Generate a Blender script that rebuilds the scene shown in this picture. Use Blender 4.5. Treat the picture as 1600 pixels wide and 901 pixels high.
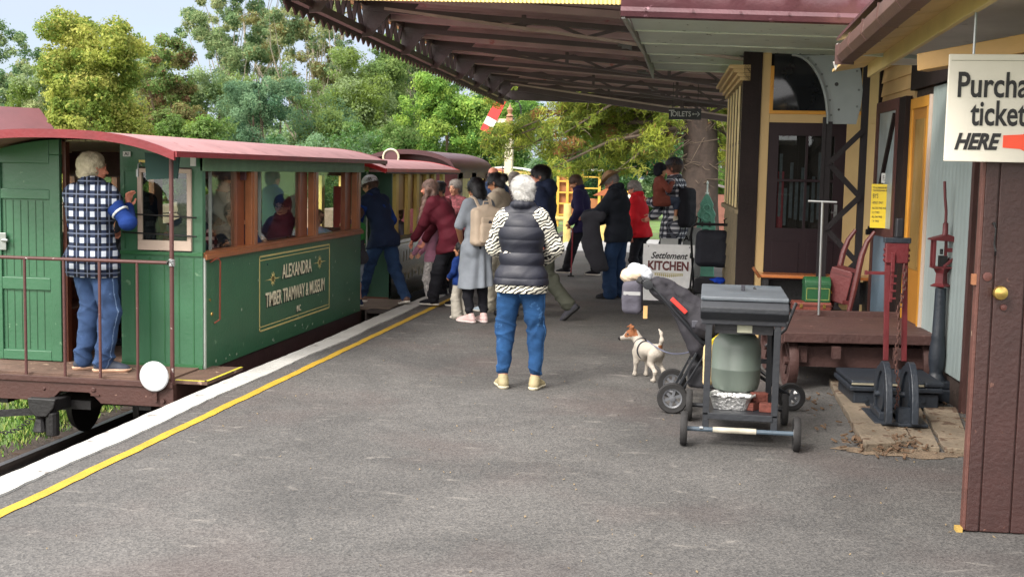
import bpy, bmesh, math, random
import numpy as np
from mathutils import Vector, Matrix, Euler
rad = math.radians
SC = bpy.context.scene
for o in list(bpy.data.objects): bpy.data.objects.remove(o)
COL = SC.collection

# ---------------------------------------------------------------- camera
cam = bpy.data.cameras.new('camera'); camo = bpy.data.objects.new('camera', cam); COL.objects.link(camo)
cam.sensor_width = 36; cam.lens = 36*1900/1600; cam.clip_start = .05; cam.clip_end = 900
camo.matrix_world = (Matrix.Translation((0, 0, 1.65)) @ Matrix.Rotation(0.15906, 4, 'Z')
                     @ Matrix.Rotation(math.pi/2-0.09627, 4, 'X') @ Matrix.Rotation(0.021, 4, 'Z'))
SC.camera = camo
SC.render.resolution_x = 1024; SC.render.resolution_y = 576

# ---------------------------------------------------------------- light
SUN_EL, SUN_AZ = 42, 210        # azimuth: compass-like, from +Y clockwise (sun behind camera, to the left)
w = bpy.data.worlds.new('World'); SC.world = w; w.use_nodes = True
nt = w.node_tree; nt.nodes.clear()
N = nt.nodes.new
out = N('ShaderNodeOutputWorld'); bg = N('ShaderNodeBackground'); sky = N('ShaderNodeTexSky')
sky.sky_type = 'NISHITA'; sky.sun_disc = False; sky.sun_elevation = rad(SUN_EL); sky.sun_rotation = rad(SUN_AZ)
sky.air_density = 1.0; sky.dust_density = 2.0; sky.ozone_density = 1.0
tc = N('ShaderNodeTexCoord'); mp = N('ShaderNodeMapping'); mp.inputs['Scale'].default_value = (1.2, 1.2, 7)
nz = N('ShaderNodeTexNoise'); nz.inputs['Scale'].default_value = 2.2; nz.inputs['Detail'].default_value = 6
rp = N('ShaderNodeValToRGB'); rp.color_ramp.elements[0].position = .22; rp.color_ramp.elements[1].position = .55; rp.color_ramp.elements[0].color = (.45, .45, .45, 1)
mx = N('ShaderNodeMixRGB'); mx.inputs['Color2'].default_value = (3.1, 3.55, 4.25, 1)
nt.links.new(tc.outputs['Generated'], mp.inputs['Vector']); nt.links.new(mp.outputs[0], nz.inputs['Vector'])
nt.links.new(nz.outputs['Fac'], rp.inputs[0]); nt.links.new(rp.outputs[0], mx.inputs['Fac'])
nt.links.new(sky.outputs[0], mx.inputs['Color1'])
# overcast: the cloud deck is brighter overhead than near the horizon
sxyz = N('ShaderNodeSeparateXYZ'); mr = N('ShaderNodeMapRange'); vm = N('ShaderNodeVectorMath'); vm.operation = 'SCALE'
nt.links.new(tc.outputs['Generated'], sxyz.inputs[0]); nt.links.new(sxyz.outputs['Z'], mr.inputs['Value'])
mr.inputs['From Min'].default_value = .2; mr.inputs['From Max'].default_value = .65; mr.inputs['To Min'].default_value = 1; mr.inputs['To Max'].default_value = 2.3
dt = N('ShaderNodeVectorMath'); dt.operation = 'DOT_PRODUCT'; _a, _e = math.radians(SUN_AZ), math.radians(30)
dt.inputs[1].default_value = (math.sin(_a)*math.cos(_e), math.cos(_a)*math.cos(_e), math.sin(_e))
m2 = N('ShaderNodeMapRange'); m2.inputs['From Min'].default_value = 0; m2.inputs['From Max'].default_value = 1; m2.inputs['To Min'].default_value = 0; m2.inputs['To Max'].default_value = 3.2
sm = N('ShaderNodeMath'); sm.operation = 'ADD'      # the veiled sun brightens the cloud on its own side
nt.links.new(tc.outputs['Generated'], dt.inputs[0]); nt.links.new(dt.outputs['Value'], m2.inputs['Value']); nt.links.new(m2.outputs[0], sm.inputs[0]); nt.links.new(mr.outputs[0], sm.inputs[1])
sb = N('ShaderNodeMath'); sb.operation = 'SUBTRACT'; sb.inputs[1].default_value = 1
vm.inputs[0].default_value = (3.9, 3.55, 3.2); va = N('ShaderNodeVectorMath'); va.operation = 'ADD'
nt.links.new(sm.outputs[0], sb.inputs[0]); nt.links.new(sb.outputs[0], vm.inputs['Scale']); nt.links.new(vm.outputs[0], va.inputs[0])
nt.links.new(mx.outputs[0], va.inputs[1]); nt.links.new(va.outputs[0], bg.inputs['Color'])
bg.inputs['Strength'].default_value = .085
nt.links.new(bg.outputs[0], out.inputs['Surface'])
sl = bpy.data.lights.new('sun', 'SUN'); sl.energy = 1.3; sl.angle = rad(18); sl.color = (1, .95, .88)
so = bpy.data.objects.new('sun', sl); COL.objects.link(so)
az = rad(SUN_AZ); d = Vector((math.sin(az)*math.cos(rad(SUN_EL)), math.cos(az)*math.cos(rad(SUN_EL)), math.sin(rad(SUN_EL))))
so.rotation_euler = d.to_track_quat('Z', 'Y').to_euler(); so.location = d*50
SC.view_settings.view_transform = 'Standard'; SC.view_settings.look = 'None'
SC.view_settings.exposure = 1.5; SC.view_settings.gamma = 1
try: SC.view_settings.use_curve_mapping = False
except Exception: pass
SC.render.engine = 'CYCLES'
SC.cycles.max_bounces = 8; SC.cycles.diffuse_bounces = 6

# ---------------------------------------------------------------- helpers
rng = random.Random(7)
def S(r, g, b):
    f = lambda c: ((c/255+.055)/1.055)**2.4 if c > 10 else c/255/12.92
    return (f(r), f(g), f(b))
MATS = {}
def M(name, col, rough=.6, var=.18, scale=6, bump=.15, bscale=40, metal=0, wear=None, wamt=.0, wscale=9, spec=.5, coat=0):
    """painted / worn surface: base colour, broad tonal variation, chips or dirt of a second colour, fine bump"""
    if name in MATS: return MATS[name]
    m = bpy.data.materials.new(name); m.use_nodes = True; MATS[name] = m
    nt = m.node_tree; b = nt.nodes['Principled BSDF']; L = nt.links.new; N = nt.nodes.new
    b.inputs['Roughness'].default_value = rough; b.inputs['Metallic'].default_value = metal
    b.inputs['Specular IOR Level'].default_value = spec
    if coat: b.inputs['Coat Weight'].default_value = coat; b.inputs['Coat Roughness'].default_value = .15
    tc = N('ShaderNodeTexCoord')
    n1 = N('ShaderNodeTexNoise'); n1.inputs['Scale'].default_value = scale; n1.inputs['Detail'].default_value = 5
    L(tc.outputs['Object'], n1.inputs['Vector'])
    r1 = N('ShaderNodeValToRGB')
    r1.color_ramp.elements[0].position = .3; r1.color_ramp.elements[1].position = .7
    r1.color_ramp.elements[0].color = tuple(c*(1-var) for c in col)+(1,)
    r1.color_ramp.elements[1].color = tuple(min(1, c*(1+var)) for c in col)+(1,)
    L(n1.outputs['Fac'], r1.inputs[0]); src = r1.outputs[0]
    if wear is not None:
        n2 = N('ShaderNodeTexNoise'); n2.inputs['Scale'].default_value = wscale; n2.inputs['Detail'].default_value = 9
        n2.inputs['Roughness'].default_value = .65
        L(tc.outputs['Object'], n2.inputs['Vector'])
        r2 = N('ShaderNodeValToRGB'); p = .66-wamt*.3
        r2.color_ramp.elements[0].position = p; r2.color_ramp.elements[1].position = p+.035
        L(n2.outputs['Fac'], r2.inputs[0])
        mx = N('ShaderNodeMixRGB'); mx.inputs['Color2'].default_value = tuple(wear)+(1,)
        L(r2.outputs[0], mx.inputs['Fac']); L(src, mx.inputs['Color1']); src = mx.outputs[0]
    L(src, b.inputs['Base Color'])
    if bump:
        n3 = N('ShaderNodeTexNoise'); n3.inputs['Scale'].default_value = bscale; n3.inputs['Detail'].default_value = 4
        L(tc.outputs['Object'], n3.inputs['Vector'])
        bp = N('ShaderNodeBump'); bp.inputs['Strength'].default_value = bump; bp.inputs['Distance'].default_value = .02
        L(n3.outputs['Fac'], bp.inputs['Height']); L(bp.outputs[0], b.inputs['Normal'])
    return m
def plain(name, col, rough=.6, metal=0, **k): return M(name, col, rough, .08, 10, 0, 40, metal, **k)
def glass(name='window_glass', tint=(.9, .95, .93), rough=.02, alpha=.2):
    if name in MATS: return MATS[name]
    m = bpy.data.materials.new(name); m.use_nodes = True; MATS[name] = m
    nt = m.node_tree; nt.nodes.clear(); N = nt.nodes.new; L = nt.links.new
    o = N('ShaderNodeOutputMaterial'); t = N('ShaderNodeBsdfTransparent'); g = N('ShaderNodeBsdfGlossy')
    t.inputs['Color'].default_value = tuple(tint)+(1,); g.inputs['Roughness'].default_value = rough
    lw = N('ShaderNodeFresnel'); lw.inputs['IOR'].default_value = 1.45
    ad = N('ShaderNodeMath'); ad.operation = 'MULTIPLY_ADD'; ad.inputs[1].default_value = .2; ad.inputs[2].default_value = alpha; ad.use_clamp = True
    mx = N('ShaderNodeMixShader')
    L(lw.outputs[0], ad.inputs[0]); L(ad.outputs[0], mx.inputs[0]); L(t.outputs[0], mx.inputs[1]); L(g.outputs[0], mx.inputs[2])
    L(mx.outputs[0], o.inputs['Surface']); return m

class MB:
    def __init__(s): s.v = []; s.f = []
    def add(s, vs, fs):
        n = len(s.v); s.v += [tuple(v) for v in vs]; s.f += [tuple(i+n for i in f) for f in fs]; return s
    def box(s, x0, y0, z0, x1, y1, z1, mat=None):
        x0, x1 = min(x0, x1), max(x0, x1); y0, y1 = min(y0, y1), max(y0, y1); z0, z1 = min(z0, z1), max(z0, z1)
        vs = [Vector(p) for p in ((x0,y0,z0),(x1,y0,z0),(x1,y1,z0),(x0,y1,z0),(x0,y0,z1),(x1,y0,z1),(x1,y1,z1),(x0,y1,z1))]
        if mat is not None: vs = [mat @ v for v in vs]
        return s.add(vs, [(0,3,2,1),(4,5,6,7),(0,1,5,4),(1,2,6,5),(2,3,7,6),(3,0,4,7)])
    def bar(s, a, b, w, h=None, up=(0,0,1)):
        """rectangular bar from a to b, w wide (sideways), h high (along up)"""
        h = w if h is None else h; a = Vector(a); b = Vector(b); d = (b-a).normalized(); up = Vector(up)
        if abs(d.dot(up)) > .98: up = Vector((1, 0, 0)) if abs(d.x) < .9 else Vector((0, 1, 0))
        sx = d.cross(up).normalized(); uz = sx.cross(d).normalized()
        vs = []
        for p in (a, b):
            for i, j in ((-1,-1),(1,-1),(1,1),(-1,1)): vs.append(p+sx*w/2*i+uz*h/2*j)
        return s.add(vs, [(0,1,2,3),(7,6,5,4),(0,4,5,1),(1,5,6,2),(2,6,7,3),(3,7,4,0)])
    def tube(s, pts, r, n=8, cap=True):
        pts = [Vector(p) for p in pts]; rs = r if isinstance(r, (list, tuple)) else [r]*len(pts)
        base = len(s.v); ref = None
        for i, p in enumerate(pts):
            t = (pts[min(i+1, len(pts)-1)]-pts[max(i-1, 0)])
            if t.length < 1e-9: t = Vector((0, 0, 1))
            t.normalize()
            if ref is None: ref = Vector((0, 0, 1)) if abs(t.z) < .9 else Vector((1, 0, 0))
            u = t.cross(ref).normalized(); vv = u.cross(t).normalized(); ref = vv
            for k in range(n):
                a = 2*math.pi*k/n; s.v.append(tuple(p+(u*math.cos(a)+vv*math.sin(a))*rs[i]))
        for i in range(len(pts)-1):
            for k in range(n):
                a = base+i*n+k; b = base+i*n+(k+1) % n; s.f.append((a, b, b+n, a+n))
        if cap: s.f.append(tuple(base+k for k in range(n))); s.f.append(tuple(base+(len(pts)-1)*n+k for k in reversed(range(n))))
        return s
    def cyl(s, a, b, r, n=16, r2=None): return s.tube([a, b], [r, r if r2 is None else r2], n)
    def lathe(s, prof, c=(0,0,0), n=24, axis='z', cap=True):
        base = len(s.v); c = Vector(c)
        for r, z in prof:
            for k in range(n):
                a = 2*math.pi*k/n; x, y = r*math.cos(a), r*math.sin(a)
                p = {'z': Vector((x, y, z)), 'x': Vector((z, x, y)), 'y': Vector((x, z, y))}[axis]
                s.v.append(tuple(c+p))
        for i in range(len(prof)-1):
            for k in range(n):
                a = base+i*n+k; b = base+i*n+(k+1) % n; s.f.append((a, b, b+n, a+n))
        if cap: s.f.append(tuple(base+k for k in range(n))); s.f.append(tuple(base+(len(prof)-1)*n+k for k in reversed(range(n))))
        return s
    def prism(s, poly, lo, hi, axis='y', mat=None):
        """polygon in the plane across axis, extruded lo..hi. axis y: poly=(x,z); x: (y,z); z: (x,y)"""
        n = len(poly); f = {'y': lambda p, t: (p[0], t, p[1]), 'x': lambda p, t: (t, p[0], p[1]), 'z': lambda p, t: (p[0], p[1], t)}[axis]
        vs = [Vector(f(p, lo)) for p in poly]+[Vector(f(p, hi)) for p in poly]
        if mat is not None: vs = [mat @ v for v in vs]
        return s.add(vs, [tuple(range(n)), tuple(range(2*n-1, n-1, -1))]+[(i, i+n, (i+1) % n+n, (i+1) % n) for i in range(n)])
    def build(s, name, m, parent=None, bevel=0, smooth=False, loc=None, label=None):
        me = bpy.data.meshes.new(name); me.from_pydata(s.v, [], s.f); me.update()
        bm = bmesh.new(); bm.from_mesh(me); bmesh.ops.recalc_face_normals(bm, faces=bm.faces); bm.to_mesh(me); bm.free()
        o = bpy.data.objects.new(name, me); COL.objects.link(o)
        if m is not None: me.materials.append(m)
        if parent is not None: o.parent = parent
        if loc is not None: o.location = loc
        if smooth:
            for p in me.polygons: p.use_smooth = True
            try: me.set_sharp_from_angle(angle=rad(35))
            except Exception: pass
        if bevel:
            b = o.modifiers.new('bevel', 'BEVEL'); b.width = bevel; b.segments = 2; b.limit_method = 'ANGLE'; b.angle_limit = rad(40)
        if label: o['label'] = label
        return o
def tag(o, label, cat=None, group=None, kind=None):
    if label: o['label'] = label
    if cat: o['category'] = cat
    if group: o['group'] = group
    if kind: o['kind'] = kind
    return o
def thing(name, label, cat, loc=(0,0,0), rz=0, group=None):
    o = bpy.data.objects.new(name, None); COL.objects.link(o); o.empty_display_size = .1
    o.location = loc; o.rotation_euler = (0, 0, rz); return tag(o, label, cat, group)
def structure(o): o['kind'] = 'structure'; return o
def copy_tree(o, parent=None):
    c = o.copy(); COL.objects.link(c)
    if parent is not None: c.parent = parent
    for ch in list(o.children): copy_tree(ch, c)
    return c
def npmesh(name, V, F, mats, parent=None, smooth=True, midx=None):
    me = bpy.data.meshes.new(name); F = np.asarray(F); nf = len(F); k = F.shape[1]
    me.vertices.add(len(V)); me.vertices.foreach_set('co', np.asarray(V, dtype=np.float32).ravel())
    me.loops.add(nf*k); me.loops.foreach_set('vertex_index', F.astype(np.int32).ravel())
    me.polygons.add(nf); me.polygons.foreach_set('loop_start', np.arange(0, nf*k, k, dtype=np.int32))
    if midx is not None: me.polygons.foreach_set('material_index', np.asarray(midx, dtype=np.int32))
    me.polygons.foreach_set('use_smooth', np.full(nf, smooth)); me.update(calc_edges=True)
    for m in (mats if isinstance(mats, (list, tuple)) else [mats]): me.materials.append(m)
    o = bpy.data.objects.new(name, me); COL.objects.link(o)
    if parent is not None: o.parent = parent
    return o
_font_cache = {}
def text_mesh(txt, size, depth=.001, shear=0, bold=0, sx=1, align='CENTER', space=1):
    cu = bpy.data.curves.new('txt', 'FONT'); cu.body = txt; cu.size = size; cu.extrude = depth; cu.shear = shear; cu.offset = bold
    cu.align_x = align; cu.align_y = 'CENTER'; cu.space_character = space; cu.resolution_u = 3
    o = bpy.data.objects.new('txt', cu); COL.objects.link(o)
    dg = bpy.context.evaluated_depsgraph_get(); me = bpy.data.meshes.new_from_object(o.evaluated_get(dg))
    bpy.data.objects.remove(o)
    for v in me.vertices: v.co.x *= sx
    return me
def lettering(txt, size, m, parent, loc, rot, name='lettering', **k):
    """text in the local XY plane, rotated by rot (Euler) and placed at loc in the parent's frame"""
    me = text_mesh(txt, size, **k); me.transform(Matrix.Translation(loc) @ Euler(rot).to_matrix().to_4x4())
    me.materials.clear(); me.materials.append(m); me.name = name
    o = bpy.data.objects.new(name, me); COL.objects.link(o); o.parent = parent; return o
def merge_text(items, m, parent, name='lettering'):
    bm = bmesh.new()
    for txt, size, loc, rot, k in items:
        me = text_mesh(txt, size, **k); me.transform(Matrix.Translation(loc) @ Euler(rot).to_matrix().to_4x4()); bm.from_mesh(me)
    me = bpy.data.meshes.new(name); bm.to_mesh(me); bm.free(); me.materials.append(m)
    o = bpy.data.objects.new(name, me); COL.objects.link(o); o.parent = parent; return o
FX = (math.pi/2, 0, 0)              # text facing -Y (towards the camera)
FSIDE = (math.pi/2, 0, math.pi/2)   # text facing +X

# ---------------------------------------------------------------- implicit-surface modeller (bodies, clothes, bags, the dog)
def _n(v): v = np.asarray(v, float); return v/ (np.linalg.norm(v)+1e-12)
def cap(a, b, r1, r2=None, sq=None, op='+', k=None):
    """tapered capsule a-b; sq=(axis, s): flattened along axis (s>1 thinner)"""
    return dict(t='cap', a=np.asarray(a, float), b=np.asarray(b, float), r1=r1, r2=r1 if r2 is None else r2, sq=sq, op=op, k=k)
def ell(c, r, R=None, op='+', k=None):
    return dict(t='ell', c=np.asarray(c, float), r=np.asarray(r, float), R=R, op=op, k=k)
def rbx(c, h, rd, R=None, op='+', k=None):
    return dict(t='rbx', c=np.asarray(c, float), h=np.asarray(h, float), rd=rd, R=R, op=op, k=k)
def _bb(p, m):
    if p['t'] == 'cap':
        r = max(p['r1'], p['r2'])+m; return np.minimum(p['a'], p['b'])-r, np.maximum(p['a'], p['b'])+r
    r = (max(p['r']) if p['t'] == 'ell' else np.linalg.norm(p['h'])+p['rd'])+m
    if p['t'] == 'ell' and p['R'] is None: r = p['r']+m
    return p['c']-r, p['c']+r
def _ev(p, P):
    if p['t'] == 'cap':
        a, b = p['a'], p['b']; ab = b-a; L2 = ab@ab+1e-12; v = P-a
        t = np.clip((v@ab)/L2, 0, 1); q = v-t[..., None]*ab
        if p['sq'] is not None:
            ax = _n(p['sq'][0]); q = q+(p['sq'][1]-1)*(q@ax)[..., None]*ax
        return np.sqrt((q*q).sum(-1))-(p['r1']+(p['r2']-p['r1'])*t)
    q = P-p['c']
    if p['R'] is not None: q = q@p['R']        # columns of R = local axes
    if p['t'] == 'ell':
        r = p['r']; qn = q/r; l = np.sqrt((qn*qn).sum(-1)); g = np.sqrt(((qn/r)**2).sum(-1))+1e-9
        return l*(l-1)/g
    q = np.abs(q)-p['h']; return np.sqrt((np.maximum(q, 0)**2).sum(-1))+np.minimum(q.max(-1), 0)-p['rd']
def sdf_grid(prims, vox, k=.02, fn=None, cuts=(), grow=0.):
    m = k+3*vox+grow+.01
    bbs = [_bb(p, m) for p in prims]
    add = [b for p, b in zip(prims, bbs) if p['op'] == '+']
    lo = np.min([b[0] for b in add], 0); hi = np.max([b[1] for b in add], 0)
    n = np.ceil((hi-lo)/vox).astype(int)+1
    ax = [lo[i]+np.arange(n[i])*vox for i in range(3)]
    F = np.full(n, .3, np.float32)
    for p, (a, b) in zip(prims, bbs):
        i0 = np.clip(np.floor((a-lo)/vox).astype(int), 0, n); i1 = np.clip(np.ceil((b-lo)/vox).astype(int)+1, 0, n)
        if (i1 <= i0).any(): continue
        sl = tuple(slice(i0[i], i1[i]) for i in range(3))
        P = np.stack(np.meshgrid(*[ax[i][sl[i]] for i in range(3)], indexing='ij'), -1)
        d = _ev(p, P); kk = k if p['k'] is None else p['k']; f = F[sl]
        if p['op'] == '+':
            h = np.clip(.5+.5*(f-d)/kk, 0, 1); F[sl] = f*(1-h)+d*h-kk*h*(1-h)
        else:
            d = -d; h = np.clip(.5-.5*(f-d)/kk, 0, 1); F[sl] = f*(1-h)+d*h+kk*h*(1-h)
    F -= grow
    if fn is not None or cuts:
        P = np.stack(np.meshgrid(*ax, indexing='ij'), -1)
        if fn is not None:
            near = np.abs(F) < .05+vox*2
            F[near] += fn(P[near])
        for c, nn in cuts: F = np.maximum(F, (P-np.asarray(c, float))@_n(nn))   # keeps the side the normal points away from
    F[0] = F[-1] = .3; F[:, 0] = F[:, -1] = .3; F[:, :, 0] = F[:, :, -1] = .3
    return F, lo
def surf_nets(F, lo, vox):
    n = F.shape; Sg = F < 0
    cnt = np.zeros((n[0]-1, n[1]-1, n[2]-1), np.int8)
    cor = [(i, j, k) for i in (0, 1) for j in (0, 1) for k in (0, 1)]
    for i, j, k in cor: cnt += Sg[i:n[0]-1+i, j:n[1]-1+j, k:n[2]-1+k]
    act = (cnt > 0) & (cnt < 8); I = np.argwhere(act)
    if len(I) == 0: return np.zeros((0, 3)), np.zeros((0, 4), int)
    val = np.stack([F[I[:, 0]+i, I[:, 1]+j, I[:, 2]+k] for i, j, k in cor], 1)
    acc = np.zeros((len(I), 3)); num = np.zeros(len(I))
    C = np.array(cor, float)
    for a in range(8):
        for b in range(a+1, 8):
            if np.abs(C[a]-C[b]).sum() != 1: continue
            va, vb = val[:, a], val[:, b]; cr = (va < 0) != (vb < 0)
            t = np.where(cr, va/np.where(cr, va-vb, 1), 0)
            acc += np.where(cr[:, None], C[a]+t[:, None]*(C[b]-C[a]), 0); num += cr
    V = lo+(I+acc/num[:, None])*vox
    idx = np.full(act.shape, -1, np.int64); idx[act] = np.arange(len(I))
    Q = []
    for ax in range(3):
        o = [1 if i == ax else 0 for i in range(3)]
        A = Sg[:n[0]-o[0], :n[1]-o[1], :n[2]-o[2]]; B = Sg[o[0]:, o[1]:, o[2]:]
        for flip, X in ((0, A & ~B), (1, ~A & B)):
            E = np.argwhere(X); u, v = [i for i in range(3) if i != ax]
            E = E[(E[:, u] > 0) & (E[:, v] > 0)]
            if not len(E): continue
            du = np.zeros(3, int); du[u] = 1; dv = np.zeros(3, int); dv[v] = 1
            q = [idx[tuple((E-d).T)] for d in (0*du, du, du+dv, dv)]
            if flip ^ (ax == 1): q = q[::-1]
            Q.append(np.stack(q, 1))
    return V, np.concatenate(Q)[:, ::-1]
def blob(name, prims, m, parent, vox=.01, k=.02, fn=None, cuts=(), grow=0., midx=None):
    F, lo = sdf_grid(prims, vox, k, fn, cuts, grow); V, Q = surf_nets(F, lo, vox)
    mi = midx(V[Q].mean(1)) if midx is not None else None
    return npmesh(name, V, Q, m, parent, True, mi)
def folds(amp, fr=(9, 9, 14), seed=0, vert=0):
    r = np.random.RandomState(seed); ph = r.rand(8)*6.28
    def f(P):
        x, y, z = P[:, 0], P[:, 1], P[:, 2]
        w1 = np.sin(x*fr[0]+2.2*np.sin(z*fr[2]*.4+ph[0])+ph[1]); w2 = np.sin(z*fr[2]+2.6*np.sin(x*fr[0]*.6+y*5+ph[2])+ph[3])
        w3 = np.sin(y*fr[1]*1.3+1.8*np.sin(z*fr[2]*.7+x*4+ph[4])+ph[5])
        rg = lambda s: (1-np.abs(s))**2.2
        c1 = rg(np.sin(z*fr[2]*1.1+x*fr[0]*.9*np.sin(ph[6]+z*3)+1.5*np.sin(y*9+ph[7]))); c2 = rg(np.sin(z*fr[2]*.7-x*fr[0]*1.3+2*np.sin(x*6+z*4+ph[5])))
        return amp*(w1*w2*.45+w3*w2*.35-.55*c1-.45*c2+.18*np.sin(z*55+3*np.sin(x*23+ph[6])+y*17)*np.maximum(w1, 0))
    return f
# ================================================================= materials
GREEN = M('carriage_green', S(54, 98, 70), .38, .08, 3, .12, 30, wear=S(96, 128, 100), wamt=-.0, wscale=7)
GREEN_D = M('dark_green_paint', S(28, 66, 48), .45, .1, 4, .1)
GREEN_H = M('weathered_green_board', S(92, 122, 92), .6, .15, 7, .2, wear=S(60, 80, 62), wamt=.1)
MAROON = M('roof_maroon', S(112, 26, 34), .45, .16, 5, .12, wear=S(170, 120, 118), wamt=-.05)
ROOFTOP = M('faded_roof_top', S(150, 106, 106), .6, .16, 3, .15, wear=S(118, 72, 72), wamt=.18, wscale=5)
BROWN = M('brown_frame_paint', S(66, 39, 33), .6, .15, 5, .2, wear=S(140, 110, 95), wamt=-.08)
TIMBER = M('varnished_timber', S(134, 80, 44), .42, .2, 6, .1, coat=.25)
TIMBER_D = M('dark_timber', S(84, 42, 26), .45, .2, 6, .1)
FLOORT = M('floor_boards', S(96, 74, 62), .75, .22, 7, .3, wear=S(160, 135, 115), wamt=.15)
BLACKM = M('black_iron', S(22, 21, 22), .55, .2, 8, .2)
CREAM = M('cream_paint', S(190, 160, 110), .55, .07, 3, .08, wear=S(170, 140, 95), wamt=-.1)
CREAM_P = M('pale_cream_paint', S(186, 166, 150), .5, .06, 4, .1, wear=S(150, 130, 120), wamt=-.1)
YELLOWP = M('pale_yellow_boards', S(226, 200, 112), .6, .08, 4, .1, wear=S(150, 125, 70), wamt=-.05)
OCHRE = M('ochre_paint', S(200, 140, 46), .5, .1, 3, .08)
DKBROWN = M('dark_brown_trim', S(36, 27, 26), .65, .15, 5, .15, spec=.2)
DOORB = M('brown_plank_door', S(56, 33, 30), .5, .16, 5, .2, wear=S(104, 72, 62), wamt=-.0, wscale=18)
GREYG = M('grey_green_soffit', S(204, 216, 206), .6, .08, 3, .1, wear=S(96, 108, 98), wamt=.1)
PLATE = M('grey_plate', S(128, 136, 136), .55, .08, 4, .08)
BLUEG = M('pale_blue_sheet', S(146, 158, 156), .5, .06, 3, .05, wear=S(120, 130, 125), wamt=-.05)
WHITE = M('white_paint', S(206, 206, 202), .5, .04, 5, .05)
STEEL = M('galvanised', S(150, 152, 152), .35, .1, 10, .05, metal=.8)
BRASS = M('brass', S(190, 160, 90), .28, .1, 10, .02, metal=.9)
CHIP = M('chipped_pipe', S(78, 45, 42), .55, .1, 8, .15, wear=S(170, 165, 160), wamt=.05, wscale=16)
GLASS = glass(alpha=.03)
INK = plain('black_lettering', S(22, 20, 22), .5)
RUST = M('rust_red_paint', S(84, 36, 36), .5, .15, 7, .2, wear=S(80, 40, 35), wamt=.05)

# ================================================================= ground
def asphalt():
    m = bpy.data.materials.new('asphalt'); m.use_nodes = True; nt = m.node_tree; b = nt.nodes['Principled BSDF']; L = nt.links.new; N = nt.nodes.new
    tc = N('ShaderNodeTexCoord')
    def noise(s, d=5, r=.5, dist=0):
        n = N('ShaderNodeTexNoise'); n.inputs['Scale'].default_value = s; n.inputs['Detail'].default_value = d
        n.inputs['Roughness'].default_value = r; n.inputs['Distortion'].default_value = dist; L(tc.outputs['Object'], n.inputs['Vector']); return n
    def ramp(n, p0, p1, c0, c1):
        r = N('ShaderNodeValToRGB'); r.color_ramp.elements[0].position = p0; r.color_ramp.elements[1].position = p1
        r.color_ramp.elements[0].color = c0+(1,); r.color_ramp.elements[1].color = c1+(1,); L(n, r.inputs[0]); return r
    g = .080
    base = ramp(noise(.7, 9, .68, .5).outputs['Fac'], .32, .66, (g*.70, g*.69, g*.67), (g*1.34, g*1.30, g*1.24))
    v = N('ShaderNodeTexVoronoi'); v.inputs['Scale'].default_value = 105; L(tc.outputs['Object'], v.inputs['Vector'])
    agg = ramp(v.outputs['Color'], .15, .95, (.55, .55, .56), (1.66, 1.62, 1.58))
    m1 = N('ShaderNodeMixRGB'); m1.blend_type = 'MULTIPLY'; m1.inputs['Fac'].default_value = .8
    L(base.outputs[0], m1.inputs['Color1']); L(agg.outputs[0], m1.inputs['Color2'])
    # rusty-red tinge in patches
    rr = ramp(noise(.8, 4, .5).outputs['Fac'], .5, .75, (0, 0, 0), (.35, .35, .35))
    m2 = N('ShaderNodeMixRGB'); m2.inputs['Color2'].default_value = (.105, .068, .062, 1)
    L(rr.outputs[0], m2.inputs['Fac']); L(m1.outputs[0], m2.inputs['Color1'])
    # pale scuffs
    mpp = N('ShaderNodeMapping'); mpp.inputs['Scale'].default_value = (1, 2.2, 1); L(tc.outputs['Object'], mpp.inputs[0])
    sc = noise(3.6, 9, .72, .6); L(mpp.outputs[0], sc.inputs['Vector'])
    sr = ramp(sc.outputs['Fac'], .585, .69, (0, 0, 0), (.5, .5, .5))
    m3 = N('ShaderNodeMixRGB'); m3.inputs['Color2'].default_value = (.26, .24, .215, 1)
    L(sr.outputs[0], m3.inputs['Fac']); L(m2.outputs[0], m3.inputs['Color1'])
    # hairline cracks
    vc = N('ShaderNodeTexVoronoi'); vc.feature = 'DISTANCE_TO_EDGE'; vc.inputs['Scale'].default_value = .5
    wn = noise(2.5, 6, .6); wm = N('ShaderNodeMixRGB'); wm.inputs['Fac'].default_value = .22
    L(tc.outputs['Object'], wm.inputs['Color1']); L(wn.outputs['Color'], wm.inputs['Color2']); L(wm.outputs[0], vc.inputs['Vector'])
    cr = ramp(vc.outputs['Distance'], .0015, .005, (.35, .35, .35), (0, 0, 0))
    m4 = N('ShaderNodeMixRGB'); m4.inputs['Color2'].default_value = (.03, .03, .03, 1)
    cm = N('ShaderNodeMath'); cm.operation = 'MULTIPLY'; cn = ramp(noise(.7, 2).outputs['Fac'], .5, .6, (0, 0, 0), (1, 1, 1))
    L(cr.outputs[0], cm.inputs[0]); L(cn.outputs[0], cm.inputs[1])
    L(cm.outputs[0], m4.inputs['Fac']); L(m3.outputs[0], m4.inputs['Color1']); L(m4.outputs[0], b.inputs['Base Color'])
    b.inputs['Roughness'].default_value = .78; b.inputs['Specular IOR Level'].default_value = .35
    h = N('ShaderNodeMath'); h.operation = 'ADD'; n4 = noise(60, 3); L(v.outputs['Distance'], h.inputs[0]); L(n4.outputs['Fac'], h.inputs[1])
    bp = N('ShaderNodeBump'); bp.inputs['Strength'].default_value = .45; bp.inputs['Distance'].default_value = .005
    L(h.outputs[0], bp.inputs['Height']); L(bp.outputs[0], b.inputs['Normal'])
    return m
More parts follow.
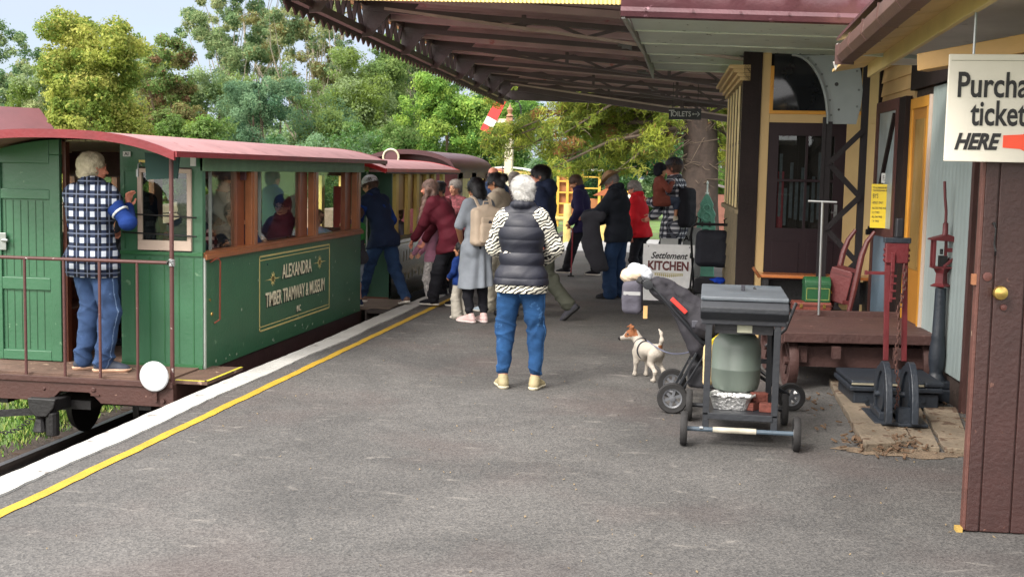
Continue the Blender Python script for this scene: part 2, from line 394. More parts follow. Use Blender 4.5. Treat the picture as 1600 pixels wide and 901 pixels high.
def grassmat():
    m = bpy.data.materials.new('grass_ground'); m.use_nodes = True; nt = m.node_tree; b = nt.nodes['Principled BSDF']; L = nt.links.new; N = nt.nodes.new
    tc = N('ShaderNodeTexCoord'); n = N('ShaderNodeTexNoise'); n.inputs['Scale'].default_value = 1.1; n.inputs['Detail'].default_value = 8; L(tc.outputs['Object'], n.inputs['Vector'])
    r = N('ShaderNodeValToRGB'); e = r.color_ramp.elements; e[0].position = .32; e[0].color = (.16, .12, .075, 1); e[1].position = .46; e[1].color = (.10, .17, .045, 1)
    x = r.color_ramp.elements.new(.7); x.color = (.16, .26, .06, 1); L(n.outputs['Fac'], r.inputs[0]); L(r.outputs[0], b.inputs['Base Color'])
    n2 = N('ShaderNodeTexNoise'); n2.inputs['Scale'].default_value = 30; n2.inputs['Detail'].default_value = 5; L(tc.outputs['Object'], n2.inputs['Vector'])
    bp = N('ShaderNodeBump'); bp.inputs['Strength'].default_value = .8; bp.inputs['Distance'].default_value = .05; L(n2.outputs['Fac'], bp.inputs['Height']); L(bp.outputs[0], b.inputs['Normal'])
    b.inputs['Roughness'].default_value = .9; return m
ASPH = asphalt(); GRASS = grassmat()
def hgt(x, y):
    t = np.clip((-5.4-x)/4, 0, 1); left = -.74+.42*t*t*(3-2*t)
    near = np.where(x > -3.5, -.12, left)
    far = np.clip((y-26)/3, 0, 1); h = near*(1-far)+np.where(x > -3.5, -.06, left)*far
    return h+.02*np.sin(x*1.7+.6*np.sin(y))*np.clip(-5.5-x, 0, 1)
xs = np.concatenate([[-400, -200, -100, -60, -40], np.arange(-30, -9, 1.5), np.arange(-9, -3.6, .3), [-3.55, -3.4], np.arange(-2, 30, 4), [40, 80, 150, 300]])
ys = np.concatenate([[-40, -10], np.arange(0, 30, .6), np.arange(30, 60, 3), [80, 120, 200, 420]])
XX, YY = np.meshgrid(xs, ys, indexing='ij'); V = np.stack([XX, YY, hgt(XX, YY)], -1).reshape(-1, 3)
ni, nj = len(xs), len(ys); I = (np.arange(ni-1)[:, None]*nj+np.arange(nj-1)[None]).ravel()
structure(npmesh('ground', V, np.stack([I, I+nj, I+nj+1, I+1], 1), GRASS))
# platform slab
structure(MB().box(-3.43, -4, -.7, 6, 25.6, 0).build('platform', ASPH))
CONC = M('pale_concrete', S(150, 150, 150), .8, .1, 2, .3)
structure(MB().box(-3.36, 25.6, -.5, 6, 31, -.01).build('concrete_path', CONC))
# platform edge: painted coping stones with a worn inner border
EDGEW = M('worn_white_edge_paint', S(176, 175, 170), .7, .10, 3, .4, 20, wear=S(110, 105, 100), wamt=.16, wscale=4)
vs = []; r_ = random.Random(3); yy = -4
mb = MB(); yv = [-4+i*.09 for i in range(330)]
L_ = [(-3.60+.012*math.sin(y*1.3)+r_.uniform(-.005, .005)) for y in yv]; R_ = [(-3.405+.02*math.sin(y*.9+1)*math.sin(y*2.1)+r_.uniform(-.006, .006)) for y in yv]
v = []
for i, y in enumerate(yv): v += [(L_[i], y, -.12), (L_[i], y, .012), (R_[i], y, .012), (R_[i], y, -.02)]
f = []
for i in range(len(yv)-1):
    for k in range(3): a = i*4+k; f.append((a, a+1, a+5, a+4))
structure(mb.add(v, f).build('platform_edge', EDGEW))
structure(MB().box(-3.55, -4, -.72, -3.44, 25.6, -.1).build('platform_wall', M('dark_platform_wall', S(58, 48, 42), .85, .2, 4, .5)))
YEL = M('yellow_line_paint', S(176, 142, 36), .65, .12, 6, .3, 60, wear=S(100, 92, 68), wamt=.08, wscale=14)
v = []; f = []
for i, y in enumerate(yv):
    e = .0035*math.sin(y*7)+r_.uniform(-.003, .003); v += [(-3.258+e, y, .005), (-3.188+e*.6+r_.uniform(-.003, .003), y, .005)]
f = [(i*2, i*2+2, i*2+3, i*2+1) for i in range(len(yv)-1)]
structure(MB().add(v, f).build('platform_line', YEL))
# tracks
BALL = M('track_bed', S(70, 60, 52), .9, .35, 14, .9, 30)
structure(MB().box(-5.75, -4, -.9, -3.57, 60, -.715).build('track_bed', BALL))
RAILM = M('rail_steel', S(92, 88, 86), .35, .15, 20, .1, metal=.7)
tr = thing('railway_track', 'narrow gauge track of steel rails on dark sleepers beside the platform', 'railway track', (-4.875, 4, -.7))
for x in (-5.17, -4.58):
    MB().box(x-.05, -4, -.7, x+.05, 60, -.685).box(x-.012, -4, -.69, x+.012, 60, -.64).box(x-.028, -4, -.645, x+.028, 60, -.615).build('rail', RAILM, tr, loc=(4.875, -4, .7))
m_ = MB()
for i in range(58): y = -3.5+i*.62; m_.box(-5.5, y, -.74, -4.2, y+.18, -.70)
m_.build('sleepers', M('sleeper_wood', S(70, 56, 46), .85, .25, 9, .4), tr, loc=(4.875, -4, .7))
# grass blades and weeds beside the track
def tufts(name, n, xr, yr, h, cols, dens=None, label='', cat='grass', seed=1, zf=None):
    R = np.random.RandomState(seed); x = R.uniform(*xr, n); y = R.uniform(*yr, n)
    if dens is not None: k = dens(x, y) > R.rand(n); x, y = x[k], y[k]
    n = len(x); z = hgt(x, y)-.01 if zf is None else zf(x, y); a = R.rand(n)*6.28; hh = h*(.35+R.rand(n)); wd = .003+.006*R.rand(n); ln = R.normal(0, .35, (n, 2))*hh[:, None]
    B = np.stack([x, y, z], 1); u = np.stack([np.cos(a), np.sin(a), 0*a], 1)*wd[:, None]
    T = B+np.stack([ln[:, 0], ln[:, 1], hh], 1); Mid = B*.5+T*.5+np.stack([0*a, 0*a, hh*.12], 1)
    V = np.stack([B-u, B+u, Mid+u*.8, T, Mid-u*.8], 1).reshape(-1, 3); i = np.arange(n)*5
    F = np.stack([i, i+1, i+2, i+3, i+4], 1)
    o = npmesh(name, V, F, [plain('%s_%d' % (name, k), c, .7) for k, c in enumerate(cols)], None, False, R.randint(0, len(cols), n))
    return tag(o, label, cat, kind='stuff')
cl = lambda x, y: .15+.85*((np.sin(x*2.3+1)+np.sin(y*1.9+x))>-.1)*np.clip((-5.55-x)*3, 0, 1)
tufts('grass', 120000, (-9.0, -5.5), (6, 13), .075, [S(84, 120, 40), S(108, 146, 52), S(150, 160, 84), S(60, 92, 36)], cl, 'low green grass and weeds growing beside the railway track')
tufts('lawn_grass', 50000, (-16, -5.8), (12, 40), .07, [S(100, 150, 48), S(120, 170, 58)], None, 'bright green lawn grass beyond the train', seed=4)

# ================================================================= carriage one
def arch_z(x, xc, hw, ze, rise): return ze+rise*(1-abs((x-xc)/hw)**2.7)
def roof(root, y0, y1, xc, hw, ze, rise, th, mt, mf, L0, band=.06):
    n = 18; xs = [xc-hw+2*hw*i/n for i in range(n+1)]
    top = [(x, arch_z(x, xc, hw, ze, rise)) for x in xs]
    poly = top+[(x, z-th) for x, z in reversed(top)]
    o = MB().prism(poly, y0+.02, y1-.02).build('roof', mt, root, loc=L0, smooth=True)
    b = [(x, z+.004) for x, z in top]+[(x, z-band) for x, z in reversed(top)]
    MB().prism(b, y0-.01, y0+.022).build('roof_fascia', mf, o)
    MB().prism(b, y1-.022, y1+.01).build('roof_fascia', mf, o)
    for s in (1, -1):
        MB().box(xc+s*(hw-.005), y0, ze-.036, xc+s*(hw+.018), y1, ze+.008).build('roof_edge', mf, o)
    return o
XF, XB, XC = -4.0, -5.76, -4.88
def carriage_one():
    R = thing('passenger_carriage', 'green tramway carriage with red arched roof and gold lettered panel at platform edge', 'train carriage', (XC, 11.4, -.62)); L0 = -R.location
    b = lambda mb, n, m, p=R, **k: mb.build(n, m, p, loc=L0 if p is R else None, **k)
    # side body with a thin dark seam and a pale corner strip
    body = b(MB().box(XF-.03, 9.25, -.02, XF, 13.72, .885), 'side_panel', GREEN, bevel=.004)
    b(MB().box(XB, 9.25, -.02, XB+.03, 13.72, .885), 'side_panel', GREEN)
    b(MB().box(XF-.005, 9.235, 0, XF+.012, 9.262, .9), 'corner_strip', plain('pale_strip', S(170, 178, 170), .5))
    b(MB().box(XF-.06, 9.2, -.2, XF-.012, 13.8, -.022).box(XB+.01, 9.2, -.2, XB+.06, 13.8, -.022), 'sole_bar', M('sole_bar_brown', S(52, 30, 30), .6, .2, 5, .2))
    b(MB().box(XF-.06, 9.24, .885, XF+.03, 13.74, .925).box(XF-.09, 9.24, .92, XF+.012, 13.74, .945), 'window_sill', TIMBER, bevel=.004)
    b(MB().box(XB-.02, 9.24, .885, XB+.06, 13.74, .94), 'window_sill', TIMBER)
    b(MB().box(XF-.02, 9.22, 1.595, XF+.018, 13.79, 1.715).box(XB-.018, 9.22, 1.595, XB+.02, 13.79, 1.715), 'header_board', GREEN_H, bevel=.003)
    b(MB().box(XF-.04, 9.25, .93, XF-.002, 9.285, 1.6), 'corner_post', GREEN)
    P = [(9.87, 10.0, .10), (10.33, 10.44, .05), (11.78, 11.9, .12), (12.03, 12.16, .05), (13.58, 13.72, .05)]
    for y0, y1, dp in ((10.30, 10.44, .06), (12.02, 12.17, .06), (13.56, 13.72, .06)):
        b(MB().box(XF-.07, y0, .925, XF-.004, y1, 1.6).box(XF-.012, y0+.035, .925, XF+.006, y1-.035, 1.6), 'window_post', TIMBER, bevel=.004)
    for y0, y1 in ((10.12, 10.30), (11.80, 12.02), (13.34, 13.56)): b(MB().box(XF-.13, y0, .925, XF-.075, y1, 1.6), 'sliding_sash', M('sash_timber', S(118, 62, 36), .4, .15, 6, .1, coat=.2), bevel=.004)
    for y0, y1 in ((9.62, 10.12), (10.75, 11.8), (12.17, 13.0)):
        b(MB().box(XF-.105, y0, .93, XF-.099, y1, 1.6), 'window_pane', GLASS)
        b(MB().box(XF-.115, y0-.012, .93, XF-.09, y0+.002, 1.6), 'sash_edge', plain('grey_edge', S(120, 125, 120), .4))
    # far side windows: framed openings with a high lower rail
    m_ = MB(); 
    for y0, y1 in ((9.25, 9.45), (10.3, 10.46), (11.1, 11.2), (11.9, 12.1), (12.9, 13.0), (13.5, 13.72)): m_.box(XB+.01, y0, .93, XB+.07, y1, 1.6)
    m_.box(XB+.01, 9.3, .93, XB+.06, 13.7, 1.02).box(XB+.01, 9.3, 1.54, XB+.06, 13.7, 1.6)
    b(m_, 'far_window_frames', TIMBER, bevel=.004)
    b(MB().box(XB+.035, 9.4, 1.0, XB+.039, 13.6, 1.56), 'far_window_glass', GLASS)
    for z in (1.12, 1.26): b(MB().cyl((XB+.0, 9.3, z), (XB+.0, 13.6, z), .006, 6), 'window_bar', BLACKM)
    # floor, ceiling lining, end wall
    b(MB().box(XB, 8.66, -.05, XF-.03, 13.72, -.0), 'floor', FLOORT)
    m_ = MB()
    for i in range(9): y = 8.67+i*.065; m_.box(XB, y, 0, XF-.03, y+.06, .012)
    b(m_, 'platform_boards', FLOORT, bevel=.003)
    m_ = MB()
    for i in range(30):
        xa = XB+.05+i*.056; m_.box(xa, 9.2, arch_z(xa+.02, XC, .99, 1.74, .15)-.075, xa+.05, 13.7, arch_z(xa+.02, XC, .99, 1.74, .15)-.06)
    b(m_, 'ceiling_boards', M('ceiling_cream', S(168, 152, 130), .6, .1, 4, .1))
    # right end panel with its cream window
    def hull(x0, x1, z0, ztop=None):
        n = 8; xs = [x0+(x1-x0)*i/n for i in range(n+1)]
        return [(x0, z0)]+[(x1, z0)]+[(x, arch_z(x, XC, .99, 1.74, .15)-.055) for x in reversed(xs)]
    xo0, xo1 = -5.19, -4.70
    m_ = MB().box(-4.70, 9.22, 0, XF, 9.25, .93).box(-4.70, 9.22, .93, -4.54, 9.25, 1.62).box(-4.09, 9.22, .93, XF, 9.25, 1.62)
    m_.prism(hull(-4.70, XF, 1.621), 9.22, 9.25)
    ep = b(m_, 'end_panel', GREEN)
    g = MB()
    for i in range(5): g.box(-4.58+i*.125, 9.216, .03, -4.572+i*.125, 9.2195, .9)
    b(g.box(-4.70, 9.205, .915, XF+.005, 9.2195, .945).box(-4.7, 9.208, 0, XF, 9.2195, .035).box(-4.665, 9.2145, .96, -4.66, 9.2195, 1.58).box(-4.665, 9.2145, 1.585, -4.56, 9.2195, 1.59), 'board_beads', M('bead_green', S(40, 92, 54), .4, .1))
    b(MB().box(-4.54, 9.19, .955, -4.085, 9.2195, 1.035).box(-4.54, 9.19, 1.575, -4.085, 9.2195, 1.61).box(-4.54, 9.19, 1.035, -4.505, 9.2195, 1.575).box(-4.12, 9.19, 1.035, -4.085, 9.2195, 1.575), 'end_window_frame', CREAM_P, bevel=.003)
    b(MB().box(-4.505, 9.21, 1.035, -4.12, 9.214, 1.575), 'end_window_glass', GLASS)
    for z in (1.085, 1.235): b(MB().cyl((-4.66, 9.17, z+.01), (-4.03, 9.17, z-.01), .007, 6), 'guard_bar', BLACKM)
    # left door leaf with three sunk panels
    m_ = MB(); x0, x1 = -5.80, -5.19
    m_.box(x0, 9.17, .02, x1, 9.19, 1.0).prism(hull(x0, x1, 1.0), 9.17, 9.19)
    dl = b(m_, 'door', GREEN)
    fr = MB(); ya, yb = 9.15, 9.1705
    for xa, xb_, za, zb in ((x0, x0+.09, .02, 1.70), (x1-.09, x1, .02, 1.70), (x0+.091, x1-.091, .02, .1), (x0+.091, x1-.091, .60, .70), (x0+.091, x1-.091, 1.34, 1.42)): fr.box(xa, ya, za, xb_, yb, zb)
    fr.prism(hull(x0+.091, x1-.091, 1.63), ya, yb).prism(hull(x0, x0+.09, 1.702), ya, yb).prism(hull(x1-.09, x1, 1.702), ya, yb)
    fr.build('door_frame', GREEN, dl, bevel=.006)
    g = MB()
    for i in range(7): xx = x0+.12+i*.066; g.box(xx, 9.167, .71, xx+.005, 9.1695, 1.33).box(xx, 9.167, .11, xx+.005, 9.1695, .59)
    g.build('door_board_joints', plain('joint_green', S(28, 66, 38), .6), dl)
    lk = MB().box(-5.35, 9.14, .93, -5.29, 9.149, 1.06).box(-5.345, 9.11, .98, -5.295, 9.14, 1.01)
    lk = MB().box(-5.72+.0, 9.135, .92, -5.66, 9.149, 1.06).cyl((-5.69, 9.13, 1.0), (-5.63, 9.12, 1.0), .014, 8).build('door_lock', STEEL, dl, bevel=.003)
    b(MB().box(-5.19, 9.2, 0, -5.16, 9.26, 1.86), 'door_jamb', TIMBER_D)
    # inner dark lintel + far end wall and low seats
    b(MB().box(-5.74, 10.2, 1.52, -4.03, 10.24, 1.74), 'cross_lintel', M('inner_maroon', S(70, 34, 38), .6, .15))
    m_ = MB().box(-5.72, 13.66, 0, -5.2, 13.70, 1.72).box(-4.56, 13.66, 0, -4.03, 13.70, .95).box(-4.56, 13.66, 1.55, -4.03, 13.70, 1.72)
    b(m_, 'far_end_wall', TIMBER_D)
    sb = MB()
    sb.box(-5.74, 9.5, .36, -5.35, 13.6, .40).box(-5.74, 9.5, .0, -5.70, 13.6, .9).box(-4.42, 9.5, .36, -4.04, 13.6, .40).box(-4.36, 9.5, 0, -4.33, 13.6, .36).box(-5.38, 9.5, 0, -5.35, 13.6, .36)
    b(sb, 'bench_seats', TIMBER_D, bevel=.01)
    # roof
    ro = roof(R, 8.47, 14.4, XC, .99, 1.735, .15, .03, ROOFTOP, MAROON, L0)
    # end beam with notch
    zc = -.195
    poly = [(-5.80, -.02), (-3.97, -.02), (-3.97, zc), (-4.56, zc), (-4.62, zc+.055), (-4.66, zc+.08), (-4.90, zc+.08), (-4.95, zc+.03), (-4.98, zc+.0), (-5.80, zc)]
    b(MB().prism(poly, 8.60, 8.66), 'end_beam', BROWN, bevel=.004)
    b(MB().box(-5.80, 8.585, -.045, -3.97, 8.60, .0), 'beam_capping', BROWN, bevel=.004)
    b(MB().lathe([(.012, 0), (.02, .006), (.012, .012)], (-4.62, 8.588, -.09), 10, 'y').lathe([(.008, 0), (.014, .006), (.008, .01)], (-5.03, 8.59, -.1), 8, 'y').box(-4.64, 8.588, -.135, -4.57, 8.6, -.125), 'bolt_heads', BROWN)
    b(MB().box(XF-.04, 8.62, -.2, XF, 9.25, -.03), 'sole_bar_end', BROWN)
    # disc on its bracket
    dk = b(MB().lathe([(.001, 0), (.108, .0), (.116, .006), (.116, .014), (.001, .014)], (-4.105, 8.552, .045), 40, 'y'), 'round_marker', M('marker_white', S(178, 180, 182), .45, .04, 4, .1, wear=S(160, 158, 150), wamt=-.04), smooth=True)
    b(MB().box(-4.115, 8.575, -.14, -4.09, 8.588, .04).lathe([(.016, 0), (.016, .012)], (-4.105, 8.572, -.14), 10, 'y').lathe([(.018, 0), (.018, .012)], (-4.05, 8.575, -.145), 10, 'y').lathe([(.014, 0), (.014, .012)], (-4.105, 8.572, -.1), 10, 'y'), 'marker_bracket', BROWN)
    # railing and pipe posts
    rl = b(MB().tube([(-5.85, 8.63, .905), (-4.02, 8.63, .905)], .014, 10), 'guard_rail', CHIP, smooth=True)
    m_ = MB()
    for x in (-5.48, -5.195, -4.87, -4.577, -4.27): m_.cyl((x, 8.63, 0), (x, 8.63, .9), .0115, 8)
    b(m_, 'rail_uprights', CHIP, smooth=True)
    b(MB().cyl((-3.99, 8.63, -.02), (-3.99, 8.63, 1.72), .0165, 10), 'corner_pole', CHIP, smooth=True)
    wr = MB()
    for i in range(5): z = .885+i*.011; wr.tube([(-3.99+.022*math.cos(a), 8.63+.022*math.sin(a), z+.002*math.sin(3*a)) for a in [k*math.pi/5 for k in range(11)]], .005, 5)
    b(wr.tube([(-4.03, 8.62, .9), (-4.0, 8.6, .93), (-3.97, 8.61, .89)], .006, 5), 'wire_lashing', STEEL)
    # small fittings at the corner
    b(MB().prism([(-4.245, 1.73), (-3.965, 1.72), (-3.985, 1.54), (-4.235, 1.525)], 8.72, 8.74), 'dark_green_canvas_flap', plain('flap_green', S(18, 50, 44), .8))
    b(MB().box(-4.075, 9.16, 1.635, -4.03, 9.17, 1.715), 'white_number_plate', WHITE)
    b(MB().box(-4.53, 9.2, 1.655, -4.42, 9.2095, 1.675), 'yellow_handle', YELLOWP)
    pl = b(MB().box(-4.665, 9.2, 1.70, -4.60, 9.2095, 1.74), 'number_tag', WHITE)
    lettering('AI', .04, INK, pl, (-4.633, 9.199, 1.72), FX, depth=.0005, bold=.0008)
    b(MB().cyl((-4.535, 9.19, 1.54), (-4.535, 9.19, 1.6), .013, 8).tube([(-4.53, 9.19, 1.6), (-4.53, 9.19, 1.64), (-4.51, 9.19, 1.655), (-4.5, 9.19, 1.63)], .006, 6), 'lamp_hook', STEEL)
    hb = MB().tube([(XF+.005, 9.36, .86), (XF+.04, 9.36, .88), (XF+.04, 9.44, .885), (XF+.045, 9.47, .86), (XF+.04, 9.47, .38), (XF+.005, 9.44, .35)], .008, 6)
    b(hb, 'grab_handle', M('copper_pipe', S(140, 76, 58), .4, .1, metal=.4), smooth=True)
    b(MB().lathe([(.012, 0), (.012, .006)], (XF, 9.36, .55), 8, 'x').lathe([(.018, 0), (.015, .006)], (XF, 9.40, .43), 8, 'x'), 'brass_catch', BRASS)
    # step board
    st = b(MB().box(-4.24, 8.7, -.03, -3.74, 9.42, -.002), 'step_board', FLOORT, bevel=.003)
    MB().box(-4.0, 8.7, -.0015, -3.74, 8.725, .001).box(-3.765, 8.7, -.0015, -3.738, 9.42, .001).build('step_edge_line', plain('step_yellow', S(190, 180, 60), .6), st)
    b(MB().box(-3.72-.2, 13.75, -.05, -3.70, 14.3, -.02).box(-3.95, 13.75, -.2, -3.93, 14.3, -.02), 'step_board', M('dark_step', S(60, 52, 48), .8))
    # underframe, wheels, coupling
    b(MB().box(-5.05, 8.7, -.27, -4.7, 13.7, -.2).box(-5.5, 8.7, -.25, -5.4, 13.7, -.2).box(-4.3, 8.7, -.25, -4.2, 13.7, -.2), 'underframe', BLACKM)
    for y in (9.45, 12.9):
        for x, s in ((-5.17, -1), (-4.58, 1)):
            wl = b(MB().lathe([(.03, -.035), (.2, -.03), (.235, -.03), (.24, .02), (.262, .02), (.262, .035), (.05, .03)], (x, y, -.355), 28, 'x'), 'wheel', BLACKM, smooth=True)
            sp = MB()
            for k in range(6): a = k*math.pi/3; sp.bar((x, y, -.355), (x, y+.2*math.cos(a), -.355+.2*math.sin(a)), .03, .05)
            sp.build('wheel_spokes', BLACKM, wl)
        b(MB().cyl((-5.3, y, -.355), (-4.45, y, -.355), .03, 8).box(-5.36, y-.09, -.43, -5.26, y+.09, -.24).box(-4.49, y-.09, -.43, -4.39, y+.09, -.24), 'axle', BLACKM)
    b(MB().box(-4.97, 8.42, -.25, -4.86, 8.7, -.16).prism([(-5.03, -.13), (-4.80, -.13), (-4.82, -.2), (-4.88, -.27), (-4.97, -.27), (-5.02, -.22)], 8.36, 8.42).lathe([(.05, 0), (.05, .18)], (-4.86, 8.42, -.42), 12).lathe([(.06, 0), (.035, .1), (.06, .2)], (-4.97, 8.44, -.4), 12), 'buffer_block', BLACKM, bevel=.008)
    b(MB().bar((-4.98, 8.42, -.24), (-5.9, 8.25, -.31), .035, .05), 'draw_bar', BLACKM)
    ch = MB()
    for i in range(13):
        t = i/12; c = Vector((-5.0-.33*t, 8.36-.06*t, -.29-.09*math.sin(math.pi*t*.9)-.03*t)); ax = (0, 1, 0) if i % 2 else (0, .25, 1)
        u = Vector((1, 0, -.2)).normalized(); w_ = Vector(ax).cross(u).normalized()
        ch.tube([c+u*.022*math.cos(a)+w_*.012*math.sin(a) for a in [k*math.pi/4 for k in range(9)]], .0045, 5, cap=False)
    for i in range(5):
        t = i/4; c = Vector((-5.42-.0*t-.16*t, 8.3, -.36+.16*t)); u = Vector((1, 0, -1)).normalized(); w_ = Vector((0, 1, 0)) if i % 2 else Vector((.7, 0, .7))
        ch.tube([c+u*.026*math.cos(a)+w_*.014*math.sin(a) for a in [k*math.pi/4 for k in range(9)]], .0055, 5, cap=False)
    ch.tube([(-5.38+.045*math.cos(a), 8.3, -.385+.035*math.sin(a)) for a in [k*math.pi/8 for k in range(17)]], .006, 6, cap=False)
    b(ch, 'coupling_chain', BLACKM)
    # lettered panel
    GOLD = plain('gold_lining', S(206, 188, 120), .45); IVORY = plain('ivory_lettering', S(224, 216, 186), .45)
    y0, y1, z0, z1 = 10.47, 12.54, .155, .82
    ln = MB(); X = XF+.0015
    def strip(ya, za, yb, zb): ln.box(XF-.001, ya, za, X, yb, zb)
    strip(y0, z1, y1, z1+.014); strip(y0, z1-.032, y1, z1-.024); strip(y0, z0-.014, y1, z0); strip(y0, z0+.024, y1, z0+.032)
    strip(y0, z0-.014, y0+.016, z1+.014); strip(y1-.016, z0-.014, y1, z1+.014)
    for yc, zc_ in ((10.82, .60), (12.2, .66)):
        ln.prism([(yc-.22, zc_), (yc, zc_+.007), (yc+.22, zc_), (yc, zc_-.007)], XF-.001, X, 'x')
        for k in range(10):
            a = math.pi*2*k/10+.2; ln.prism([(yc+.018*math.cos(a+1.2), zc_+.018*math.sin(a+1.2)), (yc+.07*math.cos(a), zc_+.07*math.sin(a)), (yc+.018*math.cos(a-1.2), zc_+.018*math.sin(a-1.2))], XF-.001, X, 'x')
    b(ln, 'gold_border', GOLD)
    def panel_text(dx, dy, dz): return [('ALEXANDRA', .185, (XF+dx, 11.50+dy, .64+dz), FSIDE, dict(depth=.0006, bold=.003, sx=.80)),
        ('TIMBER TRAMWAY & MUSEUM', .185, (XF+dx, 11.50+dy, .41+dz), FSIDE, dict(depth=.0006, bold=.003, sx=.69)),
        ('INC.', .085, (XF+dx, 11.55+dy, .245+dz), FSIDE, dict(depth=.0006, bold=.001, sx=.8))]
    for it in panel_text(.001, -.016, -.012): merge_text([it], INK, R, 'lettering_shade').location = L0
    for it in panel_text(.0028, 0, 0): merge_text([it], IVORY, R, 'lettering').location = L0
    sp = MB(); r2 = random.Random(5)      # paint chips along the hem
    for i in range(46):
        yy = 9.3+r2.random()*4.3; zz = r2.choice([.0+r2.random()*.03, r2.random()*.85]); q = .004+.012*r2.random()
        sp.prism([(yy, zz), (yy+q, zz+q*.4), (yy+q*.7, zz+q*2.0), (yy-q*.4, zz+q*1.1)], XF-.001, XF+.0012, 'x')
    b(sp, 'paint_chips', plain('chip_grey', S(150, 160, 140), .7))
    return R
carriage_one()

# ================================================================= carriage two (slatted) and engine, goods vans
def carriage_two():
    R = thing('open_sided_carriage', 'second carriage with faded red roof, cream yellow slats and black lower side', 'train carriage', (XC, 16.6, -.62)); L0 = -R.location
    b = lambda mb, n, m, p=R, **k: mb.build(n, m, p, loc=L0 if p is R else None, **k)
    GL = M('glossy_black_green', S(28, 34, 32), .22, .15, 3, .05, coat=.5)
    b(MB().box(XF-.03, 15.1, -.05, XF, 18.6, .72), 'side_panel', GL, bevel=.004)
    b(MB().box(XB, 15.1, -.05, XB+.03, 18.6, .72), 'side_panel', GL)
    b(MB().box(XF-.06, 15.1, .72, XF+.03, 18.6, .765), 'window_sill', M('grey_sill', S(120, 112, 80), .6), bevel=.004)
    b(MB().box(XF-.05, 15.1, -.2, XF-.01, 18.7, -.052), 'sole_bar', BLACKM)
    m_ = MB().box(XB, 15.1, 0, -5.15, 15.14, 1.66).box(-4.62, 15.1, 0, XF, 15.14, 1.6)
    b(m_, 'end_panel', GREEN_D, bevel=.004)
    b(MB().box(-4.33, 15.08, .05, -4.31, 15.099, 1.6), 'end_strip', plain('grey_strip', S(150, 160, 150), .5))
    for i, y in enumerate((15.32, 15.95, 16.45, 17.02, 17.5, 18.1)):
        b(MB().box(XF-.05, y, .765, XF-.0, y+.14, 1.6), 'slat', YELLOWP, bevel=.004)
    m_ = MB()
    for i in range(4): m_.box(XF-.075, 15.6+i*.52, 1.1, XF-.06, 16.08+i*.52, 1.6)
    b(m_, 'upper_lining_board', CREAM, bevel=.004)
    b(MB().box(XF-.06, 15.1, 1.58, XF+.012, 18.65, 1.63), 'header_board', M('hdr', S(130, 110, 95), .6))
    m_ = MB()
    for y in (15.3, 16.4, 17.5, 18.5): m_.box(XB+.0, y, .72, XB+.05, y+.14, 1.6)
    b(m_, 'far_slats', YELLOWP)
    b(MB().box(XB, 15.1, -.04, XF-.03, 18.7, 0).box(-5.72, 15.4, .3, -5.3, 18.5, .42).box(-4.4, 15.4, .3, -4.03, 18.5, .42), 'floor_and_seats', TIMBER_D)
    b(MB().box(-4.9, 15.5, .8, -4.6, 15.53, 1.4), 'red_panel', plain('inner_red', S(150, 50, 44), .6))
    ro = roof(R, 14.46, 18.9, XC, .97, 1.64, .14, .03, ROOFTOP, M('red_fascia', S(188, 38, 44), .4, .08), L0, .05)
    b(MB().box(-3.93, 14.5, 1.585, -3.90, 18.9, 1.625), 'roof_gutter', BROWN)
    gl = [('LYRE', .2, (XF+.003, 16.2, .38), FSIDE, dict(depth=.0006, sx=.9)), ]
    m_ = MB()
    for i in range(5): m_.box(XF, 15.75+i*.16, .42, XF+.002, 15.775+i*.16, .56)
    for i in range(8): m_.box(XF, 15.6+i*.2, .18+.03*math.sin(i*2), XF+.002, 15.68+i*.2, .26+.04*math.sin(i*3))
    b(m_, 'worn_gold_marks', plain('worn_gold', S(120, 110, 78), .6))
    b(MB().box(XF, 15.14, .66, XF+.002, 18.4, .672), 'lining_stripe', plain('lining', S(140, 130, 90), .5))
    b(MB().box(-4.1, 14.0, -.04, -3.72, 15.0, -.01).box(-5.7, 13.9, -.06, -4.1, 15.1, -.02), 'end_step', M('step_wood', S(110, 96, 84), .8))
    b(MB().box(-5.3, 13.8, -.36, -4.45, 18.7, -.2), 'underframe', BLACKM)
    for y in (15.9, 17.9):
        for x in (-5.17, -4.58): b(MB().lathe([(.03, -.035), (.235, -.03), (.262, .02), (.262, .035), (.05, .03)], (x, y, -.355), 24, 'x'), 'wheel', BLACKM, smooth=True)
carriage_two()
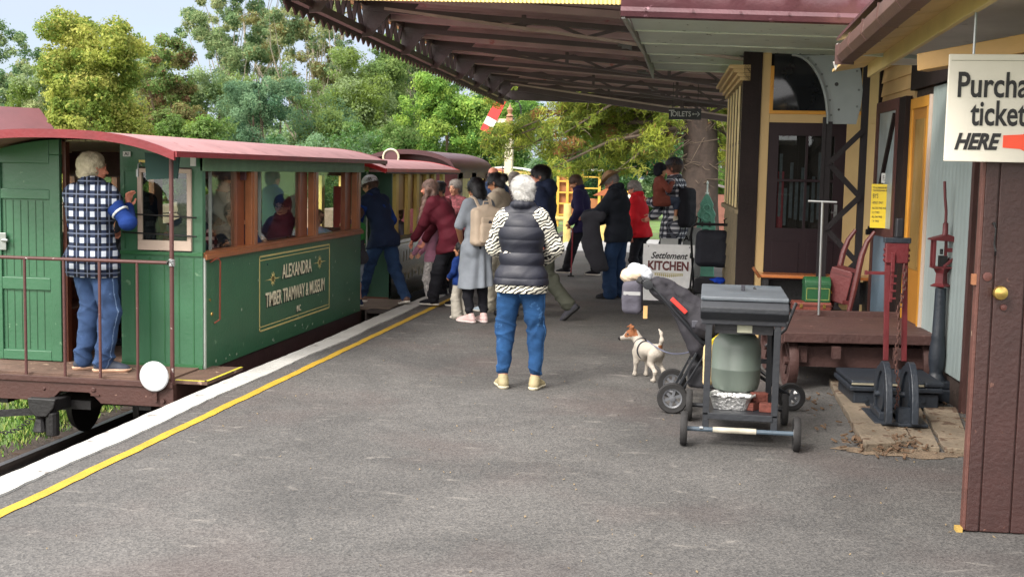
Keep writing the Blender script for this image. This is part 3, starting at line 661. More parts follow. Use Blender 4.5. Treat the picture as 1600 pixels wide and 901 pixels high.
def engine():
    R = thing('tram_engine', 'dark red engine cab with rounded roof and arched cream windows beyond the second carriage', 'locomotive', (XC, 21, -.62)); L0 = -R.location
    b = lambda mb, n, m, p=R, **k: mb.build(n, m, p, loc=L0 if p is R else None, **k)
    EM = M('engine_maroon', S(90, 32, 38), .4, .12, 3, .08)
    hull = [(-5.72+1.62*i/20, 1.66+.3*math.sqrt(max(0, 1-((-5.72+1.62*i/20+4.91)/.81)**2))) for i in range(21)]
    b(MB().prism([(-5.64, -.1)]+[(x*.94-4.91*.06, z-.03) for x, z in hull]+[(-4.16, -.1)], 19.9, 20.0), 'front_wall', EM)
    b(MB().prism(hull+[(x, z-.05) for x, z in reversed(hull)], 19.5, 23.0), 'roof', M('engine_roof', S(84, 44, 48), .45, .12, 3), smooth=True)
    b(MB().prism([(x, z+.006) for x, z in hull]+[(x, z-.07) for x, z in reversed(hull)], 19.46, 19.5), 'roof_rim', M('rim_dark', S(70, 34, 38), .5))
    b(MB().box(-4.18, 20, -.1, -4.14, 22.9, .95).box(-4.18, 20, 1.5, -4.14, 22.9, 1.7).box(-4.18, 20, .9, -4.14, 20.3, 1.6).box(-4.18, 21.1, .9, -4.14, 21.5, 1.6).box(-4.18, 22.4, .9, -4.14, 22.9, 1.6), 'side_wall', EM)
    b(MB().box(-4.17, 20.4, .95, -4.165, 21.0, 1.5).box(-4.17, 21.6, .95, -4.165, 22.3, 1.5), 'side_windows', M('cream_lining', S(216, 200, 130), .5))  # cream lining panels fill the cab window openings
    b(MB().box(-5.68, 20, -.1, -5.64, 22.9, 1.7).box(-5.7, 20, -.3, -4.1, 22.9, -.1), 'body', EM)
    rg = MB().tube([(-5.17+.13*math.cos(a), 19.44, 1.83+.13*math.sin(a)) for a in [k*math.pi/12 for k in range(25)]], .018, 8, cap=False)
    rr = b(rg, 'headlamp_ring', plain('pale_ring', S(196, 186, 160), .4), smooth=True)
    b(MB().lathe([(.001, 0), (.115, .0), (.12, .03)], (-5.17, 19.45, 1.83), 20, 'y'), 'headlamp_lens', plain('lens', S(84, 44, 48), .3))
engine()
def van(name, label, x, y, w, l, h, rc):
    R = thing(name, label, 'goods van', (x, y, -.5), rad(6)); bd = MB(); n = 12
    bd.box(-w/2, -l/2, 0, w/2, l/2, h); g = MB()
    for i in range(int(w/.12)): g.box(-w/2+i*.12, -l/2-.012, .3, -w/2+i*.12+.1, -l/2-.001, h-.02)
    for i in range(int(l/.15)): g.box(w/2+.001, -l/2+i*.15, .3, w/2+.012, -l/2+i*.15+.13, h-.02)
    bd.build('body', YELLOWP, R); g.build('boards', YELLOWP, R)
    prof = [(-w/2-.08+(w+.16)*i/n, h+.14*(1-((i-n/2)/(n/2))**2)) for i in range(n+1)]
    MB().prism(prof+[(a, z-.05) for a, z in reversed(prof)], -l/2-.1, l/2+.1).build('roof', rc, R, smooth=True)
    MB().box(-w/2, -l/2, -.12, w/2, l/2, -.001).cyl((-w/2, -l/3, -.1), (w/2, -l/3, -.1), .2, 12).build('underframe', BLACKM, R)
van('goods_van', 'pale yellow goods van with rusty red and white roof behind the crowd', -6.85, 37, 1.5, 3, 2.1, M('van_roof_red', S(176, 110, 84), .6, .3, 2, .1, wear=S(214, 214, 210), wamt=.3, wscale=1))
van('goods_van', 'yellow boarded goods van with pale grey roof beside the signal post', -6.75, 41, 1.7, 3, 2.15, M('van_roof_grey', S(206, 208, 204), .5))
# ================================================================= platform canopy
CAN = M('canopy_dark_iron', S(182, 156, 160), .55, .15, 3, .15, wear=S(176, 116, 118), wamt=.1, wscale=3)
CAN2 = M('canopy_truss', S(80, 68, 70), .5, .15, 4, .15)
CREAMC = M('cream_corrugated', S(226, 204, 132), .5, .06, 3, .05)
ROD = M('pale_rod', S(168, 150, 140), .5, .15, 6)
MRC = M('maroon_capping', S(84, 50, 56), .36, .25, 3, .15, wear=S(140, 104, 112), wamt=.1, wscale=4)
def vx(y): return -3.77-.0377*(y-10.5)          # line of the valance
def canopy():
    R = thing('platform_canopy', 'dark maroon iron platform canopy with toothed valance and roof trusses over the crowd', 'canopy', (-1.8, 18, 0)); L0 = -R.location
    b = lambda mb, n, m, p=R, **k: mb.build(n, m, p, loc=L0 if p is R else None, **k)
    Y0, Y1, XR = 10.45, 25.2, 1.2
    zr = lambda x: 3.47-.075*(x+3.8)      # underside of the sheets
    # corrugated sheets (ribs run across the platform)
    n = 260; v = []
    for i in range(n+1):
        y = Y0+(Y1-Y0)*i/n; dz = .022*math.sin(y*2*math.pi/.30)*(1)+.004*math.sin(y*5.1)
        x0 = vx(y)-.1; x1 = XR
        v += [(x0, y, zr(x0)+dz), (-1.5, y, zr(-1.5)+dz), (x1, y, zr(x1)+dz), (x1, y, zr(x1)+dz+.02), (-1.5, y, zr(-1.5)+dz+.02), (x0, y, zr(x0)+dz+.02)]
    f = []
    for i in range(n):
        for k in range(6): a = i*6+k; c = i*6+(k+1) % 6; f.append((a, c, c+6, a+6))
    b(MB().add(v, f), 'roof_sheets', CAN, smooth=True)
    # purlins running across, deeper ones with a lighter lip
    m_ = MB()
    for y in np.arange(11.2, 25, .98): m_.bar((vx(y)+.1, y, zr(vx(y))-.06), (XR, y, zr(XR)-.06), .05, .07)
    b(m_, 'purlins', CAN)
    # lattice girder along the edge
    m_ = MB(); xo = .10
    P = lambda y, z: (vx(y)+xo, y, z)
    m_.bar(P(Y0, 3.42), P(Y1, 3.42), .06, .06).bar(P(Y0, 3.13), P(Y1, 3.13), .07, .07)
    y = Y0; i = 0
    while y < Y1-.3:
        m_.bar(P(y, 3.13 if i % 2 else 3.42), P(y+.22, 3.42 if i % 2 else 3.13), .045, .03); y += .22; i += 1
    b(m_, 'edge_girder', CAN2)
    trs = [10.9, 12.89, 14.85, 16.82, 18.84, 20.67, 22.3, 23.8]
    for k, y in enumerate(trs):
        x0 = vx(y)+.1; m_ = MB()
        m_.prism([(x0, 3.44), (x0+.62, 3.40), (x0+.55, 3.32), (x0+.30, 3.30), (x0+.10, 3.06), (x0, 3.05)], y-.012, y+.012)   # haunch gusset
        m_.bar((x0, y, 3.36), (XR, y, 3.36-.075*(XR-x0)-.01), .05, .06)
        b(m_, 'truss_beam', CAN2)
    for y in (12.89, 16.82, 20.67, 23.8, 25.05):
        x0 = vx(y)+.35
        b(MB().bar((x0, y-.02, 3.35), (XR, y-.02, 3.35-.135*(XR-x0)), .045 if y < 25 else .1, .03 if y < 25 else .12), 'tie_rod', ROD if y in (12.89, 23.8) else CAN2)
        m_ = MB(); xx = x0+.5; i = 0
        while xx < XR-.45:
            zb = 3.35-.135*(xx-x0); zb2 = 3.35-.135*(xx+.42-x0); zt = zr(xx)-.09
            m_.bar((xx, y, zt if i % 2 else zb), (xx+.42, y, zb2 if i % 2 else zr(xx+.42)-.09), .035, .02, up=(0, 1, 0)); xx += .42; i += 1
        for xx in (-2.0, -.6): m_.bar((xx, y, zr(xx)-.05), (xx, y, 3.35-.135*(xx-x0)), .045, .045)
        b(m_, 'truss_lattice', CAN2)
    for y in (14.85, 18.84, 22.3):
        b(MB().box(-1.15, y-.07, 3.16, -1.02, y-.05, 3.21).box(-1.1, y-.12, 3.13, -.98, y-.10, 3.18).bar((-1.16, y-.1, 3.2), (-.98, y-.06, 3.12), .02), 'bracket_clip', M('clip_grey', S(120, 120, 122), .4))
    # valance: boards cut to points below a worn capping strip
    v = MB(); pitch = .23; y = Y0
    while y < Y1:
        pts = [(y+.004, 3.17), (y+.004, 3.08), (y+pitch*.2, 3.072), (y+pitch*.5, 3.015), (y+pitch*.8, 3.072), (y+pitch-.004, 3.08), (y+pitch-.004, 3.17)]
        v.prism(pts, vx(y)-.012, vx(y)+.006, 'x'); y += pitch
    b(v, 'valance', M('valance_brown', S(66, 46, 44), .6, .2))
    b(MB().bar((vx(Y0)-.01, Y0, 3.165), (vx(Y1)-.01, Y1, 3.165), .04, .02), 'valance_capping', M('worn_red_capping', S(160, 92, 78), .5, .2, 6))
    b(MB().bar((vx(Y0)-.05, Y0-.1, 3.5), (vx(Y1)-.05, Y1+.1, 3.5), .12, .1), 'gutter', M('cream_gutter', S(206, 180, 130), .5))
    # near end: cream corrugated fascia, far end beam
    m_ = MB(); x = vx(10.4)-.15
    while x < -.78: m_.box(x, 10.36, 3.105-.018*(x+3.8), x+.018, 10.40, 3.7).box(x+.018, 10.375, 3.11-.018*(x+3.8), x+.036, 10.40, 3.7); x += .036
    b(m_, 'end_fascia', CREAMC)
    b(MB().bar((vx(Y1), Y1+.03, 3.22), (.5, Y1+.03, 3.10), .06, .2), 'far_end_beam', CAN2)
    return R
canopy()
def skillion():
    R = thing('lean_to_awning', 'grey green boarded awning with dented maroon capping over the ticket office end', 'awning', (.4, 12, 0)); L0 = -R.location
    b = lambda mb, n, m, p=R, **k: mb.build(n, m, p, loc=L0 if p is R else None, **k)
    zx = lambda x: 2.9-.03*(x+.7)
    ys = [9.88, 10.85, 11.9, 12.95, 13.9, 14.9]
    for i in range(5):
        ya, yb = ys[i], ys[i+1]; v = []
        for x in (-.70-.0, 2.6):
            v += [(x, ya+.0, zx(x)+.05), (x, yb-.01, zx(x)), (x, yb-.01, zx(x)+.025), (x, ya+.0, zx(x)+.075)]
        b(MB().add(v, [(0, 1, 2, 3), (7, 6, 5, 4), (0, 4, 5, 1), (1, 5, 6, 2), (2, 6, 7, 3), (3, 7, 4, 0)]), 'soffit_board', GREYG)
        b(MB().bar((-.70, yb-.004, zx(-.7)+.003), (2.6, yb-.004, zx(2.6)+.003), .012, .028), 'board_lip', M('pale_batten', S(206, 212, 198), .6))
    b(MB().bar((-.73, 9.86, 2.9), (-.73, 15.0, 2.93), .03, .05).bar((-.73, 12.6, 2.95), (-.73, 15.0, 2.85), .02, .1), 'side_trim', M('trim_grey', S(150, 150, 148), .5))
    # lumpy rolled capping
    n = 60; v = []; pr = [(0, 0), (-.045, .01), (-.06, .05), (-.04, .085), (-.05, .11), (-.07, .2), (-.02, .34), (.25, .46), (.25, .44), (0, .3)]
    r_ = random.Random(9); k = len(pr)
    for i in range(n+1):
        x = -.75+3.6*i/n; dz = zx(x)-2.9-.02; bump = [0, 0, .004, .004, .004, .012*math.sin(i*.9)+.01*r_.random(), .01*math.sin(i*.7), 0, 0, 0]
        v += [(x, 9.88+p[0]-bump[j], 2.9+p[1]+dz+(.012*math.sin(i*.8+1) if j == 5 else 0)) for j, p in enumerate(pr)]
    f = [(i*k+j, i*k+(j+1) % k, (i+1)*k+(j+1) % k, (i+1)*k+j) for i in range(n) for j in range(k)]+[tuple(range(k)), tuple(range(n*k, n*k+k))]
    b(MB().add(v, f), 'capping', MRC, smooth=True)
    m_ = MB()
    for i in range(9): m_.lathe([(.012, 0), (.012, .006), (.004, .012)], (-.55+i*.37, 9.80, 3.045+dz+.02-.011*i), 8, 'y')
    b(MB().bar((-.73, 9.85, 2.905), (2.6, 9.85, 2.80), .02, .025), 'flaking_edge', M('flaky_edge', S(130, 90, 86), .7, .3, 30, .4, wear=S(190, 180, 165), wamt=.2, wscale=12))
    b(m_, 'screw_heads', MRC)
skillion()

# hanging toilets sign
R = thing('toilets_sign', 'small black hanging TOILETS sign with an arrow, at the far end of the canopy', 'sign', (-.44, 20, 2.62))
MB().box(-.26, -.012, -.09, .26, .012, .09).build('board', M('sign_black', S(30, 34, 36), .5, .1, 5, wear=S(90, 96, 96), wamt=-.1), R)
SGT = plain('worn_white_lettering', S(170, 172, 166), .6)
merge_text([('T', .15, (-.215, -.0135, .004), FX, dict(depth=.0005, bold=.002)), ('OILETS', .115, (-.055, -.0135, -.004), FX, dict(depth=.0005, bold=.002, sx=.85))], SGT, R)
MB().box(.115, -.0135, -.006, .2, -.0125, .006).prism([(.19, .04), (.2, .04), (.24, 0), (.2, -.04), (.19, -.04), (.22, 0)], -.0135, -.0125).prism([(.11, 0), (.13, .02), (.16, 0), (.13, -.02)], -.0135, -.0125).build('arrow', SGT, R)
MB().cyl((-.2, 0, .09), (-.2, 0, .5), .005, 5).cyl((.2, 0, .09), (.2, 0, .5), .005, 5).build('hanger', BLACKM, R)

# ================================================================= station building with projecting bay
def station():
    R = thing('station_building', 'cream and dark brown timber station building with bay windows behind the benches', 'building', (.31, 12.6, 0), rad(2.16))
    b = lambda mb, n, m, p=R, **k: mb.build(n, m, p, **k)
    WB = M('weathered_boards', S(134, 120, 92), .75, .2, 5, .35, wear=S(92, 84, 66), wamt=.15)
    # bay side wall (faces the track): x=0, local y 0..2.9
    m_ = MB(); z = 0
    for i in range(9): m_.prism([(.02, i*.14), (-.012, i*.14), (.0, i*.14+.14), (.02, i*.14+.14)], .12, 2.95, 'y')
    b(m_, 'bay_weatherboards', WB)
    b(MB().box(-.05, 0, 1.26, .05, 3.0, 1.31), 'bay_sill', WB, bevel=.004)
    m_ = MB()
    for i in range(6): y = .13+i*.56; m_.box(-.014, y, 1.31, .004, y+.09, 2.62)
    b(m_, 'bay_mullions', M('bay_mullion_cream', S(226, 204, 152), .6, .15, 5), bevel=.004)
    m_ = MB()
    for i in range(5): y = .40+i*.56; m_.box(-.008, y, 1.31, .010, y+.03, 2.62)
    m_.box(.0, .1, 1.98, .02, 3, 2.02); b(m_, 'bay_glazing_bars', DKBROWN)
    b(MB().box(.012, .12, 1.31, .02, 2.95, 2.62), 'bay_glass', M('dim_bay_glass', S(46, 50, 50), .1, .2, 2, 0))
    m_ = MB()
    for i, (o_, z) in enumerate(((.05, 2.60), (.08, 2.64), (.12, 2.68), (.16, 2.72))): m_.box(-o_, -.03, z, .05, 3.05, z+.037)
    b(m_, 'cornice', CREAM)
    b(MB().box(0, 2.93, 0, 1.6, 3.0, 2.7), 'bay_far_wall', WB)
    # front wall facing the camera
    b(MB().box(-.02, -.03, 0, .165, .1, 2.9), 'corner_board', DKBROWN, bevel=.004)
    b(MB().box(.165, -.01, 0, .255, .03, 2.9).box(.255, -.01, 2.19, 1.34, .03, 2.275).box(1.02, -.01, .0, 1.15, .03, 2.2).box(1.15, -.005, 0, 1.34, .03, 2.9), 'cream_framing', CREAM, bevel=.003)
    b(MB().box(.25, -.02, 2.275, 1.2, .02, 2.31).box(.25, -.02, 2.31, .285, .02, 2.75), 'fanlight_frame', OCHRE, bevel=.003)
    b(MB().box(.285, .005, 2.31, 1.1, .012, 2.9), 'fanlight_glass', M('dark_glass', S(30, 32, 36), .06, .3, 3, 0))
    b(MB().box(.12, .06, -.05, 2.2, .12, 2.9), 'wall_lining', DKBROWN)
    DD = M('dark_maroon_door', S(36, 20, 25), .5, .12, 4, .08, spec=.3)
    d = b(MB().box(.255, 0, .0, 1.02, .035, 1.13).box(.255, 0, 1.13, .36, .035, 2.19).box(.91, 0, 1.13, 1.02, .035, 2.19).box(.36, 0, 2.06, .91, .035, 2.19), 'door', DD)
    MB().box(.33, -.008, .15, .60, -.001, 1.0).box(.68, -.008, .15, .94, -.001, 1.0).build('door_panels', DD, d, bevel=.008)
    MB().box(.628, .0, 1.13, .652, .03, 2.06).box(.36, 0, 1.60, .91, .03, 1.625).build('glazing_bars', DD, d)
    MB().box(.36, .018, 1.13, .91, .024, 2.06).build('door_glass', GLASS, d)
    MB().box(.37, .05, 1.13, .43, .058, 1.7).build('red_curtain', plain('curtain_red', S(110, 30, 40), .8), d)
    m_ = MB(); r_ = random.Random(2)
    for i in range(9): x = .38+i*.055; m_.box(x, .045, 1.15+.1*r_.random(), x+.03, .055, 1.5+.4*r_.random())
    m_.build('reflected_interior', M('interior_greys', S(50, 52, 60), .5, .4, 20), d)  # grey bars modelled behind the glass, standing in for a reflection
    MB().box(.93, -.02, 1.2, .96, -.001, 1.38).cyl((.945, -.03, 1.3), (.90, -.03, 1.3), .009, 8).build('door_handle', STEEL, d)
    return R
station()
def column():
    R = thing('lattice_column', 'dark lattice iron column with curved grey bracket plate in front of the station door', 'column', (1.15, 11.6, 0)); L0 = -R.location
    b = lambda mb, n, m, p=R, **k: mb.build(n, m, p, loc=L0 if p is R else None, **k)
    IR = M('column_iron', S(30, 26, 28), .6, .15, 6, .15, spec=.25)
    b(MB().box(1.02, 11.57, 0, 1.09, 11.63, 2.16).box(1.0, 11.56, 0, 1.035, 11.575, 2.2), 'stanchion', IR, bevel=.003)
    b(MB().box(1.345, 11.57, 0, 1.405, 11.63, 2.85), 'stanchion', IR, bevel=.003)
    m_ = MB(); z = 2.08; i = 0
    while z > .2:
        xa, xb = (1.36, 1.07) if i % 2 == 0 else (1.07, 1.36); m_.bar((xa, 11.55+.012*(i % 2), z), (xb, 11.55+.012*(i % 2), z-.30), .05, .01, up=(0, 1, 0))
        m_.lathe([(.016, 0), (.016, .01)], (xb, 11.535, z-.30), 8, 'y'); z -= .30; i += 1
    b(m_, 'diagonal_lacing', IR)
    arc = [(.70+.34*math.sin(a)*1.0, 2.14+.62*math.cos(a)) for a in [k*math.pi/2/14 for k in range(15)]]
    rt = [(1.30, 2.14), (1.335, 2.30), (1.345, 2.45), (1.32, 2.62), (1.27, 2.76)]
    b(MB().prism(arc+rt, 11.585, 11.60), 'gusset_plate', PLATE)
    rim = MB()
    for k in range(14):
        (x0, z0), (x1, z1) = arc[k], arc[k+1]; rim.bar((x0, 11.57, z0), (x1, 11.57, z1), .07, .014)
    b(rim, 'curved_rib', PLATE)
    sc = MB()
    for k in range(1, 14, 2): sc.lathe([(.011, 0), (.011, .008)], (arc[k][0]+.035, 11.577, arc[k][1]+.01), 8, 'y')
    for x, z in rt[1:]: sc.lathe([(.011, 0), (.011, .008)], (x-.035, 11.577, z), 8, 'y')
    b(sc, 'bolts', M('bolt_grey', S(86, 92, 92), .5))
    b(MB().lathe([(.018, 0), (.018, .002)], (1.11, 11.583, 2.5), 12, 'y').lathe([(.011, 0), (.011, .002)], (1.14, 11.583, 2.27), 12, 'y'), 'bolt_holes', INK)
column()

# ================================================================= ticket office wall on the right (runs along the platform)
AN = math.atan2(-.24, 3.7)   # local +y runs away from the camera
def tickets():
    R = thing('ticket_office', 'timber ticket office wall with ochre doorway, cream weatherboards and pale blue sheeting', 'building', (1.84, 9.05, 0), -AN)
    b = lambda mb, n, m, p=R, **k: mb.build(n, m, p, **k)
    # cream weatherboards at the far end
    m_ = MB()
    for i in range(22): z = .0+i*.128; m_.prism([(0, z), (-.03, z), (-.012, z+.128), (0, z+.128)], 1.87, 3.25)
    b(m_, 'weatherboards', M('peach_weatherboard', S(196, 162, 114), .55, .07, 3, .1))
    b(MB().box(-.045, 3.251, 0, .05, 3.29, 2.9), 'corner_trim', DKBROWN)
    # ochre doorway
    b(MB().box(-.05, 1.80, .2, -.02, 1.87, 2.24).box(-.05, 1.20, .2, -.02, 1.28, 2.24).box(-.05, 1.20, 2.24, -.02, 1.87, 2.33), 'door_frame', OCHRE, bevel=.004)
    b(MB().box(-.055, 1.178, .2, .0, 1.198, 2.33), 'cream_bead', CREAM_P)
    dd = b(MB().box(-.035, 1.281, .2, -.012, 1.799, 2.24), 'door', M('ochre_door', S(160, 108, 40), .5, .12, 3, .1))
    MB().box(-.04, 1.38, .9, -.036, 1.7, 2.15).build('door_glazing', M('shop_glass', S(150, 120, 70), .1, .2, 2, 0), dd)
    # dark boarding above the openings
    b(MB().box(-.06, .0, 2.40, .04, 1.86, 2.62).box(-.03, 0, 2.62, .04, 1.86, 3.0), 'dark_header', DKBROWN)
    # pale blue corrugated sheet
    n = 48; v = []
    for i in range(n+1):
        y = -.05+1.22*i/n; dx = .0022*math.sin(i*2*math.pi/4); v += [(-.03+dx, y, .22), (-.03+dx, y, 2.385), (-.02+dx, y, 2.385), (-.02+dx, y, .22)]
    f = [(i*4+k, i*4+(k+1) % 4, i*4+4+(k+1) % 4, i*4+4+k) for i in range(n) for k in range(4)]+[(0, 1, 2, 3), (n*4, n*4+3, n*4+2, n*4+1)]
    b(MB().add(v, f), 'blue_sheeting', BLUEG, smooth=True)
    b(MB().box(0.001, -3.2, 0, .1, 3.24, 2.9).box(-.01, -.05, 0, .0, 1.85, .2), 'wall_core', M('base_dark', S(60, 48, 42), .8, .3, 12, .4))
    b(MB().box(-.03, -.12, .0, .02, -.05, 2.4), 'end_post', M('dark_post', S(70, 44, 40), .6))
    # open door leaf with diagonal brace
    lf = b(MB().box(-.10, 2.13, .06, -.06, 2.22, 2.36).box(-.10, 2.97, .06, -.06, 3.07, 2.36).box(-.10, 2.22, 2.26, -.06, 2.97, 2.36).box(-.10, 2.22, 1.12, -.06, 2.97, 1.2).box(-.10, 2.22, .06, -.06, 2.97, .16), 'open_door', M('open_door_brown', S(86, 52, 48), .5, .15, 5, .1))
    MB().box(-.085, 2.22, 1.2, -.075, 2.97, 2.26).build('frosted_pane', M('frosted', S(158, 170, 172), .35, .15, 8, .1), lf)
    MB().bar((-.10, 2.25, 2.22), (-.10, 2.9, 1.35), .05, .03, up=(1, 0, 0)).build('diagonal_brace', DKBROWN, lf)
    MB().box(-.09, 2.22, .16, -.07, 2.97, 1.12).build('lower_panel', M('blue_grey_panel', S(112, 132, 148), .5, .15, 3, .1), lf)
    MB().box(-.09, 1.88, .1, -.035, 2.125, 2.36).build('dark_jamb', DKBROWN, lf)  # dark brown jamb between the leaf and the ochre frame
    MB().cyl((-.16, 2.99, 1.14), (-.101, 2.99, 1.14), .028, 10).cyl((-.16, 2.90, 1.18), (-.101, 2.90, 1.18), .02, 8).build('door_handle', BLACKM, lf)
    # yard floor edge
    b(MB().box(-.22, 1.0, .0, -.06, 2.0, .17), 'doorstep', M('step_grey', S(110, 104, 94), .8, .2, 6, .3))
    return R
TK = tickets()
nt_ = thing('yellow_notice', 'yellow paper notice with black printing on the open brown door', 'notice', (1.53, 12.0, 1.42), math.radians(-18))
nt_.location = (1.545, 11.55, 1.4)
MB().box(-.085, -.004, -.2, .085, 0, .2).build('sheet', plain('notice_yellow', S(232, 200, 30), .5), nt_)
m_ = []
for i, (t, s, z) in enumerate((('TO ALL PERSONS VISITING', .022, .165), ('THE STATION AND GROUNDS', .022, .14), ('BYS', .055, .09), ('ADULT ONLY', .028, .03), ('ALL DAY PASS AND CARD', .026, -.02), ('1 X TWO', .028, -.06), ('ALL DAY PASS', .026, -.1), ('1 X TWO', .028, -.14))):
    m_.append((t, s, (-.07, -.0052, z), FX, dict(depth=.0004, bold=.0005, align='LEFT', sx=.55)))
merge_text(m_, INK, nt_)
tg = thing('white_tag', 'small white printed tag above the yellow notice', 'tag', (1.57, 11.62, 1.655), math.radians(-18))
MB().box(-.018, -.003, -.045, .018, 0, .045).build('card', WHITE, tg); lettering('ART', .03, INK, tg, (0, -.004, 0), (math.pi/2, math.pi/2, 0), depth=.0004)

# ================================================================= near roof with gutter, ticket sign, plank door
def near_roof():
    R = thing('office_roof_eave', 'brown gutter and yellow fascia of the ticket office roof at top right', 'roof eave', (1, 7, 2.4)); L0 = -R.location
    b = lambda mb, n, m, p=R, **k: mb.build(n, m, p, loc=L0 if p is R else None, **k)
    GUT = M('gutter_brown', S(88, 62, 57), .42, .15, 5, .1, wear=S(150, 120, 112), wamt=.05)
    gp = [(-.055, .09), (-.06, .03), (-.035, -.005), (.03, -.01), (.035, .07), (.028, .07), (.024, 0), (-.03, .005), (-.05, .035), (-.045, .09)]
    a = (.86, 8.44, 2.42); c = (.86, 3.0, 2.42)
    b(MB().prism([(p[0]*1.15+.87, p[1]*1.15+2.42) for p in gp], 3.0, 8.44), 'gutter', GUT, bevel=.003)
    m_ = MB()
    for y in (8.40, 7.75, 7.1, 6.45, 5.8): m_.prism([(p[0]*1.25+.87, p[1]*1.25+2.42) for p in gp], y, y+.015)
    b(m_, 'gutter_clips', GUT)
    b(MB().box(.79, 8.44, 2.40, .915, 8.455, 2.53), 'gutter_end', GUT); b(MB().box(.80, 8.455, 2.46, .84, 8.50, 2.54).prism([(.78, 2.42), (.82, 2.42), (.80, 2.36)], 8.46, 8.48), 'bent_flashing', M('bare_tin', S(206, 204, 200), .3, .1, metal=.4))
    # boarded eave between gutter and fascia
    m_ = MB()
    for i, y in enumerate(np.arange(3.2, 9.5, .55)):
        m_.add([(.90, y, 2.46), (1.14, y, 2.50), (1.14, y+.535, 2.50), (.90, y+.535, 2.46), (.90, y, 2.48), (1.14, y, 2.52), (1.14, y+.535, 2.52), (.90, y+.535, 2.48)], [(0, 3, 2, 1), (4, 5, 6, 7), (0, 1, 5, 4), (1, 2, 6, 5), (2, 3, 7, 6), (3, 0, 4, 7)])
    b(m_, 'eave_boards', M('eave_board_cream', S(206, 176, 120), .6, .1, 4, .15))
    b(MB().box(1.13, 3.0, 2.40, 1.16, 9.5, 2.56), 'fascia', M('yellow_fascia', S(206, 182, 124), .5, .07, 4, .1, wear=S(150, 130, 90), wamt=-.1), bevel=.003)
    b(MB().box(1.16, 3.0, 2.50, 2.6, 9.6, 2.53), 'soffit_lining', M('pale_soffit', S(196, 190, 180), .6, .1, 3, .1, wear=S(160, 150, 140), wamt=.1))
    b(MB().bar((.9, 8.55, 2.5), (2.6, 9.6, 2.5), .04, .05), 'end_rafter', GREYG)
    m_ = MB().bar((1.08, 6.75, 2.26), (2.4, 5.35, 2.43), .09, .09).bar((1.55, 6.2, 2.28), (1.75, 6.35, 2.5), .06, .06).bar((1.35, 5.0, 2.46), (2.4, 4.6, 2.46), .07, .09)
    b(m_, 'ochre_rafters', M('ochre_rafter', S(190, 148, 88), .5, .1, 3, .1), bevel=.004)
    b(MB().cyl((1.55, 6.5, 2.40), (2.6, 6.1, 2.44), .06, 12), 'old_log_beam', M('log_dark', S(96, 66, 52), .7, .3, 6, .4), smooth=True)
    # upper sheet roof seen edge-on only
    b(MB().add([(.8, 2.8, 2.56), (2.8, 2.8, 3.1), (2.8, 9.7, 3.1), (.8, 8.5, 2.56), (.8, 2.8, 2.58), (2.8, 2.8, 3.12), (2.8, 9.7, 3.12), (.8, 8.5, 2.58)], [(0, 3, 2, 1), (4, 5, 6, 7), (0, 1, 5, 4), (1, 2, 6, 5), (2, 3, 7, 6), (3, 0, 4, 7)]), 'roof_sheet', MRC)
near_roof()
def sign():
    R = thing('ticket_sign', 'large white painted sign with black words and red arrow hanging above the plank door', 'sign', (1.40, 5.80, 1.98)); 
    MB().box(-.355, 0, -.245, .42, .02, .235).build('board', M('sign_white', S(214, 208, 194), .5, .05, 4, .05, wear=S(160, 152, 138), wamt=-.1), R, bevel=.003)
    MB().box(-.345, -.0015, .205, .42, .0, .208).build('fold_line', plain('fold_grey', S(150, 145, 130), .6), R)
    kw = dict(depth=.0008, bold=.0028, align='LEFT')
    for it in (('Purchase', .158, (-.318, -.003, .093), FX, dict(kw, sx=.71)), ('tickets', .158, (-.25, -.003, -.033), FX, dict(kw, sx=.66)),
        ('HERE', .098, (-.315, -.003, -.158), FX, dict(kw, shear=.32, sx=.80, bold=.004))): merge_text([it], INK, R)
    MB().prism([(-.105, -.125), (-.02, -.12), (.0, -.105), (.10, -.11), (.17, -.10), (.26, -.155), (.17, -.21), (.10, -.195), (.0, -.20), (-.03, -.185), (-.105, -.18)], -.004, -.0005).build('arrow', plain('arrow_red', S(240, 76, 40), .4), R)
    MB().cyl((-.25, .01, .235), (-.25, .01, .5), .006, 6).cyl((.3, .01, .235), (.3, .01, .5), .006, 6).build('hanger', STEEL, R)
sign()
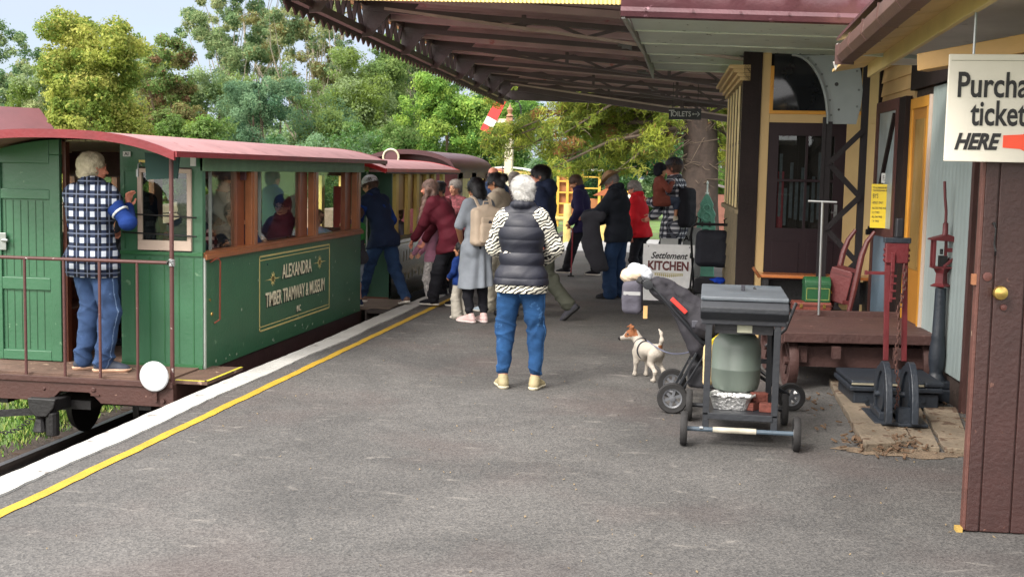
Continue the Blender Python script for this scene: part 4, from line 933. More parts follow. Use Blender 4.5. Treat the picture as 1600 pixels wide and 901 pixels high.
def plank_door():
    R = thing('plank_door', 'open brown plank door with brass knob at the right edge of the platform', 'door', (1.245, 5.88, .0), rad(3)); b = lambda mb, n, m, p=R, **k: mb.build(n, m, p, **k)
    xs = [.0, .065, .205, .345, .50, .655, .80]
    m_ = MB()
    for i in range(6): m_.box(xs[i]+.003, 0, .005, xs[i+1]-.003, .04, 2.14)
    m_.box(0, .012, .005, .8, .05, 2.14); b(m_, 'planks', DOORB, bevel=.005)
    b(MB().box(-.012, .0, .01, .003, .05, 2.14), 'door_edge', M('door_edge_worn', S(88, 54, 46), .6, .25, 8, .2, wear=S(170, 150, 130), wamt=.05), bevel=.003)
    b(MB().lathe([(.012, 0), (.014, -.02), (.028, -.03), (.034, -.045), (.03, -.06), (.012, -.066), (.001, -.067)], (.085, 0, 1.14), 20, 'y'), 'knob', BRASS, smooth=True)
    b(MB().lathe([(.021, 0), (.021, -.006), (.012, -.008)], (.035, 0, 1.21), 16, 'y').lathe([(.016, 0), (.014, -.01), (.004, -.014)], (.115, 0, 1.07), 12, 'y'), 'lock_plates', M('lock_brown', S(100, 62, 56), .5, metal=.3), smooth=True)
    b(MB().tube([(.05, -.01, 1.45), (.053, -.03, 1.43), (.052, -.02, 1.36), (.058, -.03, 1.33), (.062, -.01, 1.31)], .004, 6).lathe([(.008, 0), (.008, -.012)], (.05, 0, 1.455), 8, 'y'), 'hook', BLACKM)
    b(MB().box(-.03, .0, 1.17, -.012, .03, 1.22), 'hinge', M('hinge_rust', S(150, 100, 70), .6, metal=.3))
    b(MB().box(-.04, -.01, .0, -.012, .04, .022), 'doorstop', M('old_wood_wedge', S(170, 140, 70), .7))
plank_door()
MBf = MB()
# ================================================================= people
def Rx(a): c, s = math.cos(a), math.sin(a); return np.array([[1, 0, 0], [0, c, -s], [0, s, c]])
def Ry(a): c, s = math.cos(a), math.sin(a); return np.array([[c, 0, s], [0, 1, 0], [-s, 0, c]])
def Rz(a): c, s = math.cos(a), math.sin(a); return np.array([[c, -s, 0], [s, c, 0], [0, 0, 1]])
def ik(A, T, l1, l2, hint):
    A = np.asarray(A, float); T = np.asarray(T, float); d = T-A; L = np.linalg.norm(d)
    if L > (l1+l2)*.995: T = A+d/L*(l1+l2)*.995; d = T-A; L = np.linalg.norm(d)
    u = d/L; a = (l1*l1-l2*l2+L*L)/(2*L); h = math.sqrt(max(l1*l1-a*a, 0))
    hp = np.asarray(hint, float); hp = hp-(hp@u)*u; hp = _n(hp); return A+u*a+hp*h, T
def cloth(name, col, rough=.85, var=.12, bump=.25, bs=90, **k): return M(name, col, rough, var, 7, bump, bs, spec=.25, **k)
def plaid(name, base, light, mid, fx=9., fz=9., off=0, thr=.15, lcol=None):
    m = bpy.data.materials.new(name); m.use_nodes = True; nt = m.node_tree; b = nt.nodes['Principled BSDF']; L = nt.links.new; N = nt.nodes.new
    b.inputs['Roughness'].default_value = .9; b.inputs['Specular IOR Level'].default_value = .2
    tc = N('ShaderNodeTexCoord'); sp = N('ShaderNodeSeparateXYZ'); L(tc.outputs['Object'], sp.inputs[0])
    def mth(op, a, b_=None, c=None):
        n = N('ShaderNodeMath'); n.operation = op
        for i, v in enumerate((a, b_, c)):
            if v is None: continue
            if isinstance(v, (int, float)): n.inputs[i].default_value = v
            else: L(v, n.inputs[i])
        return n.outputs[0]
    ux = mth('ADD', sp.outputs[0], mth('MULTIPLY', sp.outputs[1], .75))
    def band(s, f, ph, w): return mth('GREATER_THAN', mth('SINE', mth('ADD', mth('MULTIPLY', s, f*6.283), ph)), w)
    A = band(ux, fx, .3+off, thr); B = band(sp.outputs[2], fz, 0, thr); both = mth('MULTIPLY', A, B); one = mth('MAXIMUM', A, B)
    lx = band(ux, fx, 3.44+off, .955); lz = band(sp.outputs[2], fz, 3.14, .955); ln = mth('MAXIMUM', lx, lz)
    m1 = N('ShaderNodeMixRGB'); m1.inputs[1].default_value = base+(1,); m1.inputs[2].default_value = mid+(1,); L(one, m1.inputs[0])
    m2 = N('ShaderNodeMixRGB'); m2.inputs[2].default_value = light+(1,); L(both, m2.inputs[0]); L(m1.outputs[0], m2.inputs[1])
    m3 = N('ShaderNodeMixRGB'); m3.inputs[2].default_value = (lcol or mid)+(1,); L(mth('MULTIPLY', ln, .8), m3.inputs[0]); L(m2.outputs[0], m3.inputs[1])
    L(m3.outputs[0], b.inputs['Base Color']); return m
def zebra(name):
    m = bpy.data.materials.new(name); m.use_nodes = True; nt = m.node_tree; b = nt.nodes['Principled BSDF']; L = nt.links.new; N = nt.nodes.new
    tc = N('ShaderNodeTexCoord'); mp = N('ShaderNodeMapping'); mp.inputs['Rotation'].default_value = (0, .5, .6); L(tc.outputs['Object'], mp.inputs[0])
    wv = N('ShaderNodeTexWave'); wv.bands_direction = 'Z'; wv.inputs['Scale'].default_value = 12; wv.inputs['Distortion'].default_value = 7.5; wv.inputs['Detail'].default_value = 1.5; wv.inputs['Detail Scale'].default_value = 1.3
    L(mp.outputs[0], wv.inputs[0]); r = N('ShaderNodeValToRGB'); r.color_ramp.elements[0].position = .42; r.color_ramp.elements[1].position = .5
    r.color_ramp.elements[0].color = S(24, 22, 24)+(1,); r.color_ramp.elements[1].color = S(226, 222, 206)+(1,)
    L(wv.outputs['Fac'], r.inputs[0]); L(r.outputs[0], b.inputs['Base Color']); b.inputs['Roughness'].default_value = .8; return m
SKIN = M('skin', S(206, 150, 122), .5, .08, 12, .05, 120, spec=.35); SKIN2 = M('skin_tan', S(186, 132, 100), .5, .08, 12, .05, 120, spec=.35)
SKIN3 = M('skin_ruddy', S(204, 134, 110), .5, .1, 14, .05, 120, spec=.35)
LIP = plain('lips', S(160, 84, 76), .45); EYEW = plain('eye_dark', S(46, 36, 34), .3)
DENIM = M('blue_denim', S(34, 68, 108), .88, .3, 9, .6, 160, spec=.2, wear=S(70, 110, 156), wamt=.18, wscale=4); DENIM_D = M('dark_denim', S(38, 58, 88), .88, .3, 5, .3, 160, spec=.2)
DENIM_M = M('faded_denim', S(52, 72, 106), .88, .35, 8, .6, 160, spec=.2, wear=S(98, 118, 148), wamt=.16, wscale=4)
BLK = cloth('black_cloth', S(28, 28, 34)); NAVY = cloth('navy_cloth', S(26, 38, 62)); GREYD = cloth('charcoal_cloth', S(60, 60, 66))
HAIRW = M('white_hair', S(190, 188, 184), .6, .3, 30, .5, 110, spec=.3); HAIRG = M('grey_hair', S(150, 142, 136), .6, .25, 30, .5, 110, spec=.3)
HAIRB = M('black_hair', S(24, 22, 24), .35, .2, 30, .4, 110, spec=.5); HAIRBR = M('brown_hair', S(84, 62, 50), .5, .25, 30, .4, 110, spec=.4)
HAIRC = M('cream_grey_hair', S(186, 176, 150), .6, .22, 30, .5, 90, spec=.3)
SOLEW = plain('pale_sole', S(214, 206, 194), .6); SOLEB = plain('black_sole', S(26, 26, 28), .6)

def person(label, loc, rz, H=1.7, g=1., fem=False, lean=0, side=0, twist=0, hip=(0, 0), drop=0, feet=None, hands=None, elb=None, hcurl=.5, hdir=(None, None),
           head=(0, 0, 0), hs=1., skin=None, brow=None, top=None, mid=None, outer=None, legs=None, shoes=None, hair=None, group=None, vox=.008, hat=None, glasses=False, dress=None, sitting=False, neckf=0, cat='person', hairfn=None):
    """a posed figure modelled 1.75 high in its own frame (+Y forward, +X its right), then scaled to H"""
    skin = skin or SKIN; R = thing('person', label, cat, loc, rad(rz), group); sc = H/1.75; R.scale = (sc, sc, sc)
    hz = .93-drop; P0 = np.array([hip[0], hip[1], hz]); Rt = Rz(rad(twist))@Ry(rad(side))@Rx(rad(-lean)); Rh = Rz(rad(twist*.3))@Ry(rad(side*.4))@Rx(rad(-lean*.45))
    u, up0 = Rt@[0, 0, 1], Rh@[0, 0, 1]; sx, fy = Rt@[1, 0, 0], Rt@[0, 1, 0]
    W = P0+up0*.15; C = W+u*.20; NB = W+u*.385; shw = .138 if fem else .155
    sh = [NB-sx*shw-u*.045, NB+sx*shw-u*.045]
    hj = [P0-(Rh@[1, 0, 0])*.085-up0*.02, P0+(Rh@[1, 0, 0])*.085-up0*.02]
    feet = feet or ((-.10, 0, 0, 8, 0), (.10, 0, 0, -8, 0))
    ank = []; kn = []
    for i, f in enumerate(feet):
        Rf = Rz(rad(f[3]))@Rx(rad(f[4])); a = np.array([f[0], f[1], f[2]])+Rf@[0, 0, .085]; dirf = Rz(rad(f[3]))@[0, 1, 0]
        k, a2 = ik(hj[i], a, .418, .418, dirf+np.array([(-.08, .08)[i], 0, .02])); kn.append(k); ank.append((a2, Rf))
    hands = hands or ((-.22, .06, .80), (.22, .06, .80)); elb = elb or ((-.6, -1, -.3), (.6, -1, -.3))
    el = []; wr = []
    for i in (0, 1):
        e, w_ = ik(sh[i], hands[i], .285, .25, elb[i]); el.append(e); wr.append(w_)
    Rhd = Rz(rad(head[0]+twist))@Ry(rad(head[2]))@Rx(rad(-head[1]))
    HB = NB+u*.05; HC = HB+(u*.4+np.array([0, 0, .6]))*.02+Rhd@[0, .015+neckf, .095*hs]
    # body --------------------------------------------------------------
    gg = g
    torso = [ell(P0+Rh@[0, -.01, .0], (.165*gg, .118*gg, .125), Rh), ell(W+Rh@[0, .005*gg, 0], (.138*gg, .105*gg**1.3, .15), Rt), ell(C, ((.150 if fem else .165)*gg, .112*gg, .17), Rt),
             cap(sh[0]+sx*.03, sh[1]-sx*.03, .062*gg**.5, sq=(fy, 1.05)), cap(NB+u*.03, sh[0]+sx*.03+u*.01, .05, .045), cap(NB+u*.03, sh[1]-sx*.03+u*.01, .05, .045)]
    if fem: torso += [ell(C+Rt@[s*.075, .085*gg, -.02], (.065, .055, .062), Rt) for s in (-1, 1)]
    torso += [ell(P0+Rh@[s*.075, -.065, -.05], (.092*gg, .075, .10), Rh) for s in (-1, 1)]
    def armp(i, r=1., frac=2.):
        o = []
        f1 = min(frac, 1); o.append(cap(sh[i], sh[i]+(el[i]-sh[i])*f1, .056*r, (.056-.014*f1)*r))
        if frac > 1: f2 = frac-1; o.append(cap(el[i], el[i]+(wr[i]-el[i])*f2, .043*r, (.043-.014*f2)*r))
        return o
    body = list(torso)
    for i in (0, 1):
        body += armp(i); k, (a, Rf) = kn[i], ank[i]
        body += [cap(hj[i], k, .088*gg, .055), cap(k, a, .054, .037), ell(k+(a-k)*.32+Rf@[0, -.018, 0], (.05, .05, .11))]
        d = _n(wr[i]-el[i]) if hdir[i] is None else _n(hdir[i]); s_ = (1, -1)[i]
        nrm = _n(np.cross(d, fy))*s_ if abs(d@fy) < .9 else -u; nrm = _n(nrm-(nrm@d)*d)       # palm side
        t = _n(np.cross(nrm, d))*s_*-1
        if t@(fy+u*.5) < 0: t = -t
        w_ = wr[i]; body += [cap(w_-d*.01, w_+d*.075, .026, .030, sq=(nrm, 1.7), k=.012)]
        for j, (off, ln) in enumerate(((.030, .068), (.010, .078), (-.010, .073), (-.029, .058))):
            b0 = w_+d*.078+t*off; d1 = _n(d*math.cos(hcurl*.6)+nrm*math.sin(hcurl*.6)); d2 = _n(d*math.cos(hcurl*1.7)+nrm*math.sin(hcurl*1.7))
            b1 = b0+d1*ln*.52+t*off*.12; body += [cap(b0-d*.012, b1, .0098, .009, k=.006), cap(b1, b1+d2*ln*.5, .009, .0076, k=.006)]
        b0 = w_+d*.02+t*.024; b1 = b0+_n(d*.6+t*.75+nrm*.3)*.042; body += [cap(b0, b1, .013, .0105, k=.008), cap(b1, b1+_n(d*.9+nrm*.5)*.034, .0105, .0085, k=.006)]
    hp = lambda p: HC+Rhd@(np.asarray(p, float)*hs)
    hd = [cap(HB-u*.03, hp((0, -.012, -.05)), .060 if not fem else .052, .054 if not fem else .048),
          ell(hp((0, -.012, .028)), np.array((.075, .095, .088))*hs, Rhd), ell(hp((0, .022, -.03)), np.array((.062, .072, .083))*hs, Rhd),
          ell(hp((0, .062, -.092)), np.array((.026, .022, .020))*hs, Rhd), ell(hp((0, .078, .034)), np.array((.05, .016, .016))*hs, Rhd),
          cap(hp((0, .092, .014)), hp((0, .112, -.022)), .008*hs, .0135*hs, k=.008), ell(hp((0, .088, -.052)), np.array((.024, .012, .011))*hs, Rhd, k=.008),
          ell(hp((-.034, .074, -.018)), np.array((.02, .02, .02))*hs, Rhd), ell(hp((.034, .074, -.018)), np.array((.02, .02, .02))*hs, Rhd)]
    for s in (-1, 1):
        hd += [ell(hp((s*.077, -.012, -.004)), np.array((.011, .020, .031))*hs, Rhd, k=.006), ell(hp((s*.031, .101, .012)), np.array((.017, .012, .011))*hs, Rhd, op='-', k=.01), ell(hp((s*.031, .081, .011)), np.array((.0135, .0125, .0115))*hs, Rhd, k=.004)]
    body += hd
    def mi(c):
        q = ((c-HC)@Rhd)/hs; ax = np.abs(q[:, 0]); m = np.zeros(len(c), int)
        fr = q[:, 1] > .06
        m[fr & (ax < .024) & (np.abs(q[:, 2]+.052) < .008) & (q[:, 1] > .085)] = 1
        m[fr & (np.abs(ax-.031) < .011) & (np.abs(q[:, 2]-.011) < .0055)] = 2
        m[fr & (np.abs(ax-.033) < .018) & (np.abs(q[:, 2]-.032) < .0045)] = 3
        return m
    blob('body', body, [skin, LIP, EYEW, brow or HAIRBR], R, vox, .022, midx=mi)
    # garments ----------------------------------------------------------
    def hemcut(z, tilt=0): return (P0+up0*z, -up0)
    def garment(name, spec, base_grow, ex=()):
        gr = spec.get('grow', base_grow); pr = list(torso)
        sl = spec.get('sleeve', 2.)
        for i in (0, 1):
            if (sl if not isinstance(sl, tuple) else sl[i]) > 0: pr += armp(i, spec.get('armw', 1.02), sl if not isinstance(sl, tuple) else sl[i])
        hem = spec.get('hem', -.10)
        pr += [cap(hj[i], hj[i]+(kn[i]-hj[i])*.42, .096*gg, .086*gg) for i in (0, 1)]
        if hem < -.1:
            pr += [cap(P0+up0*.0, P0+up0*hem*.98, .13*gg, spec.get('flare', .14)*gg, sq=(fy, 1.25))]
        if spec.get('collar'): 
            for a in range(10):
                t0, t1 = a*2*math.pi/10, (a+1)*2*math.pi/10; rr = .062
                q = lambda tt: NB+u*(.035+.02*spec['collar']-.012*math.cos(tt))+sx*rr*math.sin(tt)+fy*rr*math.cos(tt)*1.05
                pr.append(cap(q(t0), q(t1), .014*spec['collar'], k=.01))
        if spec.get('hood'): pr += [ell(NB+Rt@[0, -.085, .03], (.11, .055, .075), Rt), cap(NB+Rt@[-.07, .0, .05], NB+Rt@[.0, -.09, .04], .03), cap(NB+Rt@[.07, .0, .05], NB+Rt@[.0, -.09, .04], .03)]
        pr += list(spec.get('extra', lambda *a: [])(P0, W, C, NB, Rt) if spec.get('extra') else [])
        pr += [ell(HC, (.1, .1, .13), Rhd, op='-', k=.01)] if not spec.get('collar') and not spec.get('hood') else []
        fz = folds(spec.get('fold', .010), (10, 9, 13), spec.get('seed', 1)); q = spec.get('quilt', 0)
        def fn(P):
            r = fz(P)
            if q:
                zz = (P-P0)@u; r = r*.5+.008*(1-np.abs(np.sin(math.pi*zz/q))**.45)
            return r
        return blob(name, pr, spec['mat'], R, vox, .03, fn, [hemcut(hem)]+spec.get('cuts', []), gr)
    if top: garment('shirt', top, .013)
    if mid: garment('sweater', mid, .02)
    if outer: garment(outer.get('name', 'jacket'), outer, .030)
    if dress:
        hz_ = dress['hem']; pr = list(torso)
        sl = dress.get('sleeve', .9)
        for i in (0, 1): pr += armp(i, 1.1, sl)
        pr += [cap(hj[i], hj[i]+(kn[i]-hj[i])*.6, .1, .09) for i in (0, 1)]+[cap(W, np.array([P0[0], P0[1], hz_-.03]), .125, dress.get('flare', .20), sq=((0, 1, 0), 1.15))]
        fs = folds(.004, (9, 8, 10), 4)
        def fn(P):
            a = np.arctan2(P[:, 0]-P0[0], P[:, 1]-P0[1]); d = np.clip((W[2]-P[:, 2])/.5, 0, 1); return fs(P)+.016*d*np.sin(a*7+1.5*np.sin(a*2)+P[:, 2]*2)
        blob('dress', pr, dress['mat'], R, vox, .03, fn, [((0, 0, hz_), (dress.get('tilt', 0), 0, -1))], .014)
    if legs:
        fit = legs.get('fit', 1.); cuff = legs.get('cuff', .035); pr = [ell(P0+Rh@[0, -.01, .0], (.165*gg, .12*gg, .12), Rh)]+torso[-2:]
        pr += [ell(W+Rt@[0, .005*gg, -.04], (.138*gg, .105*gg**1.3, .12), Rt)]
        for i in (0, 1):
            k, (a, Rf) = kn[i], ank[i]; frac = legs.get('len', 1.)
            e = a+(a-k)*0+(k-a)/np.linalg.norm(k-a)*cuff
            if frac < 1: e = k+(a-k)*frac
            pr += [cap(hj[i], k, .094*gg, .062*fit), cap(k, e, .062*fit, legs.get('ankle', .048)*fit), ell(k+(a-k)*.3+Rf@[0, -.02, 0], (.054, .052, .12))] if frac > .3 else [cap(hj[i], k, .1, .085)]
        ff = folds(legs.get('fold', .015), (13, 12, 20), legs.get('seed', 3)); pk = legs.get('pocket')
        def fn(P):
            kz = np.minimum.reduce([np.abs(P[:, 2]-k[2]) for k in kn]); az = np.minimum.reduce([np.abs(P[:, 2]-a[2]-.06) for a, _ in ank])
            r = ff(P)*(.45+.9*np.exp(-(kz/.09)**2)+1.2*np.exp(-(az/.07)**2))
            if pk:
                q = (P-P0)@Rh; ins = (np.abs(np.abs(q[:, 0])-.085) < .055) & (q[:, 2] < .045) & (q[:, 2] > -.10+.35*np.abs(np.abs(q[:, 0])-.085)*.8) & (q[:, 1] < 0); r = r-.0035*ins
            return r
        def lmi(c):
            q = (c-P0)@Rh; a = np.abs(np.abs(q[:, 0])-.085); lo = -.10+.28*a
            ed = (np.abs(a-.052) < .004) & (q[:, 2] < .045) & (q[:, 2] > lo) | ((np.abs(q[:, 2]-.042) < .004) | (np.abs(q[:, 2]-lo) < .005)) & (a < .055)
            sm = (np.abs(q[:, 0]) < .004) & (q[:, 2] > -.16) & (q[:, 1] < 0) | (np.abs(q[:, 2]-.052) < .004)
            for i in (0, 1):
                kk, aa = kn[i], ank[i][0]; low = c[:, 2] < hj[i][2]-.1; t_ = np.clip((hj[i][2]-c[:, 2])/(hj[i][2]-aa[2]), 0, 1)
                cx_ = np.where(c[:, 2] > kk[2], hj[i][0]+(kk[0]-hj[i][0])*(hj[i][2]-c[:, 2])/(hj[i][2]-kk[2]), kk[0]+(aa[0]-kk[0])*(kk[2]-c[:, 2])/(kk[2]-aa[2]))
                cy_ = np.where(c[:, 2] > kk[2], hj[i][1]+(kk[1]-hj[i][1])*(hj[i][2]-c[:, 2])/(hj[i][2]-kk[2]), kk[1]+(aa[1]-kk[1])*(kk[2]-c[:, 2])/(kk[2]-aa[2]))
                sm |= low & (np.abs(c[:, 1]-cy_+.02) < .004) & (np.abs(c[:, 0]-cx_) < .12) & (np.sign(c[:, 0]-cx_) == (-1, 1)[i])
            return (ed & (q[:, 1] < 0) | sm).astype(int)
        blob(legs.get('name', 'trousers'), pr, [legs['mat']]+([legs['stitch']] if pk else []), R, vox, .025, fn, [(P0+up0*(.12), up0)], .006, midx=lmi if pk else None)
    if shoes is not None:
        sm, so_ = shoes[:2]; big = shoes[2] if len(shoes) > 2 else 1.
        for i in (0, 1):
            a, Rf = ank[i]; q = lambda p: a+Rf@(np.array(p)*big+np.array([0, 0, -.085]))
            pr = [cap(q((0, -.035, .042)), q((0, .115, .030)), .040, .037), ell(q((0, .135, .026)), (.046, .06, .034), Rf), cap(q((0, -.02, .05)), q((0, -.01, .085)), .043, .045), cap(q((0, .02, .07)), q((0, .1, .045)), .032, .028)]
            s_ = blob('shoe', pr, sm, R, min(vox, .008), .02, None, [(q((0, 0, .012)), Rf@[0, 0, -1.])])
            pr2 = [cap(q((0, -.04, .03)), q((0, .125, .026)), .046, .044), ell(q((0, .14, .024)), (.05, .062, .03), Rf)]
            blob('sole', pr2, so_, s_, min(vox, .008), .02, None, [(q((0, 0, .0)), Rf@[0, 0, -1.]), (q((0, 0, .026)), Rf@[0, 0, 1.])])
    if hair:
        st, hm = hair[:2]; E = lambda c, r, **k: ell(hp(c), np.array(r)*hs, Rhd, **k)
        face = [E((0, .105, -.035), (.072, .062, .112), op='-', k=.015), E((.07, .055, -.035), (.045, .05, .072), op='-', k=.015), E((-.07, .055, -.035), (.045, .05, .072), op='-', k=.015), E((0, .02, -.125), (.08, .085, .06), op='-', k=.015)]
        hr = [E((0, -.018, .035), (.085, .103, .095))]
        amp, fq = .004, 38
        if st == 'bald': hr = [E((0, -.03, .0), (.082, .09, .06))]; face += [E((0, .03, .09), (.09, .12, .065), op='-', k=.01)]; amp = .003
        if st == 'curly': amp, fq = .008, 42; hr = [E((0, -.022, .035), (.092, .108, .105)), E((0, -.07, -.03), (.07, .05, .06))]
        if st == 'full': hr = [E((0, -.02, .038), (.092, .110, .104)), E((0, -.06, -.02), (.078, .06, .07))]; amp = .004
        if st == 'bob': hr = [E((0, -.02, .035), (.09, .105, .1)), E((0, -.045, -.04), (.096, .075, .12))]; amp = .003; face = [E((0, .11, -.05), (.062, .075, .11), op='-', k=.015), E((0, .0, -.19), (.2, .2, .05), op='-', k=.01)]
        if st == 'bun': hr += [E((0, -.125, .03), (.048, .045, .045)), E((0, -.07, -.02), (.065, .05, .06))]; amp = .003
        if st == 'tail': hr += [E((0, -.1, .03), (.05, .05, .06)), cap(hp((0, -.11, .0)), hp((0, -.13, -.22)), .035, .02)]; amp = .003
        if st == 'long':
            amp = .006; hr = [E((0, -.02, .035), (.09, .106, .098)), E((0, -.05, -.05), (.08, .065, .10))]
            for xo in (-.05, 0, .05): hr.append(cap(hp((xo, -.05, -.08)), HC+(Rhd@[xo*1.2, -.03, 0])+np.array([0, 0, -.40+abs(xo)]), .045, .02))
            hr.append(cap(hp((-.08, .0, -.02)), HC+(Rhd@[-.16, .07, 0])+np.array([0, .02, -.40]),   .045, .022)); hr.append(cap(hp((.08, .0, -.02)), HC+(Rhd@[.16, .07, 0])+np.array([0, .02, -.40]),   .045, .022))
        if st != 'bald' and st not in ('bob', 'long'): face += [E((s*.085, .012, -.01), (.022, .026, .03), op='-', k=.012) for s in (-1, 1)]
        def fn(P):
            q = (P-HC); n1 = np.sin(q[:, 0]*fq+2*np.sin(q[:, 2]*fq*.7))*np.sin(q[:, 2]*fq*.9+2*np.sin(q[:, 1]*fq*.8)); n2 = np.sin(q[:, 1]*fq*1.9+q[:, 0]*fq*1.3+2*np.sin(q[:, 2]*fq*1.2))
            return amp*(n1*.7+.3*n2)
        vx_ = min(vox, .007); F_, lo_ = sdf_grid(hr+face, vx_, .02, fn); HV, HQ = surf_nets(F_, lo_, vx_)
        nst = int((9000 if vox < .0075 else 3500) if st != 'bald' else 800); rs = np.random.RandomState(len(label)); qi = rs.randint(0, len(HQ), nst)
        A_ = HV[HQ[qi]]; nrm_ = np.cross(A_[:, 2]-A_[:, 0], A_[:, 3]-A_[:, 1]); nrm_ /= np.linalg.norm(nrm_, axis=1)[:, None]+1e-9; cen = A_.mean(1)
        nrm_ *= np.sign(((cen-HC)*nrm_).sum(1))[:, None]
        crownp = hp((0, -.05, .13)); fl = cen-crownp; fl[:, 2] -= .05; jit = {'curly': .9, 'full': .5}.get(st, .16); fl = fl/(np.linalg.norm(fl, axis=1)[:, None]+1e-9)+rs.normal(0, jit, (nst, 3))
        fl -= (fl*nrm_).sum(1)[:, None]*nrm_; fl /= np.linalg.norm(fl, axis=1)[:, None]+1e-9; L_ = (.022+.03*rs.rand(nst))[:, None]*(.7 if st == 'curly' else 1.1 if st == 'full' else 1.5); wv = np.cross(nrm_, fl)*(.0013 if vox < .0075 else .002)
        lift = .006 if st in ('curly', 'full') else .0025
        b0_, b1_, b2_ = cen-nrm_*.001, cen+fl*L_*.5+nrm_*lift, cen+fl*L_+nrm_*(lift*.4)
        SV = np.stack([b0_-wv, b0_+wv, b1_-wv, b1_+wv, b2_-wv*.3, b2_+wv*.3], 1).reshape(-1, 3); ii = np.arange(nst)*6+len(HV)
        SQ = np.concatenate([np.stack([ii, ii+1, ii+3, ii+2], 1), np.stack([ii+2, ii+3, ii+5, ii+4], 1)])
        npmesh('hair', np.concatenate([HV, SV]), np.concatenate([HQ, SQ]), hm, R, True)
    if hat: hat(R, hp, Rhd, hs)
    if glasses:
        g_ = MB()
        for s in (-1, 1):
            c = [hp((s*.033+.021*math.cos(a), .107, .010+.016*math.sin(a))) for a in [k*math.pi/6 for k in range(13)]]; g_.tube(c, .0022, 5, cap=False)
            g_.tube([hp((s*.054, .105, .014)), hp((s*.074, .05, .012)), hp((s*.08, -.01, .008))], .0022, 5)
        g_.tube([hp((-.012, .112, .013)), hp((.012, .112, .013))], .002, 5); g_.build('glasses', INK, R)
    return R, dict(sh=sh, el=el, wr=wr, HC=HC, Rhd=Rhd, NB=NB, C=C, W=W, P0=P0, Rt=Rt, kn=kn, ank=ank, sc=sc)
def cap_hat(mat, brimdir=1, strap=False):
    def f(R, hp, Rhd, hs):
        o = blob('cap', [ell(hp((0, -.012, .045)), np.array((.100, .118, .098))*hs, Rhd)], mat, R, .007, .01, None, [(hp((0, 0, .03)), Rhd@[0, 0, -1.])])
        c = [(x*hs, (.085*brimdir+brimdir*.075*math.sqrt(max(0, 1-(x/.075)**2)))*hs) for x in np.linspace(-.074, .074, 13)]
        v = [hp((x/hs, y/hs, .045-abs(y/hs)*.12)) for x, y in c]+[hp((x/hs, .05*brimdir, .048)) for x, y in reversed(c)]
        v2 = [p+Rhd@[0, 0, .005] for p in v]; n = len(v)
        MB().add([tuple(p) for p in v+v2], [tuple(range(n)), tuple(range(2*n-1, n-1, -1))]+[(i, i+n, (i+1) % n+n, (i+1) % n) for i in range(n)]).build('cap_peak', mat, o)
        if strap: MB().tube([hp((x, -brimdir*.0-.108*math.cos(x*10)*1.0, .04)) for x in np.linspace(-.07, .07, 9)], .004, 5).build('strap', plain('pale_strap', S(200, 190, 160)), o)
    return f
def WL(loc, rz, H, p):
    v = (np.asarray(p, float)-np.asarray(loc, float)); return Rz(-rad(rz))@v/(H/1.75)
PLV = plaid('navy_white_plaid', S(12, 15, 24), S(170, 176, 186), S(36, 44, 64), 9.6, 9.6, thr=.25, lcol=S(96, 104, 122))
ROYAL = cloth('royal_blue_fleece', S(20, 48, 108)); ZEB = zebra('zebra_print'); TAN = M('tan_shoe', S(150, 138, 104), .7, .1)
# 1 the man standing on the end platform of the first carriage
L, Z_, H = (-4.76, 8.86, .012), -12, 1.70
p1, k1 = person('man in navy and white plaid vest with blue sleeves on the carriage end platform', L, Z_, H, 1.12,
    feet=((-.10, .0, 0, -42, 0), (.12, -.02, 0, -58, 0)), hands=((-.12, .30, 1.10), WL(L, Z_, H, (-4.52, 9.0, 1.30))), elb=((-1, -.4, -.5), (1, -.3, -1)), hdir=(None, (-.15, .15, 1)), hcurl=.7,
    head=(-28, 4, 0), top=dict(mat=ROYAL, sleeve=1.97, hem=-.04, seed=3, armw=1.03), outer=dict(name='vest', mat=PLV, sleeve=.16, hem=-.16, grow=.034, collar=.9, fold=.012, armw=1.1),
    legs=dict(mat=DENIM_M, fit=1.2, cuff=.0, ankle=.055, fold=.016, pocket=1, stitch=M('denim_stitch', S(96, 118, 150), .8)), shoes=(M('dark_trainer', S(44, 50, 62), .7), M('tan_sole', S(196, 160, 134), .6), 1.12), hair=('curly', HAIRC), skin=SKIN3, vox=.0065)
e_, w2_ = k1['el'][1], k1['wr'][1]; s2_ = k1['sh'][1]; c_ = s2_+(e_-s2_)*.62; d_ = _n(e_-s2_); a_ = _n(np.cross(d_, [0, 0, 1.])); b_ = np.cross(d_, a_)
MB().tube([tuple(c_+.066*(math.cos(t)*a_+math.sin(t)*b_)) for t in [k*math.pi/8 for k in range(17)]], .010, 6, cap=False).build('reflective_band', plain('band_silver', S(196, 200, 200), .4), p1, smooth=True)
# 2 the silver-haired woman in the foreground
p2, k2 = person('silver haired woman in quilted navy vest, zebra print sleeves and blue jeans, back turned', (-1.385, 9.07, 0), -2, 1.60, 1.16, True,
    feet=((-.135, -.02, 0, 22, 0), (.135, .0, 0, -8, 0)), hands=((-.10, .24, 1.06), (.12, .24, 1.06)), elb=((-1.2, -.35, -.6), (1.2, -.35, -.6)),
    head=(26, 6, 0), top=dict(mat=ZEB, sleeve=1.95, hem=-.125, grow=.016, armw=1.22, fold=.012), outer=dict(name='quilted_vest', mat=M('navy_quilt', S(24, 26, 38), .5, .12, 6, .12, 90, spec=.45), sleeve=0, hem=-.055, grow=.028, quilt=.105, collar=1.25),
    legs=dict(mat=DENIM, pocket=1, stitch=M('denim_seam', S(66, 116, 170), .8), cuff=.075, ankle=.043, fit=1.08, fold=.016), shoes=(TAN, M('cream_sole', S(190, 182, 158), .7), .98), hair=('full', HAIRW), vox=.006)
